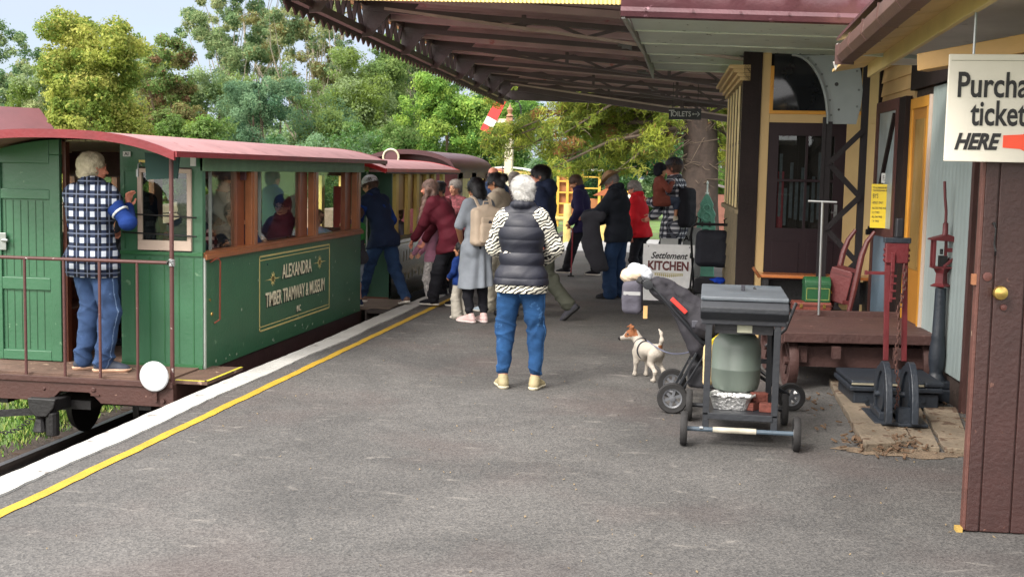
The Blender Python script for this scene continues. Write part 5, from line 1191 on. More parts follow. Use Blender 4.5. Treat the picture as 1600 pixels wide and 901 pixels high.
# 3 the man boarding and 4 the boy in front of him
L, Z_, H = (-3.93, 14.35, 0), 62, 1.64
person('man in white cap and blue fleece stepping from the platform edge onto the train', L, Z_, H, 1.05, lean=24, hip=(0, -.05), drop=.05,
    feet=((-.06, .28, .0, 5, 0), (.10, -.36, .03, -25, -12)), hands=((-.20, .42, 1.05), (.14, .10, .86)), elb=((-.6, -.6, -1), (1, -.9, -.3)), head=(6, 18, 0),
    top=dict(mat=ROYAL, sleeve=1.95, seed=5, hem=-.06), outer=dict(name='dark_vest', mat=NAVY, sleeve=.1, hem=-.14, grow=.024, collar=1), legs=dict(mat=DENIM_D, fit=1.2, cuff=.0), shoes=(M('brown_shoe', S(96, 70, 58), .6), SOLEW), hair=('short', HAIRBR), hat=cap_hat(plain('white_cap', S(216, 218, 224), .7)), skin=SKIN2)
person('boy in green top and grey shorts climbing aboard in front of the capped man', (-4.12, 13.98, 0), 75, 1.16, .95, hs=1.18, head=(0, 5, 0),
    top=dict(mat=cloth('leaf_green', S(56, 128, 66)), sleeve=.9), outer=dict(name='grey_jacket', mat=GREYD, sleeve=0, hem=-.16, cuts=[((0, 0, 1.2), (0, 0, 1))]), legs=dict(mat=cloth('light_grey', S(140, 150, 160)), len=.2), shoes=(NAVY, SOLEW), hair=('short', HAIRBR))
# 5 leaning woman, 6 the girl before her
MAR = cloth('maroon_coat', S(78, 18, 32), .8)
person('woman with long grey hair in a maroon jacket leaning forward at the yellow line', (-3.12, 14.3, 0), 78, 1.60, 1.12, True, lean=34, hip=(0, -.10), feet=((-.10, .12, 0, 8, 0), (.10, -.14, 0, -10, 0)),
    hands=((-.12, .40, .88), (.12, .36, .84)), elb=((-.6, -.8, -1), (.6, -1, -.6)), head=(8, 8, 0), neckf=.02, outer=dict(mat=MAR, sleeve=1.95, hem=-.20, grow=.026, flare=.17), legs=dict(mat=BLK, fit=1.22, cuff=.0, ankle=.062), shoes=(BLK, SOLEW), hair=('long', M('long_grey_hair', S(108, 84, 74), .5, .4, 22, .5, 90)), skin=SKIN3)
person('small girl in pink top at the train edge, half hidden by the woman in maroon', (-3.36, 14.62, 0), 85, 1.12, .95, hs=1.18, fem=False, hands=((-.2, .3, .95), (.16, .34, .84)), elb=((-1, -1, -1), (1, -1, -1)),
    top=dict(mat=cloth('pink_cloth', S(176, 120, 142)), hem=-.12), legs=dict(mat=M('patterned_leggings', S(190, 184, 180), .8, .5, 25)), shoes=(BLK, SOLEW), hair=('bob', HAIRBR))
# 7 woman in grey dress, 8 toddler
p7, k7 = person('woman with black bobbed hair in a long pale grey dress, black leggings and pink trainers', (-2.46, 12.92, 0), 38, 1.57, 1.12, True,
    feet=((-.085, .0, 0, 25, 0), (.085, -.02, 0, -5, 0)), hands=((-.12, .22, 1.0), (.14, .2, 1.0)), elb=((-1, -.4, -.8), (1, -.3, -.8)), head=(18, 22, 0), dress=dict(mat=cloth('pale_grey_dress', S(128, 134, 142)), hem=.44, sleeve=.92, flare=.215, tilt=.12),
    legs=dict(mat=BLK, fit=.98, cuff=.05, ankle=.044), shoes=(plain('pink_trainer', S(206, 176, 172), .7), plain('pinkish_sole', S(216, 200, 196), .6), 1.05), hair=('bob', HAIRB), skin=SKIN2)
person('toddler in a bright blue and white top and pale trousers beside the grey dress', (-2.70, 13.22, 0), 55, .80, 1.15, hs=1.55, head=(20, 0, 0), hands=((-.2, .2, 1.0), (.2, .1, .9)),
    top=dict(mat=ROYAL, hem=-.1, sleeve=1.9, grow=.03), legs=dict(mat=cloth('oatmeal', S(178, 172, 160)), fit=1.7, ankle=.08, cuff=0), shoes=(SOLEW, SOLEW, 1.2), hair=('bob', HAIRB), skin=SKIN2)
# 9 glasses woman in beige
person('woman with tied back black hair and glasses in a beige jumper and cream trousers', (-2.42, 13.98, 0), 72, 1.63, .98, True, head=(0, 22, 0), feet=((-.09, .08, 0, 5, 0), (.09, -.05, 0, -5, 0)), hands=((-.1, .3, 1.02), (.12, .3, 1.0)), elb=((-1, -.6, -.8), (1, -.6, -.8)),
    top=dict(mat=M('beige_jumper', S(172, 158, 138), .9, .1, 5, .3, wear=S(30, 30, 36), wamt=.02, wscale=6), hem=-.12, grow=.028), legs=dict(mat=cloth('cream_cloth', S(190, 184, 168)), fit=1.35, cuff=0, ankle=.07), shoes=(M('pale_blue_shoe', S(150, 164, 176), .7), SOLEW), hair=('bun', HAIRB), glasses=True, skin=SKIN2)
# 10-12, 14 the people behind
person('woman with black hair in a dark maroon top behind the leaning woman', (-3.50, 15.7, 0), 150, 1.50, 1.0, True, head=(10, 25, 0), top=dict(mat=cloth('dark_red', S(80, 30, 38))), legs=dict(mat=BLK), shoes=(BLK, SOLEB), hair=('bun', HAIRB), vox=.011, skin=SKIN2)
person('older woman with grey hair and glasses in a patterned top standing behind the crowd', (-3.46, 16.5, 0), 165, 1.50, 1.1, True, head=(-10, 8, 0), glasses=True, top=dict(mat=M('floral_top', S(120, 60, 66), .8, .7, 25)), legs=dict(mat=BLK), shoes=(BLK, SOLEB), hair=('full', HAIRG), vox=.011)
person('balding man in a navy jacket with his back turned behind the queue', (-3.12, 17.5, 0), -8, 1.70, 1.15, outer=dict(mat=cloth('slate_navy', S(40, 56, 84)), collar=1, hem=-.14), legs=dict(mat=BLK), shoes=(BLK, SOLEB), hair=('bald', HAIRBR), skin=SKIN3, vox=.011)
person('grey haired person in a dark coat at the back of the queue', (-2.93, 18.3, 0), -20, 1.62, 1.1, outer=dict(mat=cloth('dark_brown_coat', S(50, 42, 46)), collar=1), legs=dict(mat=BLK), shoes=(BLK, SOLEB), hair=('full', HAIRG), vox=.011)
person('brown haired person in a blue coat just behind the man in glasses', (-2.32, 15.9, 0), 40, 1.58, 1.1, True, outer=dict(mat=cloth('mid_blue', S(34, 60, 112))), legs=dict(mat=BLK), shoes=(BLK, SOLEB), hair=('full', HAIRBR), vox=.011)
# 13 man with glasses walking
person('man with black hair and glasses in navy hoodie and olive trousers walking left', (-1.80, 13.35, 0), 84, 1.74, 1.12, feet=((-.09, .34, 0, 2, 0), (.09, -.36, .10, -4, -42)), drop=.02, lean=4, hands=((-.26, -.12, .84), (.26, .22, .92)), head=(4, 4, 0),
    outer=dict(mat=cloth('navy_hoodie', S(28, 36, 58)), hood=1, hem=-.12, fold=.013), legs=dict(mat=cloth('olive_cloth', S(74, 76, 66)), fit=1.2, ankle=.06, cuff=.03, fold=.012), shoes=(GREYD, SOLEB, 1.08), hair=('short', HAIRB), glasses=True, skin=SKIN3, brow=HAIRB, vox=.007)
# 15 purple coat with cane
L, Z_, H = (-2.0, 19.32, 0), 80, 1.62
person('elderly woman in a dark purple coat and black trousers walking with a red cane', L, Z_, H, 1.08, True, lean=14, hip=(0, -.06), feet=((-.09, .24, 0, 0, 0), (.09, -.26, 0, 0, 0)), hands=(WL(L, Z_, H, (-2.14, 19.15, .86)), (.2, .06, .86)), elb=((-.6, -1, -.6), (.6, -1, -.3)), hdir=((.2, .6, -.6), None), head=(10, 28, 0),
    outer=dict(mat=cloth('dark_purple', S(30, 24, 58)), hem=-.17, collar=1, flare=.16), legs=dict(mat=BLK, fit=1.3, cuff=0), shoes=(BLK, SOLEW), hair=('full', HAIRBR), skin=SKIN2, vox=.009)
cn = thing('walking_cane', 'thin red walking cane held by the woman in the purple coat', 'cane', (-2.13, 19.16, 0))
MB().tube([(0, 0, .01), (.01, 0, .72), (.0, 0, .76), (-.04, .01, .77), (-.08, .02, .76)], .011, 8).build('shaft', plain('cane_red', S(140, 44, 50), .4), cn, smooth=True)
MB().box(-.05, -.03, 0, .05, .03, .02).cyl((0, 0, 0), (0, 0, .06), .018, 10).build('foot', BLACKM, cn)
# 16 hat man holding a jacket
def cowboy(R, hp, Rhd, hs):
    m = M('tan_hat', S(150, 118, 84), .75, .2, 10, .2)
    n = 28; v = []
    for ring, (r, z) in enumerate(((.085, .05), (.13, .045), (.175, .05), (.175, .056), (.13, .052), (.085, .06))):
        for k in range(n):
            a = 2*math.pi*k/n; up = .045*abs(math.cos(a))**3*(r/.175)**2 if r > .1 else 0; v.append(tuple(hp((r*math.cos(a)*.92, r*1.08*math.sin(a)-.01, z+up))))
    f = [(i*n+k, i*n+(k+1) % n, (i+1)*n+(k+1) % n, (i+1)*n+k) for i in range(5) for k in range(n)]
    o = MB().add(v, f).build('hat_brim', m, R, smooth=True)
    blob('hat_crown', [ell(hp((0, -.012, .07)), (.088, .108, .10), Rhd), ell(hp((0, .0, .19)), (.022, .10, .05), Rhd, op='-', k=.03)], m, o, .007, .02, None, [(hp((0, 0, .045)), Rhd@[0, 0, -1.])])
    MB().tube([hp((.09*math.cos(a), .109*math.sin(a)-.012, .062)) for a in [k*math.pi/8 for k in range(17)]], .008, 6, cap=False).build('hat_band', plain('band_brown', S(92, 58, 44), .6), o)
L, Z_, H = (-1.17, 16.05, 0), 78, 1.68
person('stout man in tan brimmed hat, black jacket and jeans looking down at a folded coat', L, Z_, H, 1.25, feet=((-.12, .06, 0, 12, 0), (.12, -.06, 0, -4, 0)), lean=5, hands=((-.10, .42, 1.13), (.12, .34, 1.05)), elb=((-.8, -.7, -.8), (1, -.5, -1)), head=(10, 38, 0),
    top=dict(mat=cloth('blue_grey_shirt', S(84, 98, 116)), hem=-.1), outer=dict(mat=cloth('black_jacket', S(30, 34, 42)), hem=-.15, collar=1.1, armw=1.3, fold=.014), legs=dict(mat=DENIM_D, fit=1.35, cuff=0, ankle=.07, fold=.013), shoes=(BLK, SOLEB), hair=('short', HAIRG), hat=cowboy, skin=SKIN3, vox=.008)
jk = thing('folded_coat', 'charcoal coat hanging down from the hands of the man in the tan hat', 'coat', (-1.42, 15.84, .75))
blob('cloth', [cap((-.16, 0, .32), (.03, 0, .34), .07, sq=((0, 1, 0), 1.6)), cap((-.10, 0, .28), (-.06, .0, -.06), .10, .13, sq=((0, 1, 0), 2.6)), cap((-.10, 0, -.02), (.02, -.02, -.30), .12, .10, sq=((0, 1, 0), 3)), cap((.0, 0, -.1), (.10, 0, -.33), .07, .05, sq=((0, 1, 0), 2.6))], GREYD, jk, .009, .03, folds(.012, (16, 10, 10), 8))
# 17 red jacket
person('grey haired woman in a bright red jacket looking down behind the man in the hat', (-.97, 17.6, 0), 70, 1.55, 1.1, True, head=(8, 28, 0), lean=8, outer=dict(mat=cloth('bright_red', S(190, 26, 36)), collar=1), legs=dict(mat=BLK), shoes=(BLK, SOLEB), hair=('curly', HAIRG), skin=SKIN3, vox=.01)
# 18 father, 19 child, 20 backpack
PLB = plaid('black_white_check', S(20, 20, 26), S(214, 214, 218), S(96, 98, 108), 15, 15)
p18, k18 = person('tall man in black and white checked shirt and dark cap carrying a small child', (-.47, 16.5, 0), 66, 1.86, 1.0, feet=((-.1, .04, 0, 6, 0), (.1, -.06, 0, -6, 0)), hands=((-.06, .30, 1.20), (.04, .32, 1.02)), elb=((-1, -.2, -.7), (1, -.2, -1)), head=(0, 4, 0),
    top=dict(mat=PLB, hem=-.18, grow=.02, flare=.16, collar=.8), legs=dict(mat=BLK, fit=1.2, cuff=0), shoes=(BLK, SOLEB), hair=('short', HAIRBR), hat=cap_hat(plain('dark_cap', S(24, 26, 34), .7), 1, True), skin=SKIN3, vox=.008)
person('small child in rust brown top and black cap held by the checked shirt man', (-.66, 16.30, .99), -70, .95, 1.15, hs=1.45, feet=((-.10, .42, .12, 0, 20), (.12, .42, .10, 0, 20)), hip=(0, 0), drop=.38, hands=((-.15, .26, .98), (.15, .26, .98)), elb=((-1, -.4, -1), (1, -.4, -1)), head=(20, 0, 0),
    top=dict(mat=cloth('rust_top', S(118, 62, 50)), hem=-.12, grow=.03), legs=dict(mat=cloth('slate_shorts', S(54, 62, 78)), fit=1.6, len=.4), shoes=(cloth('cream_sock', S(196, 186, 164)), SOLEW), hair=('full', plain('knit_black', S(24, 26, 34), .9)), skin=SKIN2, vox=.012)
bp = thing('black_backpack', 'large black backpack on the back of the man in the checked shirt', 'backpack', (-.34, 16.44, 1.26), rad(66))
blob('bag', [rbx((0, -.05, -.05), (.10, .015, .20), .06), rbx((0, -.09, -.12), (.08, .01, .10), .035)], BLK, bp, .012, .03, folds(.008))
MB().tube([(-.1, 0, .2), (-.11, .10, .26), (-.10, .2, .1)], .018, 6).tube([(.1, 0, .2), (.11, .10, .26), (.10, .2, .1)], .018, 6).build('strap', BLK, bp)
# beige backpack on the woman in the grey dress
BEI = cloth('beige_canvas', S(186, 168, 148)); a = rad(38); c7 = np.array([-2.46, 12.92, 0])+Rz(a)@np.array([0, -.115, 1.07])
bg_ = thing('beige_backpack', 'beige canvas backpack worn by the woman in the grey dress', 'backpack', tuple(c7), a)
bb_ = blob('bag', [rbx((0, -.07, -.02), (.115, .035, .155), .045), ell((0, -.07, .12), (.13, .07, .10))], BEI, bg_, .007, .03, folds(.006))
blob('front_pocket', [rbx((0, -.155, -.09), (.085, .01, .075), .028), rbx((0, -.145, .04), (.08, .006, .03), .018)], BEI, bg_, .006, .02)
MB().lathe([(.001, 0), (.022, .0), (.02, .006), (.001, .006)], (0, -.172, .03), 16, 'y').build('badge', GREYD, bg_)
for s in (-1, 1):
    MB().bar((s*.07, -.06, .17), (s*.085, .02, .27), .035, .012).bar((s*.085, .02, .27), (s*.09, .12, .30), .035, .012).build('shoulder_strap', BEI, bg_, bevel=.003)
MB().tube([(-.04, -.07, .2), (-.035, -.08, .25), (.035, -.08, .25), (.04, -.07, .2)], .008, 6).build('top_handle', BEI, bg_, smooth=True)

# passengers inside the carriages ------------------------------------
def rider(label, loc, rz, H, head=(0, 0, 0), hands=None, **k):
    return person(label, (loc[0], loc[1], loc[2]), rz, H, feet=((-.1, .30, 0, 0, 0), (.1, .30, 0, 0, 0)), drop=.48, hands=hands or ((-.15, .3, .62), (.15, .3, .62)), elb=((-1, -.6, -.6), (1, -.6, -.6)), head=head, vox=.009, group=None, **k)
rider('grey haired passenger in dark padded vest and red checked sleeves behind the carriage end window', (-4.62, 10.35, .16), 5, 1.66, top=dict(mat=plaid('red_plaid', S(120, 36, 44), S(190, 150, 150), S(70, 30, 40), 14, 14)), outer=dict(mat=cloth('grey_vest', S(66, 72, 80)), sleeve=0, quilt=.08), legs=dict(mat=BLK), shoes=(BLK, SOLEB), hair=('full', HAIRG))
rider('passenger in dark navy top seated beside the first side window', (-4.34, 10.72, .10), 190, 1.66, top=dict(mat=NAVY, grow=.03), legs=dict(mat=BLK), shoes=(BLK, SOLEB), hair=('short', HAIRB))
person('young man in a pale grey printed shirt leaning on the carriage window sill', (-4.86, 11.12, 0), -76, 1.70, lean=40, hip=(0, -.12), hands=((-.12, .60, .98), (.14, .66, .96)), elb=((-1, -.4, -.8), (1, -.4, -.8)), head=(0, -18, 0),
    top=dict(mat=M('printed_tee', S(176, 172, 166), .85, .06, 6, .2, wear=S(60, 76, 120), wamt=.03, wscale=10), sleeve=.7, grow=.02), legs=dict(mat=BLK), shoes=(BLK, SOLEB), hair=('short', HAIRBR), vox=.009)
rider('older woman in a dark maroon jacket seated at the middle carriage window', (-4.42, 12.25, .16), 165, 1.62, fem=True, head=(15, 6, 0), top=dict(mat=cloth('plum_jacket', S(64, 40, 54)), grow=.03, collar=1), legs=dict(mat=BLK), shoes=(BLK, SOLEB), hair=('full', HAIRBR), glasses=True)
rider('passenger in a pale blue top seated low behind the last carriage window', (-4.40, 13.3, .04), 180, 1.55, top=dict(mat=cloth('pale_blue', S(150, 170, 196))), legs=dict(mat=BLK), shoes=(BLK, SOLEB), hair=('short', HAIRBR))
person('passenger in black with sunglasses standing inside the carriage doorway', (-5.12, 10.35, .0), 165, 1.62, 1.05, top=dict(mat=BLK), legs=dict(mat=NAVY, fit=1.3), shoes=(BLK, SOLEB), hair=('short', HAIRB), glasses=True, skin=SKIN2, vox=.009)
rider('dark haired passenger in black seated at the second carriage slats', (-4.30, 15.75, -.02), 170, 1.62, top=dict(mat=BLK), legs=dict(mat=BLK), shoes=(BLK, SOLEB), hair=('short', HAIRB))
rider('passenger in a dark patterned coat seated deeper in the second carriage', (-4.35, 16.7, -.04), 160, 1.6, top=dict(mat=M('dark_pattern', S(60, 56, 66), .8, .6, 18)), legs=dict(mat=BLK), shoes=(BLK, SOLEB), hair=('full', HAIRBR))
# ================================================================= things on the platform
BLKP = M('black_barbecue_paint', S(34, 37, 42), .5, .15, 6, .15, wear=S(104, 110, 116), wamt=.02, wscale=7)
RUB = M('rubber', S(34, 33, 33), .8, .2, 20, .1, wear=S(84, 80, 76), wamt=.0, wscale=12)
def wheel(name, parent, c, r, w, rimcol, spokes=0, axis='x', tread=True):
    """tyre ring + rim disc or spokes; returns the wheel"""
    x, y, z = c; hub = r*.62
    t = MB(); n = 32
    prof = [(hub, -w*.4), (r*.93, -w/2), (r, -w*.25), (r, w*.25), (r*.93, w/2), (hub, w*.4)]
    ty = t.lathe(prof+[prof[0]], c, n, axis, cap=False).build('wheel', RUB, parent, smooth=True)
    m_ = MB()
    if spokes:
        m_.lathe([(hub*.86, -w*.3), (hub*1.02, -w*.42), (hub*1.02, w*.42), (hub*.86, w*.3), (hub*.86, -w*.3)], c, 24, axis, cap=False)
        for k in range(spokes):
            a = 2*math.pi*k/spokes+.3; q = (0, math.cos(a), math.sin(a)) if axis == 'x' else (math.cos(a), 0, math.sin(a))
            m_.bar(c, tuple(c[i]+q[i]*hub*.95 for i in range(3)), .014, .02)
        m_.lathe([(.001, -w*.55), (.02, -w*.5), (.02, w*.5), (.001, w*.55)], c, 14, axis)
    else: m_.lathe([(.001, -w*.45), (hub*.4, -w*.48), (hub*.5, -w*.25), (hub*1.01, -w*.3), (hub*1.01, w*.3), (hub*.5, w*.25), (hub*.4, w*.48), (.001, w*.45)], c, 24, axis)
    m_.build('rim', rimcol, ty, smooth=not spokes); return ty
def barbecue():
    R = thing('barbecue_trolley', 'black steel barbecue trolley on four small wheels with grey worn lid', 'barbecue', (.225, 7.8, 0)); L0 = -R.location
    b = lambda mb, n, m, p=R, **k: mb.build(n, m, p, loc=L0 if p is R else None, **k)
    x0, x1, y0, y1 = .005, .455, 7.44, 8.26
    for x in (x0+.02, x1-.02):
        for y in (y0+.02, y1-.02):
            s = 1 if x < .2 else -1
            b(MB().box(x-.02, y-.02, .10, x+.02, y-.014, .86).box(x-.02*s, y-.0138, .10, x-.014*s, y+.02, .86), 'leg', BLKP, bevel=.002)
    lid = M('barbecue_lid_grey', S(84, 90, 96), .5, .25, 3, .2, wear=S(66, 76, 84), wamt=.25, wscale=3)
    l = b(MB().box(-.03, y0-.02, .895, .495, y1+.03, .92), 'lid', lid, bevel=.008)
    MB().box(.22, 7.86, .92, .245, 7.9, .955).build('lid_handle', GREYD, l, bevel=.004)
    b(MB().prism([(y0-.07, .86), (y0-.07, .83), (y0-.02, .78), (y0-.02, .895)], -.03, .495, 'x'), 'front_apron', BLKP, bevel=.006)
    b(MB().box(-.02, y0-.01, .75, .485, y1+.02, .893), 'firebox', M('firebox_black', S(34, 36, 42), .55, .2, 6, .15), bevel=.006)
    b(MB().box(.195, y0+.035, .70, .285, y0+.044, .765), 'data_plate', M('plate_cream', S(150, 150, 130), .6, .15, 12))
    b(MB().box(.06, y0+.046, .69, .41, y1-.1, .748), 'drip_tray', M('tray_black', S(26, 26, 30), .6)); b(MB().box(x0, y0, .19, x1, y1, .205).box(x0+.03, y0-.008, .165, x1-.03, y0-.001, .205), 'shelf', BLKP, bevel=.003)
    b(MB().box(x0, y1-.02, .4, x1, y1, .43).bar((x1-.02, y0+.02, .22), (x1-.02, y1-.3, .66), .02, .03), 'rear_brace', BLKP)
    b(MB().tube([(-.09, y0-.02, .105), (x1+.10, y0-.02, .105)], .014, 10), 'front_axle', M('axle_paint', S(70, 84, 96), .45, .2, 10), smooth=True)
    b(MB().tube([(.07, y0-.02, .105), (.33, y0-.02, .105)], .0185, 12), 'axle_sleeve', M('grimy_white_pipe', S(170, 164, 148), .5, .2, 12, .1), smooth=True)
    b(MB().tube([(-.07, y1-.06, .105), (x1+.08, y1-.06, .105)], .014, 10), 'rear_axle', BLKP, smooth=True)
    for x, y in ((-.105, y0-.02), (x1+.115, y0-.02), (-.085, y1-.06), (x1+.09, y1-.06)): 
        w_ = wheel('wheel', R, (x, y, .105), .104, .042, M('wheel_hub_grey', S(74, 74, 74), .6, .2, 20)); w_.location = L0
    b(MB().cyl((-.01, y0-.03, .115), (.01, y0-.03, .115), .01, 8), 'split_pin', STEEL)
    # gas bottle
    G = thing('gas_bottle', 'grey green gas bottle with round collar on the barbecue shelf', 'gas bottle', (.205, 7.80, .23))
    gm = M('gas_bottle_grey', S(96, 106, 98), .42, .08, 4, .06, wear=S(104, 112, 104), wamt=-.02, wscale=12)
    MB().lathe([(.001, .045), (.10, .048), (.14, .075), (.153, .12), (.155, .2), (.1565, .203), (.1565, .209), (.155, .212), (.153, .34), (.142, .385), (.11, .42), (.055, .438), (.001, .442)], (0, 0, 0), 40).build('tank', gm, G, smooth=True)
    MB().lathe([(.105, 0), (.105, .05), (.1, .05), (.1, .0), (.105, 0)], (0, 0, 0), 32, cap=False).build('foot_ring', gm, G, smooth=True)
    v = MB(); n = 28
    for k in range(n):
        a0 = math.pi*.5+.5+(2*math.pi-1.0)*k/n; a1 = math.pi*.5+.5+(2*math.pi-1.0)*(k+1)/n
        for zz0, zz1 in (((.42, .45), (.50, .53)) if k % 7 in (2, 3, 4) else ((.42, .53),)):
            p = [(.088*math.cos(a), .088*math.sin(a)) for a in (a0, a1)]+[(.084*math.cos(a), .084*math.sin(a)) for a in (a1, a0)]
            v.prism(p, zz0, zz1, 'z')
    v.build('collar', gm, G)
    MB().cyl((0, 0, .44), (0, 0, .49), .018, 12).cyl((-.03, 0, .47), (.04, 0, .47), .011, 10).cyl((0, 0, .49), (0, 0, .515), .026, 10).build('valve', M('brass_dark', S(84, 60, 44), .45, metal=.5), G, smooth=True)
    MB().tube([(.03, 0, .47), (.1, .05, .5), (.14, .1, .56), (.15, .15, .64), (.1, .2, .7)], .008, 8).build('hose', RUB, G, smooth=True)
    # foil tray
    F = thing('foil_tray', 'crinkled foil roasting tray on the lower shelf in front of the gas bottle', 'tray', (.175, 7.60, .208), rad(-3))
    n = 60; ins, v, f = 0, [], []
    for ring, (sx_, sy_, z) in enumerate(((.10, .05, .004), (.105, .055, 0), (.125, .07, .075), (.15, .09, .085), (.15, .09, .092), (.125, .07, .083), (.10, .05, .01))):
        for k in range(n):
            a = 2*math.pi*k/n; q = (abs(math.cos(a))**4+abs(math.sin(a))**4)**-.25; w_ = 1+.022*math.sin(k*math.pi*.9) if ring in (2, 5) else 1
            v.append((sx_*q*math.cos(a)*w_, sy_*q*math.sin(a)*w_, z+(.006*math.sin(k*1.3) if ring in (3, 4) else 0)))
    for i in range(6):
        for k in range(n): f.append((i*n+k, i*n+(k+1) % n, (i+1)*n+(k+1) % n, (i+1)*n+k))
    f.append(tuple(range(n))); f.append(tuple(range(6*n, 7*n)))
    MB().add(v, f).build('tray', M('aluminium_foil', S(206, 206, 204), .28, .06, 30, .5, 60, metal=.9), F)
    # bricks
    BR = M('old_brick', S(98, 50, 40), .85, .25, 20, .5)
    for i, (x, y, z, a, l) in enumerate(((.35, 7.66, .206, 20, 'upright old red brick leaning on the barbecue shelf'), (.40, 7.55, .206, -12, 'small broken red brick at the shelf front corner'), (.31, 7.6, .206, 60, 'flat old red brick on the barbecue shelf beside the foil tray'))):
        t = thing('brick', l, 'brick', (x, y, z), rad(a), 'bricks on the barbecue shelf'); h = (.10, .055, .05)[i]
        MB().box(-.05, -.03, 0, .05, .03, h).build('block', BR, t, bevel=.006)
barbecue()
def stroller():
    R = thing('jogging_stroller', 'black three wheeled pushchair with folded hood beside the barbecue, its handle to the left', 'pushchair', (-.1, 8.7, 0)); L0 = -R.location
    b = lambda o: (setattr(o, 'location', L0), o)[1]
    FB = M('stroller_fabric', S(38, 36, 42), .8, .12, 8, .2, 120); TB = plain('stroller_tube', S(30, 32, 36), .3)
    RIM = plain('wheel_rim_grey', S(92, 94, 98), .4)
    for y, x in ((8.40, -.205), (9.02, -.225)):
        w_ = wheel('wheel', R, (x, y, .107), .107, .045, RIM, 6, 'y'); w_.location = L0
    w_ = wheel('wheel', R, (.62, 8.72, .10), .10, .045, RIM, 6, 'y'); w_.location = L0
    for y in (8.47, 8.95):
        b(MB().tube([(-.44, y, .90), (-.36, y, .86), (-.02, y, .50), (.28, y, .34), (.60, 8.72+(y-8.72)*.2, .12)], .013, 8).build('side_frame', TB, R, smooth=True))
        b(MB().bar((-.20, y, .11), (-.05, y, .42), .035, .018).bar((-.165, y, .11), (.0, y, .40), .012).build('suspension_arm', TB, R, bevel=.003))
    b(MB().tube([(-.44, 8.47, .90), (-.47, 8.49, .905), (-.47, 8.93, .905), (-.44, 8.95, .90)], .016, 8).build('handlebar', plain('foam_grip', S(34, 34, 36), .85), R, smooth=True))
    b(MB().lathe([(.001, -.02), (.035, -.018), (.035, .018), (.001, .02)], (-.40, 8.455, .885), 18, 'y').build('handle_joint', TB, R, smooth=True))
    b(MB().tube([(-.2, 8.38, .107), (-.2, 9.05, .107)], .012, 8).build('rear_axle', TB, R))
    b(blob('hood', [cap((-.36, 8.50, .87), (.02, 8.50, .60), .035, .07, sq=((0, 1, 0), 1.5)), cap((-.36, 8.92, .87), (.02, 8.92, .60), .035, .07), cap((-.30, 8.71, .86), (.05, 8.71, .62), .05, .10), cap((-.33, 8.52, .84), (-.33, 8.90, .84), .04), cap((.0, 8.52, .62), (.0, 8.9, .62), .10)], FB, R, .010, .07, folds(.012, (22, 16, 22), 3)))
    b(blob('seat', [cap((-.24, 8.52, .76), (-.06, 8.52, .46), .035, .05), cap((-.24, 8.9, .76), (-.06, 8.9, .46), .035, .05), cap((-.22, 8.71, .74), (-.03, 8.71, .44), .07, .10, sq=((1, 0, .5), 1.6)), cap((-.03, 8.55, .42), (.34, 8.60, .36), .06), cap((-.03, 8.85, .42), (.34, 8.82, .36), .06), cap((0, 8.7, .38), (.3, 8.7, .32), .10, sq=((0, 0, 1), 2))], FB, R, .011, .06, folds(.008, (14, 12, 16), 9)))
    b(blob('basket', [rbx((.10, 8.71, .24), (.18, .17, .05), .03)], plain('basket_mesh', S(46, 46, 50), .9), R, .012, .02, folds(.008)))
    b(MB().bar((-.235, 8.44, .795), (-.13, 8.44, .70), .008, .03).build('red_trim', plain('red_strap', S(196, 50, 40), .5), R, bevel=.003))
    b(MB().box(-.09, 8.43, .60, -.045, 8.445, .65).build('buckle', plain('buckle_grey', S(70, 70, 78), .5), R, bevel=.006))
    b(MB().tube([(.46, 8.5, .62), (.50, 8.52, .74), (.56, 8.6, .76), (.60, 8.7, .70)], .012, 8).tube([(.42, 8.5, .48), (.55, 8.54, .60), (.62, 8.6, .78)], .012, 8).build('front_bumper_bar', TB, R, smooth=True))
    # hanging bag, plastic bags, toys
    B = thing('hanging_stroller_bag', 'small grey fabric bag hanging from the pushchair handle', 'bag', (-.52, 8.72, .67))
    blob('pouch', [rbx((0, 0, .10), (.035, .06, .08), .035)], M('bag_grey', S(74, 72, 82), .85, .12, 8, .25), B, .008, .02, folds(.006))
    MB().box(-.06, -.10, .12, .06, -.095, .145).build('reflective_strip', plain('strip_grey', S(150, 150, 150), .4), B)
    MB().tube([(.03, -.03, .2), (.05, -.02, .24), (.05, .02, .24), (.03, .03, .2)], .008, 6).build('strap', FB, B)
    P = thing('plastic_bags', 'white and cream plastic bags bundled on top of the hanging grey bag', 'plastic bag', (-.50, 8.72, .90))
    crk = lambda a: (lambda Q: a*(np.sin(Q[:, 0]*70+3*np.sin(Q[:, 2]*40))*np.sin(Q[:, 2]*60+2*np.sin(Q[:, 1]*50))))
    blob('cream_bag', [ell((-.02, 0, .03), (.085, .07, .05)), ell((-.06, 0, .01), (.05, .06, .04))], M('cream_bag', S(196, 176, 152), .5, .1, 12, .3), P, .007, .03, crk(.004))
    blob('white_bag', [ell((-.01, -.01, .07), (.05, .04, .045)), ell((.05, 0, .04), (.06, .05, .05)), cap((.05, 0, .05), (.09, 0, .02), .04, .02)], M('white_bag', S(196, 200, 206), .4, .05, 12, .3), P, .006, .03, crk(.005))
    y = thing('yellow_toy', 'bright yellow patterned pouch tucked into the side of the pushchair', 'pouch', (.07, 8.40, .50), rad(10))
    MB().prism([(-.05, -.03), (.0, -.06), (.09, .04), (.07, .10), (.02, .06), (-.03, .02)], -.015, .015).build('body', M('yellow_pattern', S(226, 196, 40), .6, .1, 10, .1, wear=S(80, 66, 50), wamt=.1, wscale=40), y, bevel=.006)
    tt = thing('tan_soft_toy', 'tan padded cloth hanging behind the left leg of the barbecue', 'cloth', (.03, 8.2, .27))
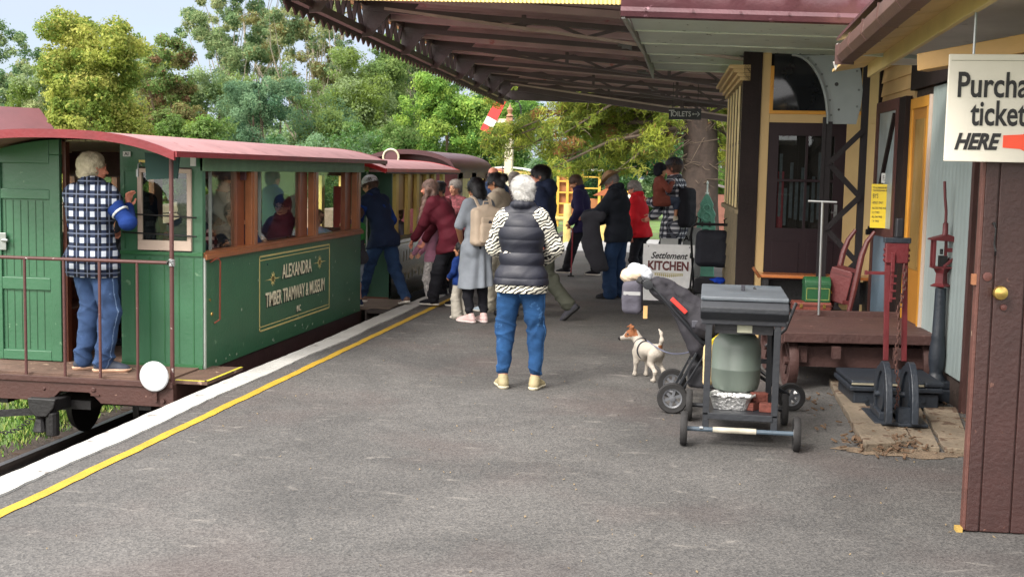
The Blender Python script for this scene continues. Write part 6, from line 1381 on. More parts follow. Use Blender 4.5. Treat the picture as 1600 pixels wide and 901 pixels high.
    blob('body', [cap((0, 0, 0), (0, 0, .22), .032)], M('tan_plush', S(204, 178, 130), .9, .1, 9, .3), tt, .008, .02, folds(.005))
    ph = thing('loose_ticket_card', 'small tan cardboard piece hanging below the pushchair bag', 'card', (-.42, 8.60, .69))
    MB().box(-.015, -.003, -.06, .015, .003, .03).build('card', M('card_tan', S(190, 150, 96), .8), ph)
stroller()
def pram():
    R = thing('black_pram', 'black modern pram with padded seat seen from behind beside the kitchen sign', 'pram', (.07, 15.1, 0), rad(-5)); b = lambda o: o
    TB = plain('pram_tube', S(24, 25, 28), .35)
    for s in (-1, 1):
        for y in (-.28, .3): wheel('wheel', R, (s*.25, y, .14), .14, .05, plain('pram_rim', S(70, 72, 76), .4), 8)
        MB().tube([(s*.25, .3, .16), (s*.25, .0, .55), (s*.255, -.25, .93), (s*.235, -.30, 1.03), (s*.18, -.31, 1.065)], .014, 8).tube([(s*.25, -.28, .16), (s*.25, .1, .62)], .013, 8).build('side_frame', TB, R, smooth=True)
        MB().lathe([(.001, -.02), (.035, -.018), (.035, .018), (.001, .02)], (s*.26, -.05, .66), 14, 'x').build('joint', TB, R)
        MB().tube([(s*.15, -.30, 1.06), (s*.14, -.31, 1.12), (s*.19, -.30, 1.15), (s*.2, -.28, 1.08)], .01, 6).build('bag_hook', TB, R)
    MB().tube([(-.2, -.31, 1.062), (.2, -.31, 1.062)], .016, 8).build('handlebar', TB, R)
    blob('seat_back', [rbx((0, -.1, .76), (.12, .03, .14), .085)], M('pram_navy', S(28, 30, 40), .8, .1, 8, .2), R, .011, .03, folds(.007))
    blob('basket', [rbx((0, .0, .30), (.17, .22, .06), .03)], plain('pram_basket', S(34, 34, 38), .9), R, .014, .02, folds(.006))
    bb = thing('blue_blanket', 'bright blue cloth stuffed in the basket under the black pram', 'cloth', (.13, 14.9, .34))
    blob('cloth', [cap((-.06, 0, .02), (.12, 0, .0), .045, .035), ell((.03, -.02, .04), (.07, .05, .04))], cloth('bright_blue', S(30, 70, 190)), bb, .008, .02, folds(.01, (30, 20, 30)))
pram()
def kitchen_sign():
    R = thing('kitchen_sign', 'white A board reading Settlement KITCHEN standing on the platform behind the pushchair', 'sign', (-.49, 15.5, 0), rad(-2))
    MB().prism([(-.03, .05), (0, .05), (.12, .76), (.09, .76)], -.325, .325, 'x').build('front_board', plain('signboard_white', S(240, 240, 238), .5), R, bevel=.003)
    MB().prism([(.27, .05), (.30, .05), (.14, .75), (.11, .75)], -.31, .31, 'x').build('back_board', WHITE, R)
    MB().box(-.11, .10, .76, .11, .12, .835).build('top_tab', M('tab_grey', S(170, 172, 170), .6), R)
    tl = math.atan2(.12, .71); rot = (math.pi/2-tl, 0, 0); at_ = lambda x, z: (x, -.0345+(z-.05)*.169, z)
    merge_text([('Settlement', .115, at_(.0, .615), rot, dict(depth=.0006, shear=.4, bold=.0025, sx=.90))], INK, R, 'script_lettering')
    merge_text([('KITCHEN', .155, at_(0, .485), rot, dict(depth=.0006, bold=.0065, sx=.80))], plain('oxblood_letters', S(104, 34, 30), .5), R, 'kitchen_lettering')
    o = MB()
    for i in range(14):
        x = -.17+i*.026; h = .028*(1-abs(i-6.5)/9); o.prism([(x, .385-h), (x+.013, .395), (x+.026, .385-h*.8), (x+.013, .372-h)], -.0345+.054+.0, -.0345+.056)
    o.prism([(-.17, .392), (.19, .392), (.19, .40), (-.17, .40)], .0235-.002, .0245-.002)
    o.build('gold_ornament', plain('ornament_gold', S(196, 186, 130), .5), R)
    for x in (-.26, .26): MB().lathe([(.007, 0), (.007, .003)], at_(x, .73), 8, 'y').build('screw', INK, R)
    m_ = MB()
    q = thing('grey_notice_board', 'grey board with black words partly hidden between the white sign and the pram', 'sign', (-.25, 17.0, 0))
    MB().box(-.1, 0, .25, .16, .02, .92).box(-.1, 0, 0, -.07, .02, .25).box(.13, 0, 0, .16, .02, .25).build('board', M('board_grey', S(150, 152, 150), .6, .1), q)
    merge_text([('AL', .10, (-.02, -.002, .77), FX, dict(depth=.0005, bold=.004)), ('ENT O', .085, (.03, -.002, .60), FX, dict(depth=.0005, bold=.003)), ('EN', .09, (0, -.002, .46), FX, dict(depth=.0005, bold=.003))], INK, q)
kitchen_sign()
def dog():
    X, Y_ = -.43, 9.78; R = thing('dog', 'small white short haired dog with tan head patches looking left on a lead', 'dog', (X, Y_, 0), rad(33))
    W_ = M('white_dog_coat', S(180, 172, 160), .95, .1, 14, .7, 120, spec=.15); T_ = plain('tan_coat', S(132, 82, 50), .9)
    hc = np.array([-.055, .225, .335]); hd = _n([-.85, .30, -.16]); hs_ = _n(np.cross(hd, [0, 0, 1])); hu = np.cross(hs_, hd)
    H = lambda f, s, u: hc+hd*f+hs_*s+hu*u
    pr = [cap((0, .13, .225), (0, -.09, .24), .068, .052), ell((0, .12, .205), (.062, .075, .078)), ell((0, -.11, .235), (.055, .06, .062)),
          cap((0, .15, .26), hc-hd*.03, .046, .040), ell(hc, (.045, .045, .043)), cap(H(.02, 0, -.01), H(.085, 0, -.02), .028, .016), ell(H(.095, 0, -.014), (.012, .012, .010))]
    for s in (-1, 1):
        pr += [cap(H(-.015, s*.030, .028), H(-.02, s*.048, .066), .017, .009, sq=(hd, 1.8)), cap(H(-.02, s*.048, .066), H(.012, s*.056, .058), .009, .006)]
        fy_ = .14+s*-.015
        pr += [cap((s*.042, fy_, .20), (s*.044, fy_-.012, .12), .030, .018), cap((s*.044, fy_-.012, .12), (s*.044, fy_+.004, .03), .0165, .012), cap((s*.044, fy_+.0, .016), (s*.044, fy_+.022, .012), .014, .012)]
        hy = -.12+s*.02
        pr += [cap((s*.042, hy+.02, .215), (s*.048, hy+.045, .145), .046, .026), cap((s*.048, hy+.045, .145), (s*.050, hy-.035, .085), .022, .014), cap((s*.05, hy-.035, .085), (s*.052, hy-.022, .02), .0135, .011), cap((s*.052, hy-.02, .016), (s*.052, hy+.012, .012), .014, .012)]
    pr += [cap((0, -.15, .275), (-.005, -.185, .34), .020, .014), cap((-.005, -.185, .34), (.0, -.165, .395), .014, .010), cap((0, -.165, .395), (.0, -.13, .42), .010, .007)]
    def mi(c):
        q = c-hc; f, s, u = q@hd, q@hs_, q@hu; m = np.zeros(len(c), int)
        m[(f < .055) & (f > -.05) & (u > -.012+.0*f) & (np.abs(s) > .010) & (np.linalg.norm(q, axis=1) < .09)] = 1
        m[(u > .03) & (np.linalg.norm(q, axis=1) < .12)] = 1
        m[(f > .092) & (np.linalg.norm(q, axis=1) < .13)] = 2
        for sg in (-1, 1): m[(np.linalg.norm(c-H(.030, sg*.034, .010), axis=1) < .010)] = 2
        m[(np.linalg.norm(c-np.array([0, -.165, .29]), axis=1) < .022)] = 1
        return m
    blob('body', pr, [W_, T_, INK], R, .0055, .022, None, midx=mi)
    MB().tube([tuple(np.array([0, .165, .275])+.050*(math.cos(a)*np.array([1, 0, 0])+math.sin(a)*_n([0, .6, -.8]))) for a in [k*math.pi/8 for k in range(17)]], .006, 6, cap=False).tube([tuple(np.array([0, .08, .225])+.073*(math.cos(a)*np.array([1, 0, 0])+math.sin(a)*np.array([0, 0, 1]))) for a in [k*math.pi/10 for k in range(21)]], .006, 6, cap=False).build('harness', GREYD, R, smooth=True)
    l = thing('dog_lead', 'thin blue grey lead running from the dog to the pushchair', 'lead', (-.3, 9.4, .3))
    a = np.array([-.46, 9.86, .30]); c = np.array([-.03, 8.62, .43]); pts = [tuple(a+(c-a)*t-np.array([0, 0, .07*math.sin(math.pi*t)])-np.array([-.3, 9.4, .3])+np.array([-.3, 9.4, .3])) for t in np.linspace(0, 1, 14)]
    MB().tube([(p[0]+.3, p[1]-9.4, p[2]-.3) for p in pts], .005, 6).build('strap', plain('lead_blue', S(96, 100, 122), .6), l, smooth=True)
dog()
def cart():
    WD = M('maroon_cart_wood', S(70, 46, 42), .7, .2, 5, .3, wear=S(140, 110, 104), wamt=.05, wscale=6)
    R = thing('luggage_cart', 'low maroon wooden luggage cart with spoked iron wheels behind the barbecue', 'luggage cart', (1.13, 10.2, 0), rad(8)); b = lambda mb, n, m=WD, **k: mb.build(n, m, R, **k)
    for i in range(8): b(MB().box(-.60, -.60+i*.15, .43, .60, -.60+i*.15+.145, .455), 'deck_board', bevel=.004)
    b(MB().box(-.62, -.64, .385, .62, -.605, .462), 'front_rail', bevel=.006); b(MB().box(-.62, .605, .40, .62, .64, .50), 'back_rail', bevel=.006)
    b(MB().box(-.635, -.6, .37, -.605, .6, .458), 'side_rail', bevel=.004); b(MB().box(.605, -.6, .37, .635, .6, .458), 'side_rail', bevel=.004)
    b(MB().box(-.5, -.55, .22, -.42, .55, .35).box(-.5, -.5, .18, .5, -.44, .34).box(-.5, .3, .18, .5, .36, .34), 'chassis')
    for x in (-.22, .25): b(MB().box(x-.03, -.67, .27, x+.03, -.61, .36), 'stake_pocket')
    for x, z in ((-.55, .45), (-.1, .45), (.1, .45), (.55, .45)): b(MB().lathe([(.013, 0), (.013, -.01)], (x, .603, z), 10, 'y'), 'bolt')
    for x, z in ((-.3, .41), (.53, .41), (.58, .41)): b(MB().lathe([(.012, 0), (.012, -.008)], (x, -.64, z), 10, 'y'), 'bolt')
    for x in (-.53, .5):
        for y in (-.42, .42):
            w_ = MB().lathe([(.16, -.03), (.20, -.035), (.21, .0), (.20, .035), (.16, .03), (.16, -.03)], (x, y, .21), 28, 'x', cap=False); o = w_.build('wheel', WD, R, smooth=True); sp = MB().lathe([(.001, -.04), (.035, -.04), (.035, .04), (.001, .04)], (x, y, .21), 12, 'x')
            for k in range(8): a = k*math.pi/4; sp.bar((x, y, .21), (x, y+.17*math.cos(a), .21+.17*math.sin(a)), .02, .025)
            sp.build('spokes', WD, o)
    t = thing('pull_handle', 'tall thin steel T shaped handle standing upright at the cart back rail', 'handle', (.965, 10.72, .47))
    MB().cyl((0, 0, 0), (-.01, 0, .97), .0115, 8).build('shaft', STEEL, t, smooth=True); MB().cyl((-.13, 0, .975), (.11, 0, .97), .0105, 8).build('crossbar', STEEL, t, smooth=True)
    lo = thing('low_platform_trolley', 'dark low wooden trolley carrying the old suitcases and trunk', 'trolley', (1.1, 11.15, 0))
    MB().box(-.45, -.25, .38, .4, .25, .44).build('deck', WD, lo, bevel=.004); MB().box(-.4, -.2, 0, -.34, .2, .38).build('leg', WD, lo); MB().box(.3, -.2, 0, .36, .2, .38).build('leg', WD, lo)
    SU = M('suitcase_leather', S(108, 54, 44), .5, .15, 6, .15, wear=S(100, 50, 42), wamt=.1)
    s = thing('suitcase', 'flat reddish brown leather suitcase under the green trunk', 'suitcase', (.925, 11.05, .442), rad(4))
    MB().box(-.165, -.1, 0, .165, .1, .11).build('case', SU, s, bevel=.012); MB().box(-.17, -.105, .078, .17, .105, .086).build('lid_seam', plain('seam_dark', S(80, 40, 34), .6), s)
    for x in (-.1, .1): MB().box(x-.012, -.108, .06, x+.012, -.1, .095).build('clasp', BRASS, s)
    MB().tube([(-.04, -.105, .05), (-.035, -.12, .045), (.035, -.12, .045), (.04, -.105, .05)], .006, 6).build('handle', SU, s)
    g = thing('green_trunk', 'small green domed trunk standing on the brown suitcase', 'trunk', (.965, 11.05, .553), rad(6))
    GT = M('trunk_green', S(28, 76, 44), .45, .1, 5, .1); MB().box(-.11, -.08, 0, .11, .08, .145).build('chest', GT, g, bevel=.005)
    MB().prism([(-.08, .147)]+[(.08*-math.cos(a), .147+.075*math.sin(a)) for a in [k*math.pi/10 for k in range(11)]], -.113, .113, 'x').build('domed_lid', GT, g, bevel=.004)
    MB().box(-.1, -.083, .02, .1, -.0805, .024).box(-.1, -.083, .12, .1, -.0805, .124).box(-.1, -.083, .02, -.096, -.0805, .124).box(.096, -.083, .02, .1, -.0805, .124).build('lining', plain('gold_line', S(150, 150, 80), .5), g)
    MB().tube([(.117, -.03, .10), (.13, -.03, .08), (.13, .03, .08), (.117, .03, .10)], .005, 6).build('handle', BRASS, g)
    r = thing('red_case', 'boxy maroon case tilted against the hand truck', 'case', (1.19, 11.12, .70)); r.rotation_euler = (0, rad(12), rad(-25))
    MB().box(-.10, -.09, -.15, .10, .09, .15).build('box', M('case_maroon', S(92, 38, 38), .55, .12, 4, .15), r, bevel=.008); MB().box(-.103, -.093, .10, .103, .093, .105).build('lid_line', plain('case_line', S(80, 36, 36), .6), r)
    h = thing('hand_truck', 'old red brown wooden hand truck with two curved handles leaning by the wall', 'hand truck', (1.30, 11.05, .44))
    for dx, dy, nm in ((0, -.12, 'a'), (-.13, .15, 'b')):
        pts = [(-.06+dx, dy, .04), (-.03+dx, dy, .2), (.0+dx, dy, .38), (.03+dx, dy+.02, .54), (.07+dx, dy+.03, .66), (.13+dx, dy+.03, .75)]
        MB().tube(pts, [.022, .026, .028, .026, .022, .016], 8).build('curved_handle', RUST, h, smooth=True)
    MB().bar((-.05, -.12, .12), (-.16, .15, .12), .04, .03).bar((-.01, -.12, .4), (-.13, .15, .42), .03, .03).build('crosspiece', RUST, h); MB().box(-.22, -.13, .0, .0, .16, .03).build('toe_plate', BLACKM, h)
    tb = thing('wooden_table', 'long varnished table against the station wall under the door', 'table', (1.07, 12.32, 0), rad(1))
    MB().box(-.58, -.16, .66, .58, .16, .69).build('table_top', M('table_top_wood', S(176, 104, 52), .3, .15, 5, .05, coat=.4), tb, bevel=.004)
    for x in (-.5, .5): MB().box(x-.03, -.13, 0, x+.03, .13, .66).build('leg', BLACKM, tb)
    MB().box(-.5, .1, .4, .5, .13, .62).build('apron', BLACKM, tb); MB().tube([(-.56, -.16, .66), (-.6, -.18, .72), (-.63, -.18, .76)], .016, 6).build('arm_end', TIMBER, tb)
    bo = thing('dog_bowl', 'shallow steel dog bowl on the ground behind the barbecue', 'bowl', (.67, 9.15, 0))
    MB().lathe([(.001, .012), (.055, .012), (.072, .06), (.078, .062), (.09, .0), (.085, .0), (.06, .004), (.001, .004)], (0, 0, 0), 28).build('bowl', M('steel_bowl', S(190, 190, 188), .2, .05, metal=.9), bo, smooth=True)
cart()
def weighing():
    NV = M('navy_iron_paint', S(36, 42, 50), .45, .15, 6, .2, wear=S(120, 118, 110), wamt=-.03, wscale=14); RD = M('signal_red_iron', S(96, 34, 38), .45, .15, 7, .15, wear=S(96, 46, 44), wamt=.02)
    R = thing('platform_scale', 'dark navy iron platform scale low on the ground with pale worn edges', 'scales', (1.33, 9.18, 0), rad(5)); 
    MB().box(-.29, -.28, .02, .31, .28, .13).build('base', NV, R, bevel=.01); MB().box(-.32, -.31, .14, .33, .31, .175).build('lower_plate', NV, R, bevel=.008); MB().box(-.31, -.30, .182, .20, .30, .215).build('weighing_plate', NV, R, bevel=.01); MB().box(.205, -.30, .182, .34, .30, .215).build('side_plate', NV, R, bevel=.01)
    MB().box(-.31, -.308, .186, .195, -.301, .199).build('worn_edge', M('pale_worn_edge', S(150, 144, 124), .7, .2, 9), R)
    for x in (-.2, 0, .2): MB().lathe([(.016, 0), (.016, -.012)], (x, -.28, .08), 10, 'y').build('bolt', NV, R)
    P = thing('scale_pillar', 'tapered navy iron pillar with red lantern shaped scale head and tall red rod by the blue wall', 'scale pillar', (1.745, 9.42, 0), rad(4))
    MB().box(-.12, -.10, 0, .10, .10, .10).box(-.10, -.085, .10, .085, .085, .16).build('pedestal', NV, P, bevel=.012)
    MB().lathe([(.075, .16), (.07, .18), (.052, .2), (.048, .22), (.058, .27), (.062, .34), (.055, .42), (.048, .46), (.052, .48), (.046, .50), (.04, .85), (.001, .85)], (-.02, 0, 0), 20).build('pillar', NV, P, smooth=True)
    MB().lathe([(.001, .85), (.075, .86), (.08, .868), (.045, .885), (.042, .96), (.06, .99), (.06, 1.0), (.001, 1.0)], (-.02, 0, 0), 4).build('head_base', RD, P)
    MB().box(-.10, -.05, .998, .09, .05, 1.01).build('head_floor', RD, P); f_ = MB().box(-.10, -.05, 1.0, -.08, -.03, 1.22).box(-.10, .03, 1.0, -.08, .05, 1.22).box(.065, -.05, 1.08, .085, -.03, 1.22).box(.065, .03, 1.08, .085, .05, 1.22).box(-.01, -.01, 1.08, .01, .01, 1.22)
    f_.bar((-.02, -.045, 1.01), (.08, -.045, 1.10), .02).bar((-.02, .045, 1.01), (.08, .045, 1.10), .02); f_.build('head_frame', RD, P, bevel=.003)
    MB().prism([(-.12, 1.215), (.0, 1.25), (.125, 1.205), (.125, 1.195), (-.12, 1.205)], -.065, .065).build('head_roof', RD, P); MB().box(.0, -.04, 1.12, .08, -.03, 1.15).build('beam_weight', RD, P)
    MB().box(-.045, -.03, 1.01, .01, .03, 1.09).cyl((-.03, 0, 1.1), (-.03, 0, 1.14), .012, 8).build('mechanism', BLACKM, P)
    MB().lathe([(.028, 1.24), (.022, 1.25), (.02, 1.33), (.012, 1.335)], (-.01, 0, 0), 10).tube([(-.01, 0, 1.33), (-.012, 0, 1.42), (-.025, 0, 1.52), (-.035, 0, 1.64)], .011, 8).build('rod', RD, P, smooth=True)
    MB().tube([(.07, 0, 1.22), (.05, 0, 1.26), (.06, 0, 1.29), (.09, 0, 1.28), (.095, 0, 1.25)], .007, 6).build('hook', RD, P)
    # point lever with its chain
    Q = thing('signal_lever', 'tall red and navy iron ground lever with curved wheel plates and a rusty hanging chain', 'lever', (1.28, 8.45, .009), rad(3))
    MB().box(-.17, -.28, .03, .02, .22, .05).box(-.02, -.30, .03, .17, .16, .05).build('base_plate', NV, Q, bevel=.004)
    for x, nm in ((-.10, 0), (.065, 1)):
        arc = [(-.20+.03+.24*math.cos(a)*.9, .06+.38*math.sin(a)) for a in [math.pi*k/16 for k in range(17)]]
        inn = [(p[0]*.80-.02, .06+(p[1]-.06)*.82) for p in reversed(arc)]
        MB().prism(arc+inn, x-.022, x+.022, 'x').build('quadrant_rim', NV, Q, bevel=.005)
        w_ = MB().lathe([(.001, -.008), (.17, -.008), (.17, .008), (.001, .008)], (x, -.03, .22), 28, 'x'); w_.build('quadrant_disc', NV, Q)
        MB().box(x-.03, -.2, .05, x+.03, .13, .10).build('foot', NV, Q, bevel=.005)
    MB().cyl((-.14, -.05, .2), (.12, -.05, .2), .02, 10).box(-.02, -.27, .05, .09, -.19, .14).build('axle', NV, Q)
    MB().bar((-.065, 0, .42), (-.09, 0, 1.22), .022, .035).build('side_bar', RD, Q, bevel=.003); MB().bar((.055, 0, .42), (.025, 0, 1.22), .022, .035).build('side_bar', RD, Q, bevel=.003)
    MB().box(-.105, -.03, 1.08, .045, .03, 1.22).build('head_block', RD, Q, bevel=.006)
    MB().box(-.07, -.05, 1.02, -.045, -.03, 1.15).bar((-.06, -.035, .82), (-.055, -.035, 1.04), .015, .02).build('catch_rod', RD, Q, bevel=.003)
    for z in (.84, .89, .94, .99): MB().box(-.068, -.05, z, -.03, -.03, z+.012).build('catch_tooth', RD, Q)
    MB().box(-.115, -.035, 1.215, .055, .035, 1.25).build('cap_plate', NV, Q, bevel=.004); MB().bar((-.02, 0, 1.25), (-.02, 0, 1.38), .055, .05).build('grip', plain('grip_black', S(30, 30, 34), .5), Q, bevel=.008)
    MB().box(-.22, -.012, 1.0, -.09, .012, 1.02).box(-.23, -.018, .995, -.215, .018, 1.025).build('side_lever', RD, Q)
    for x in (-.115, .045):
        for z in (1.1, 1.13, 1.17): MB().lathe([(.01, 0), (.01, .012)], (x, 0, z), 8, 'x').build('rivet', RD, Q)
    ch = MB(); n = 34
    for i in range(n):
        z = 1.06-i*.028; x = -.005+.008*math.sin(i*.5)+(.02 if i < 10 else 0); y = -.05-(.0 if z > .45 else min((.45-z)*.35, .12))
        d_ = (1, 0) if i % 2 else (.2, 1)
        ch.tube([(x+d_[0]*.010*math.cos(a), y+d_[1]*.010*math.cos(a), z+.019*math.sin(a)) for a in [k*math.pi/4 for k in range(9)]], .0048, 5, cap=False)
    ch.build('chain', M('rusty_chain', S(96, 68, 62), .6, .3, 30, .2, metal=.4), Q)
    TW = M('old_grey_timber', S(116, 104, 88), .9, .35, 3, .9, 22, wear=S(84, 66, 52), wamt=.35, wscale=6)
    for i, (p, l) in enumerate(((((.99, 9.90), (1.13, 9.88), (1.178, 7.62), (.98, 7.50)), 'weathered timber beam splitting at the near end, left edge of the scale base'), (((1.137, 9.5), (1.35, 9.5), (1.31, 7.76), (1.184, 7.70)), 'grey weathered plank under the chain lever'), (((1.36, 9.0), (1.55, 9.0), (1.44, 7.62), (1.31, 7.66)), 'wide cracked plank right of the chain lever'), (((1.57, 9.0), (1.80, 9.0), (1.62, 7.55), (1.46, 7.60)), 'pale worn plank nearest the brown door'))):
        t = thing('timber_plank', l, 'plank', (p[0][0], p[0][1], 0), 0, 'old planks under the scale')
        n = 10; a0, a1, b1, b0 = [np.array(q) for q in p]; r_ = random.Random(i); L_ = [a0+(b0-a0)*k/n for k in range(n+1)]; R_ = [a1+(b1-a1)*k/n for k in range(n+1)]
        L_ = [q+np.array([r_.uniform(-.008, .008), 0]) for q in L_]; L_[-1] = L_[-1]+[0, r_.uniform(-.05, .05)]; R_[-1] = R_[-1]+[0, r_.uniform(-.05, .05)]
        poly = [tuple(q-a0) for q in L_]+[tuple(q-a0) for q in reversed(R_)]; MB().prism(poly, .0, (.05, .032, .03, .034)[i], 'z').build('board', TW, t, bevel=.006)
    sd = M('sandy_dirt', S(112, 96, 78), .95, .25, 12, .7); v = [(1.20+.38*math.cos(a)*(1+.15*math.sin(3*a)+.06*math.sin(11*a)), 7.52+.12*math.sin(a)*(1+.2*math.sin(5*a+1)+.12*math.sin(13*a)), .004) for a in [k*math.pi/24 for k in range(48)]]
    structure(MB().add(v, [tuple(range(48))]).build('sand_patch', sd))
    cr = M('rotten_wood_chips', S(92, 72, 54), .95, .4, 30, .5); m_ = MB(); r_ = random.Random(12)
    for i in range(420):
        x, y = r_.gauss(1.12, .10), r_.gauss(7.72, .14); 
        if r_.random() < .3: x, y = r_.uniform(.7, 1.8), r_.uniform(7.4, 9.4)
        q = r_.uniform(.004, .022); a = r_.random()*3.1; z0 = .035*r_.random(); m_.bar((x, y, z0+.004), (x+q*2*math.cos(a), y+q*2*math.sin(a), z0+.004+q*r_.random()), q*.7, q*.4)
    tag(m_.build('wood_debris', cr), 'crumbled rotten wood chips around the old timbers', 'debris', kind='stuff')
    m_ = MB()
    for i in range(420):
        x, y = r_.uniform(-3.0, 1.6), r_.uniform(4.4, 14); q = r_.uniform(.004, .014); a = r_.random()*6.3
        m_.add([(x, y, .003), (x+q*math.cos(a), y+q*math.sin(a), .006), (x+q*1.6*math.cos(a+.5), y+q*1.6*math.sin(a+.5), .010), (x+q*math.cos(a+1), y+q*math.sin(a+1), .005)], [(0, 1, 2, 3)])
    tag(m_.build('fallen_leaves', M('dry_leaf', S(120, 104, 78), .8, .3, 3)), 'tiny dry leaves and twigs scattered over the asphalt', 'leaf litter', kind='stuff')
weighing()
def semaphore():
    R = thing('semaphore_signal', 'white signal post with lowered red arm with white band beyond the canopy', 'signal', (-5.62, 34, -.06))
    PW = M('post_white', S(206, 196, 170), .6, .1, 6, .15, wear=S(150, 130, 90), wamt=.1)
    MB().box(-.11, -.11, 0, .11, .11, 3.0).build('post', PW, R, bevel=.02); MB().box(-.09, -.09, 3.0, .09, .09, 3.2).lathe([(.06, 3.2), (.11, 3.24), (.05, 3.3), (.09, 3.42), (.03, 3.5), (.001, 3.6)], (0, 0, 0), 14).build('finial', M('finial_rust', S(150, 110, 84), .5, .3, 12), R, smooth=True)
    MB().box(-.42, -.03, 3.05, 0, .03, 3.16).build('bracket', PW, R)
    AR = plain('arm_red', S(206, 46, 44), .45); d = _n(np.array([-.44, 0, -.88])); c = np.array([-.23, -.06, 3.70]); q = np.cross(d, [0, 1, 0])
    def seg(a, b_, m, n): return MB().bar(tuple(c+d*a), tuple(c+d*b_), .03, .30, up=tuple(q)).build(n, m, R)
    seg(0, .60, AR, 'arm'); seg(.60, .82, plain('arm_white', S(226, 224, 218), .45), 'arm_band'); seg(.82, 1.02, AR, 'arm_tip')
    MB().tube([(.2+.12*math.cos(a), 0, 3.3+.35*math.sin(a)) for a in [k*math.pi/8-1.2 for k in range(9)]], .02, 6).cyl((.0, 0, 3.2), (.3, 0, 3.1), .02, 6).build('balance_weight', BLACKM, R)
    MB().cyl((-.15, -.12, 0), (-.15, -.12, 3), .012, 6).build('pull_rod', BLACKM, R)
semaphore()
def green_pump():
    R = thing('ornate_green_post', 'ornate pale green cast iron post with pointed top beyond the pram', 'cast iron post', (-.04, 20, 0)); GM = M('verdigris_iron', S(66, 118, 98), .55, .15, 12, .4)
    MB().prism([(-.16, 0), (.16, 0), (.13, .5), (.155, .6), (.15, .86), (.13, .95), (.15, 1.02), (.10, 1.12), (.11, 1.18), (.05, 1.30), (.02, 1.34), (-.02, 1.34), (-.05, 1.30), (-.11, 1.18), (-.10, 1.12), (-.15, 1.02), (-.13, .95), (-.15, .86), (-.155, .6), (-.13, .5)], -.05, .05).build('body', GM, R, bevel=.012)
    for z, r in ((1.12, .07), (.98, .09), (.72, .10)): MB().lathe([(r*.55, -.062), (r*.7, -.07), (r, -.065), (r, -.05), (r*.55, -.05), (r*.55, -.062)], (0, 0, z), 24, 'y', cap=False).build('relief_ring', GM, R, smooth=True)
    for x in (-.06, .06): MB().box(x-.015, -.065, .82, x+.015, -.05, .9).build('slot', BLACKM, R)
    MB().lathe([(.02, 1.33), (.028, 1.36), (.014, 1.38), (.012, 1.5), (.02, 1.52), (.001, 1.56)], (0, 0, 0), 12).build('finial', plain('pale_finial', S(180, 196, 188), .5), R, smooth=True)
green_pump()
def playground():
    YP = M('playground_yellow', S(206, 164, 64), .5, .1, 3, .05); OP = M('playground_orange', S(160, 104, 62), .6, .15, 4)
    R = thing('yellow_rail_trolley', 'yellow framed open rail wagon with ladders and a white panel beyond the platform', 'rail wagon', (-3.6, 38, -.06))
    for x in (-1.1, -.8, -.35, .2, .75, 1.4): MB().box(x-.04, -.04, 0, x+.04, .04, 1.75 if x < .3 else 1.2).build('post', YP, R)
    for z in (.35, .7, 1.05, 1.4): MB().box(-1.1, -.03, z, -.35, .03, z+.05).build('rung', YP, R)
    for z in (1.2, 1.55): MB().box(-.35, -.03, z, .25, .03, z+.04).build('guard_rail', YP, R)
    MB().box(-.55, -.15, 1.76, .3, .5, 1.82).build('roof_board', plain('roof_grey', S(190, 190, 186), .6), R)
    MB().box(-1.15, .1, .2, -.6, .16, 1.6).build('plank_panel', OP, R); MB().box(-.3, .1, .2, .3, .2, .9).build('body_panel', OP, R); MB().box(.3, .05, .35, 1.5, .15, 1.16).build('yellow_panel', YP, R)
    MB().box(.42, -.03, .45, 1.25, .04, 1.05).build('white_panel', WHITE, R); MB().box(.72, -.06, .62, .88, -.035, .95).build('green_mark', plain('mark_green', S(60, 130, 90), .5), R)
    MB().prism([(.0, 1.0), (.5, 1.28), (1.0, 1.0)], -.05, .6).build('low_roof', M('low_roof', S(150, 84, 50), .6), R)
    LG = M('log_post', S(196, 172, 104), .8, .2, 6, .3)
    for i, (x, y) in enumerate(((-3.35, 29.0), (-2.55, 30), (-4.3, 31))):
        t = thing('log_post', ('short pale round log post nearest the purple coat', 'short log post to the right on the lawn', 'short log post to the left by the track')[i], 'post', (x, y, -.06)); MB().cyl((0, 0, 0), (0, 0, .95 if i == 0 else .7), .09, 14).build('post', LG, t, smooth=True, bevel=.01)
    t = thing('log_rail', 'low horizontal log rail on the lawn past the platform end', 'rail', (-3.2, 31, .45)); MB().cyl((-1.4, 0, 0), (1.2, 0, .03), .06, 12).build('log', LG, t, smooth=True)
    for x in (-1.2, 1.0): MB().cyl((x, 0, -.5), (x, 0, .0), .05, 10).build('support', LG, t)
    bh = thing('red_brown_shed', 'low red brown shed beyond the pine trunk', 'shed', (.1, 36, -.06)); MB().box(-.9, 0, 0, 1.0, 1.5, 1.15).build('wall', M('shed_red', S(140, 92, 80), .8, .15, 6), bh); MB().prism([(-1.0, 1.15), (.05, 1.4), (1.1, 1.15), (1.1, 1.2), (.05, 1.46), (-1.0, 1.2)], -.1, 1.6).build('roof', M('shed_roof', S(120, 110, 110), .6), bh)
playground()
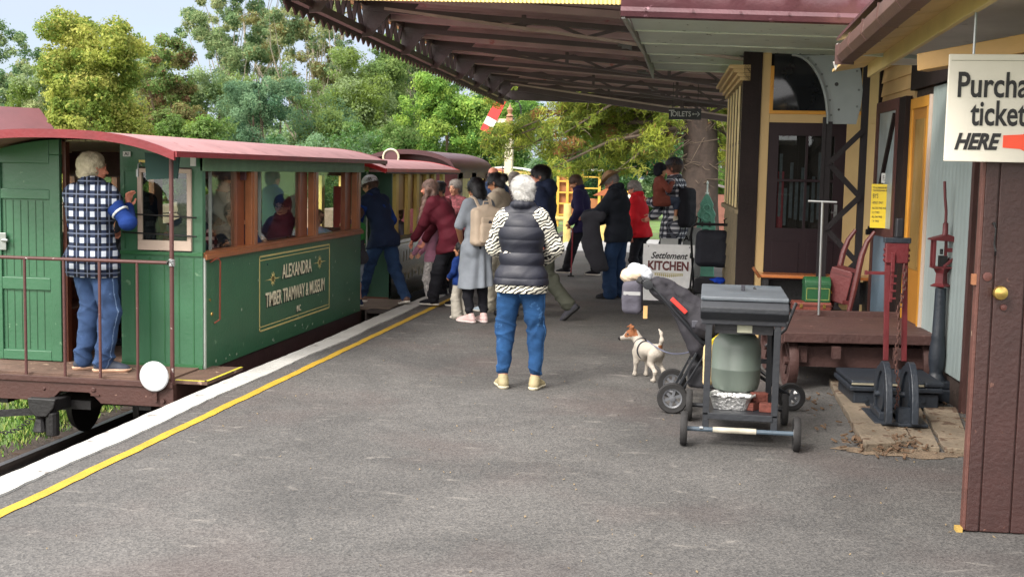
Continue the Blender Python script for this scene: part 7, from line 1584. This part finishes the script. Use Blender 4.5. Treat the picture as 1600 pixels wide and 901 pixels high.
def house():
    R = thing('cottage', 'yellow weatherboard cottage with dark red gabled roof behind the trees at far left', 'house', (-25.3, 40, -.33), rad(-35)); R.scale = (.9, .9, .9)
    YH = M('cottage_yellow', S(214, 176, 84), .6, .08); w_ = MB(); z = 0
    for i in range(16): w_.box(-2.6, -.02 if i % 2 else -.0, i*.16, 2.6, 1.9, i*.16+.155)
    w_.prism([(-2.6, 2.56), (2.6, 2.56), (0, 4.2)], 0, 1.9); w_.build('wall', YH, R)
    m_ = MB()
    for s in (-1, 1): m_.prism([(s*2.95, 2.30), (0, 4.2), (0, 4.32), (s*3.05, 2.36)], -.35, 2.0)
    m_.build('roof', M('cottage_roof', S(96, 50, 54), .5, .12, 1.5), R); b_ = MB()
    for s in (-1, 1): b_.prism([(s*2.95, 2.25), (0, 4.15), (0, 4.35), (s*3.07, 2.40)], -.42, -.36)
    b_.build('barge_board', plain('barge_pink', S(190, 150, 140), .5), R); MB().box(-.5, -.05, 1.0, .5, .0, 2.1).build('window', M('house_window', S(60, 66, 70), .1), R)
house()
# ================================================================= trees
def leafmat(name, c, tr=.45):
    if name in MATS: return MATS[name]
    m = bpy.data.materials.new(name); m.use_nodes = True; MATS[name] = m; nt = m.node_tree; nt.nodes.clear(); N = nt.nodes.new; L = nt.links.new
    o = N('ShaderNodeOutputMaterial'); d = N('ShaderNodeBsdfPrincipled'); t = N('ShaderNodeBsdfTranslucent'); mx = N('ShaderNodeMixShader'); mx.inputs[0].default_value = tr
    d.inputs['Roughness'].default_value = .75; d.inputs['Specular IOR Level'].default_value = .3
    tc = N('ShaderNodeTexCoord'); n = N('ShaderNodeTexNoise'); n.inputs['Scale'].default_value = 1.4; n.inputs['Detail'].default_value = 5; L(tc.outputs['Object'], n.inputs[0])
    r = N('ShaderNodeValToRGB'); r.color_ramp.elements[0].position = .3; r.color_ramp.elements[1].position = .7
    r.color_ramp.elements[0].color = tuple(x*.95 for x in c)+(1,); r.color_ramp.elements[1].color = tuple(min(1, x*1.8) for x in c)+(1,)
    L(n.outputs['Fac'], r.inputs[0]); L(r.outputs[0], d.inputs['Base Color']); L(r.outputs[0], t.inputs['Color'])
    L(d.outputs[0], mx.inputs[1]); L(t.outputs[0], mx.inputs[2]); L(mx.outputs[0], o.inputs[0]); return m
def crown(name, parent, clumps, n, size, mats, seed=0, asp=.5, droop=0, fill=.25, weights=None):
    R = np.random.RandomState(seed); C = np.array([c[0] for c in clumps]); r = np.array([c[1] for c in clumps]); p = r**2; p = p/p.sum()
    n0 = n; n = int(n*2.1); k = R.choice(len(C), n, p=p); d = R.normal(size=(n, 3)); d /= np.linalg.norm(d, axis=1)[:, None]; d[:, 2] *= .8
    rr = r[k]*np.where(R.rand(n) < fill, R.rand(n)**.5, .72+.3*R.rand(n)+.16*R.normal(size=n))
    P = C[k]+d*rr[:, None]; den = np.zeros(n)
    for fq, am in ((1.1, .5), (2.3, .7), (4.9, .8), (10.5, .6)):      # uneven density: gaps and tufts at several sizes
        fq = fq*(5/max(2, np.ptp(P[:, 0])))**.35; v1, v2, v3 = R.normal(0, fq, (3, 3)); ph = R.rand(3)*6.3
        den += am*np.sin(P@v1+ph[0]+1.3*np.sin(P@v2+ph[1]))*np.cos(P@v3+ph[2])
    keep = den+R.normal(0, .35, n) > np.quantile(den, .44); P, d, k = P[keep][:n0], d[keep][:n0], k[keep][:n0]; n = len(P)
    nn = d+R.normal(0, .55, (n, 3)); nn[:, 2] += .35; nn /= np.linalg.norm(nn, axis=1)[:, None]
    u = np.cross(nn, R.normal(size=(n, 3))); u /= np.linalg.norm(u, axis=1)[:, None]
    if droop: u[:, 2] -= droop; u /= np.linalg.norm(u, axis=1)[:, None]
    w = np.cross(nn, u); w /= np.linalg.norm(w, axis=1)[:, None]+1e-9; s = size*(.55+.9*R.rand(n))[:, None]
    V = np.stack([P-u*s*.5, P+w*s*asp*.5+nn*s*.08, P+u*s*.5, P-w*s*asp*.5+nn*s*.08], 1).reshape(-1, 3); i = np.arange(n)*4
    cm = R.choice(len(mats), len(C), p=weights); mi = np.where(R.rand(n) < .7, cm[k], R.choice(len(mats), n, p=weights))
    return npmesh(name, V, np.stack([i, i+1, i+2, i+3], 1), mats, parent, False, mi)
BARKP = M('pale_gum_bark', S(158, 148, 132), .7, .15, 3, .2, wear=S(140, 126, 108), wamt=.2, wscale=2); BARKB = M('brown_bark', S(92, 76, 64), .9, .25, 3, .7, 12)
def tree(label, cat, x, y, W, H, z0=-.3, bottom=.0, ncl=40, rc=.16, nleaf=16000, size=.16, cols=(), asp=.5, bark=None, trunk=.12, nb=6, seed=0, gap=0., group='trees behind the railway', droop=0, lean=0, weights=None, name='tree'):
    """crown W wide and H high; bottom = where the crown starts as a share of H"""
    R = thing(name, label, cat, (x, y, z0), 0, group); r = np.random.RandomState(seed); cl = []
    zc = H*(bottom+1)/2; hz = H*(1-bottom)/2
    ncl = int(ncl*(2.3 if gap < .3 else 4.2)); rc *= (.74 if gap < .3 else .60); nleaf = int(nleaf*1.9); size *= .82; nb = int(nb*.7); gap *= .4
    while len(cl) < ncl:
        p = r.uniform(-1, 1, 3); l = np.linalg.norm(p)*(1+.18*math.sin(4*math.atan2(p[2], p[0])+seed*2))
        if l > 1 or l < .35: continue
        q = .78+.22*math.sin(3*math.atan2(p[0], p[2])+seed)*1.0
        rad_ = rc*W*r.uniform(.45, 1.15)
        c = np.array([p[0]*(W/2-rad_*.6)*q+lean*p[2], p[1]*(W/2-rad_)*.8, zc+p[2]*(hz-rad_*.6)*(.9+.1*q)])
        cl.append((c, rad_*(1-gap*.4)))
    bk = bark or BARKB; top = np.array([lean*.3, 0, H*.72]); pts = [np.array([0, 0, -.2])+(top)*t+np.array([.25*math.sin(t*5+seed), 0, 0])*min(t*3, 1)*W*.06 for t in np.linspace(0, 1, 9)]
    MB().tube([tuple(p) for p in pts], [trunk*(1.15-.85*t) for t in np.linspace(0, 1, 9)], 9).build('trunk', bk, R, smooth=True)
    idx = r.permutation(len(cl))[:nb]
    m_ = MB()
    for i in idx:
        c = cl[i][0]; t0 = min(max((c[2]/H)*.55, .12), .7); a = pts[int(t0*8)]; mid = (a+c)/2+np.array([r.normal(0, .05)*W, 0, r.normal(0, .04)*H-.05*H])
        q1 = (a+mid)/2+r.normal(0, .02, 3)*W; q2 = (mid+c)/2+r.normal(0, .02, 3)*W; ext = c+(c-mid)*.45+r.normal(0, .05, 3)*W
        m_.tube([tuple(a), tuple(q1), tuple(mid), tuple(q2), tuple(c)], [trunk*.36, trunk*.3, trunk*.24, trunk*.16, trunk*.07], 6)
        for _ in range(2):
            e = c+r.normal(0, .06, 3)*W; m_.tube([tuple(mid), tuple((mid+e)/2+r.normal(0, .02, 3)*W), tuple(e)], [trunk*.2, trunk*.14, trunk*.04], 5)
    if nb: m_.build('limbs', bk, R, smooth=True)
    crown('crown', R, cl, nleaf, size, [leafmat('leaf_%02x%02x%02x' % tuple(int(v) for v in c), S(*c)) for c in cols], seed, asp, droop, weights=weights)
    return R
PX = lambda px, y: (px-1110)/1900*y*1.026*(1-.00002*(px-800))       # ground column seen at pixel px
YG = ((120, 130, 56), (140, 146, 70), (98, 116, 50), (150, 150, 78)); EU = ((98, 120, 82), (122, 138, 96), (78, 104, 70), (140, 146, 104)); OL = ((92, 114, 62), (108, 126, 70), (76, 98, 56))
BG = ((90, 122, 52), (112, 142, 62), (72, 104, 46), (130, 152, 70)); BL = ((84, 112, 84), (104, 130, 98), (64, 94, 70)); DG = ((52, 88, 44), (70, 104, 50), (40, 74, 40)); RU = ((108, 104, 64), (112, 88, 64), (96, 108, 62))
tree('broad yellow green bushy tree rising behind the carriage roof at left', 'tree', PX(132, 45), 45, 6.6, 8.1, ncl=90, rc=.13, nleaf=42000, size=.15, cols=YG, asp=.6, seed=1, nb=5)
tree('smaller yellow green tree beside the cottage, lower left', 'tree', PX(98, 39), 39, 2.4, 4.9, ncl=40, rc=.16, nleaf=20000, size=.14, cols=YG, asp=.6, seed=21, nb=3)
tree('grey green gum tree at the far left edge', 'tree', PX(8, 66), 66, 6.5, 9.9, bottom=.15, ncl=40, rc=.13, nleaf=20000, size=.2, cols=EU, bark=BARKP, seed=2, gap=.3, weights=(.3, .3, .3, .1))
tree('olive tree with bare brown twigs between the yellow tree and the gums', 'tree', PX(262, 52), 52, 4.6, 8.0, ncl=44, rc=.12, nleaf=17000, size=.15, cols=(OL[0], RU[0], OL[1], RU[1]), seed=3, nb=16, trunk=.1)
tree('low bright green bush below the olive tree', 'bush', PX(305, 42), 42, 3.4, 3.9, ncl=26, rc=.17, nleaf=14000, size=.13, cols=(YG[2], BG[0], OL[0]), seed=4, nb=2, name='bush')
tree('tall airy gum tree with pale trunk at the top left of the canopy', 'tree', PX(385, 62), 62, 8.0, 13.5, bottom=.35, ncl=46, rc=.095, nleaf=26000, size=.2, cols=EU, bark=BARKP, trunk=.17, seed=5, gap=.5, nb=20, asp=.35, droop=.4)
tree('tall gum tree with forked white limbs nearest the toothed valance', 'tree', PX(490, 58), 58, 7.0, 11.5, bottom=.35, ncl=40, rc=.10, nleaf=20000, size=.2, cols=(EU[0], EU[3], RU[0]), bark=BARKP, trunk=.17, seed=6, gap=.5, nb=22, asp=.35, droop=.4, lean=.8)
tree('blue green wattle bush behind the roof middle', 'tree', PX(400, 47), 47, 4.6, 5.8, ncl=44, rc=.14, nleaf=24000, size=.13, cols=BL, asp=.35, seed=7, nb=6)
tree('grey olive wattle right of the blue green one', 'tree', PX(505, 50), 50, 4.8, 6.0, ncl=44, rc=.14, nleaf=24000, size=.13, cols=(BL[0], OL[1], OL[0]), asp=.35, seed=8, nb=8)
tree('dense mid green tree behind the second carriage', 'tree', PX(610, 58), 58, 6.4, 8.6, ncl=50, rc=.13, nleaf=24000, size=.17, cols=OL, seed=9, nb=8, bark=BARKP)
tree('gum tree with pale branching limbs under the canopy edge', 'tree', PX(670, 62), 62, 5.5, 10.0, bottom=.3, ncl=30, rc=.12, nleaf=14000, size=.18, cols=EU, bark=BARKP, seed=10, gap=.4, nb=16)
tree('vivid green rounded tree left of the signal arm', 'tree', PX(705, 46), 46, 5.2, 5.7, ncl=60, rc=.13, nleaf=36000, size=.13, cols=BG, asp=.6, seed=11, nb=3)
tree('dark green shrub below the vivid green tree', 'bush', PX(630, 43), 43, 3.2, 3.6, ncl=30, rc=.16, nleaf=14000, size=.13, cols=(DG[1], OL[0], BG[2]), seed=12, nb=3, name='bush')
tree('leafy green tree just behind the signal post', 'tree', PX(800, 48), 48, 4.2, 5.6, ncl=44, rc=.14, nleaf=22000, size=.13, cols=(BG[0], BG[2], DG[1]), seed=13, nb=4)
tree('dark feathery tree behind the man in the tan hat', 'tree', PX(925, 44), 44, 4.6, 4.8, ncl=44, rc=.13, nleaf=24000, size=.16, cols=DG+(BL[1],), asp=.25, droop=.3, seed=14, nb=3)
tree('dark feathery tree behind the father and child', 'tree', PX(1030, 46), 46, 4.4, 4.8, ncl=44, rc=.13, nleaf=22000, size=.16, cols=DG+(BL[1],), asp=.25, droop=.3, seed=15, nb=3)
tree('bamboo like light green shrub beside the bay window', 'bush', PX(1128, 40), 40, 2.4, 4.6, ncl=30, rc=.16, nleaf=14000, size=.16, cols=(BG[0], OL[0], BG[1]), asp=.2, seed=16, nb=6, name='bush')
tree('low shrub between the cottage and the yellow tree', 'bush', PX(190, 41), 41, 4.4, 3.2, ncl=30, rc=.15, nleaf=15000, size=.13, cols=(DG[1], OL[0], YG[2]), seed=17, nb=2, name='bush')
tree('low dark green shrub behind the carriage roof centre', 'bush', PX(420, 41), 41, 4.8, 3.3, ncl=34, rc=.14, nleaf=16000, size=.13, cols=(DG[0], BL[0], BL[1]), asp=.35, seed=18, nb=6, name='bush')
tree('low grey green shrub behind the carriage roof end', 'bush', PX(540, 43), 43, 4.6, 3.6, ncl=34, rc=.14, nleaf=16000, size=.13, cols=(BL[1], OL[0], DG[1]), asp=.35, seed=19, nb=6, name='bush')
tree('soft olive tree filling the gap behind the brown twigged one', 'tree', PX(230, 60), 60, 6.0, 8.2, ncl=60, rc=.13, nleaf=24000, size=.16, cols=(OL[1], EU[1], YG[1]), seed=31, nb=3)
tree('soft grey green tree between the gums and the blue green wattle', 'tree', PX(345, 56), 56, 5.6, 7.4, ncl=60, rc=.13, nleaf=24000, size=.15, cols=(EU[1], EU[0], OL[1]), seed=32, nb=3)
tree('pale olive tree under the forked gum', 'tree', PX(560, 54), 54, 5.6, 7.4, ncl=60, rc=.13, nleaf=26000, size=.15, cols=(OL[1], EU[1], YG[2]), seed=33, nb=4)
tree('yellowish gum behind the left cottage', 'tree', PX(30, 58), 58, 5.0, 6.8, ncl=50, rc=.13, nleaf=20000, size=.15, cols=(EU[1], YG[2], EU[3]), seed=34, nb=3)
# the far wood that closes the view
cl = []; r = np.random.RandomState(40)
for i in range(150):
    y = r.uniform(78, 90); px = r.uniform(-150, 1250); top = 6.5+1.8*math.sin(px*.012)+1.0*math.sin(px*.031+1)-(1.5 if px < 330 else 0); z = r.uniform(.0, 1)**.8*top; cl.append(((PX(px, y), y, z), r.uniform(1.2, 2.1)))
o = crown('far_wood', None, cl, 90000, .32, [leafmat('far_%d' % i, S(*c)) for i, c in enumerate(((112, 134, 92), (126, 144, 98), (98, 120, 86)))], 41)
tag(o, 'distant mixed wood closing the view behind the trees', 'woodland', kind='stuff')
# the pine with drooping sprays and its thick trunk
def pine():
    y = 31; R = thing('pine_tree', 'old pine with thick brown trunk and drooping yellow green sprays under the canopy', 'pine tree', (-.30, y, -.06)); r = np.random.RandomState(3)
    pts = [(0, 0, -.1), (.02, 0, 1.0), (.05, 0, 2.2), (-.02, 0, 3.4), (.05, 0, 5.5), (0, 0, 8)]
    MB().tube(pts, [.62, .50, .44, .40, .3, .15], 18).build('trunk', M('pine_bark', S(54, 44, 38), .95, .35, 4, 1.0, 8, wear=S(60, 48, 42), wamt=.25, wscale=7), R, smooth=True)
    cl = []; m_ = MB()
    for i in range(46):
        a = r.uniform(0, 1); z0 = r.uniform(2.6, 5.5); ln = r.uniform(1.0, 5.2); s = -1 if r.rand() < .8 else 1
        tip = np.array([s*ln*(1 if s < 0 else .35), r.uniform(-1.6, 1.2), z0-r.uniform(.6, 1.7)]); a0 = np.array([0, 0, z0]); md = a0*.5+tip*.5+np.array([0, 0, .35])
        m_.tube([tuple(a0), tuple(md), tuple(tip)], [.07, .045, .015], 6)
        for t in (.45, .62, .8, .95, 1.05):
            c = (1-t)**2*a0+2*t*(1-t)*md+t*t*tip+r.normal(0, .12, 3); cl.append((c, r.uniform(.22, .42)))
            e = c+np.array([r.normal(0, .3), r.normal(0, .2), -r.uniform(.1, .5)]); m_.tube([tuple(c), tuple(e)], [.012, .004], 4)
    for i in range(50):   # fine dead twigs round the trunk
        a0 = np.array([r.normal(-.1, .4), -.3, r.uniform(1.6, 3.6)]); e = a0+np.array([r.normal(0, .6), r.uniform(-.4, 0), r.normal(-.1, .35)]); md = (a0+e)/2+r.normal(0, .1, 3); m_.tube([tuple(a0), tuple(md), tuple(e)], [.016, .01, .004], 4)
    m_.build('branches', M('grey_twig', S(84, 72, 60), .9, .2, 5), R, smooth=True)
    crown('crown', R, [c for c in cl if c[0][2] > 1.35], 80000, .15, [leafmat('pine_%d' % i, S(*c)) for i, c in enumerate(((134, 142, 58), (112, 126, 52), (148, 152, 70), (132, 96, 62), (86, 100, 46)))], 5, .16, .5, .5, weights=(.34, .26, .14, .08, .18))
pine()
# what shows through the carriage windows: bank, fence posts
bk = thing('earth_bank', 'low brown stone edged bank across the lawn seen through the carriage windows', 'bank', (-12, 27, -.5)); 
v = []; f = []; n = 40
for i in range(n+1):
    x = -9+20*i/n; v += [(x, -.5-.1*math.sin(i), -.3), (x, 0, .95+.12*math.sin(i*.8)), (x, 1.2, 1.1+.1*math.sin(i*1.3)), (x, 2.2, -.3)]
for i in range(n):
    for k in range(3): a = i*4+k; f.append((a, a+4, a+5, a+1))
bk.location = (-17.5, 30, -.5); MB().add(v, f).build('bank', M('bank_soil', S(118, 100, 84), .95, .35, 2.5, 1.0, 8), bk, smooth=True)
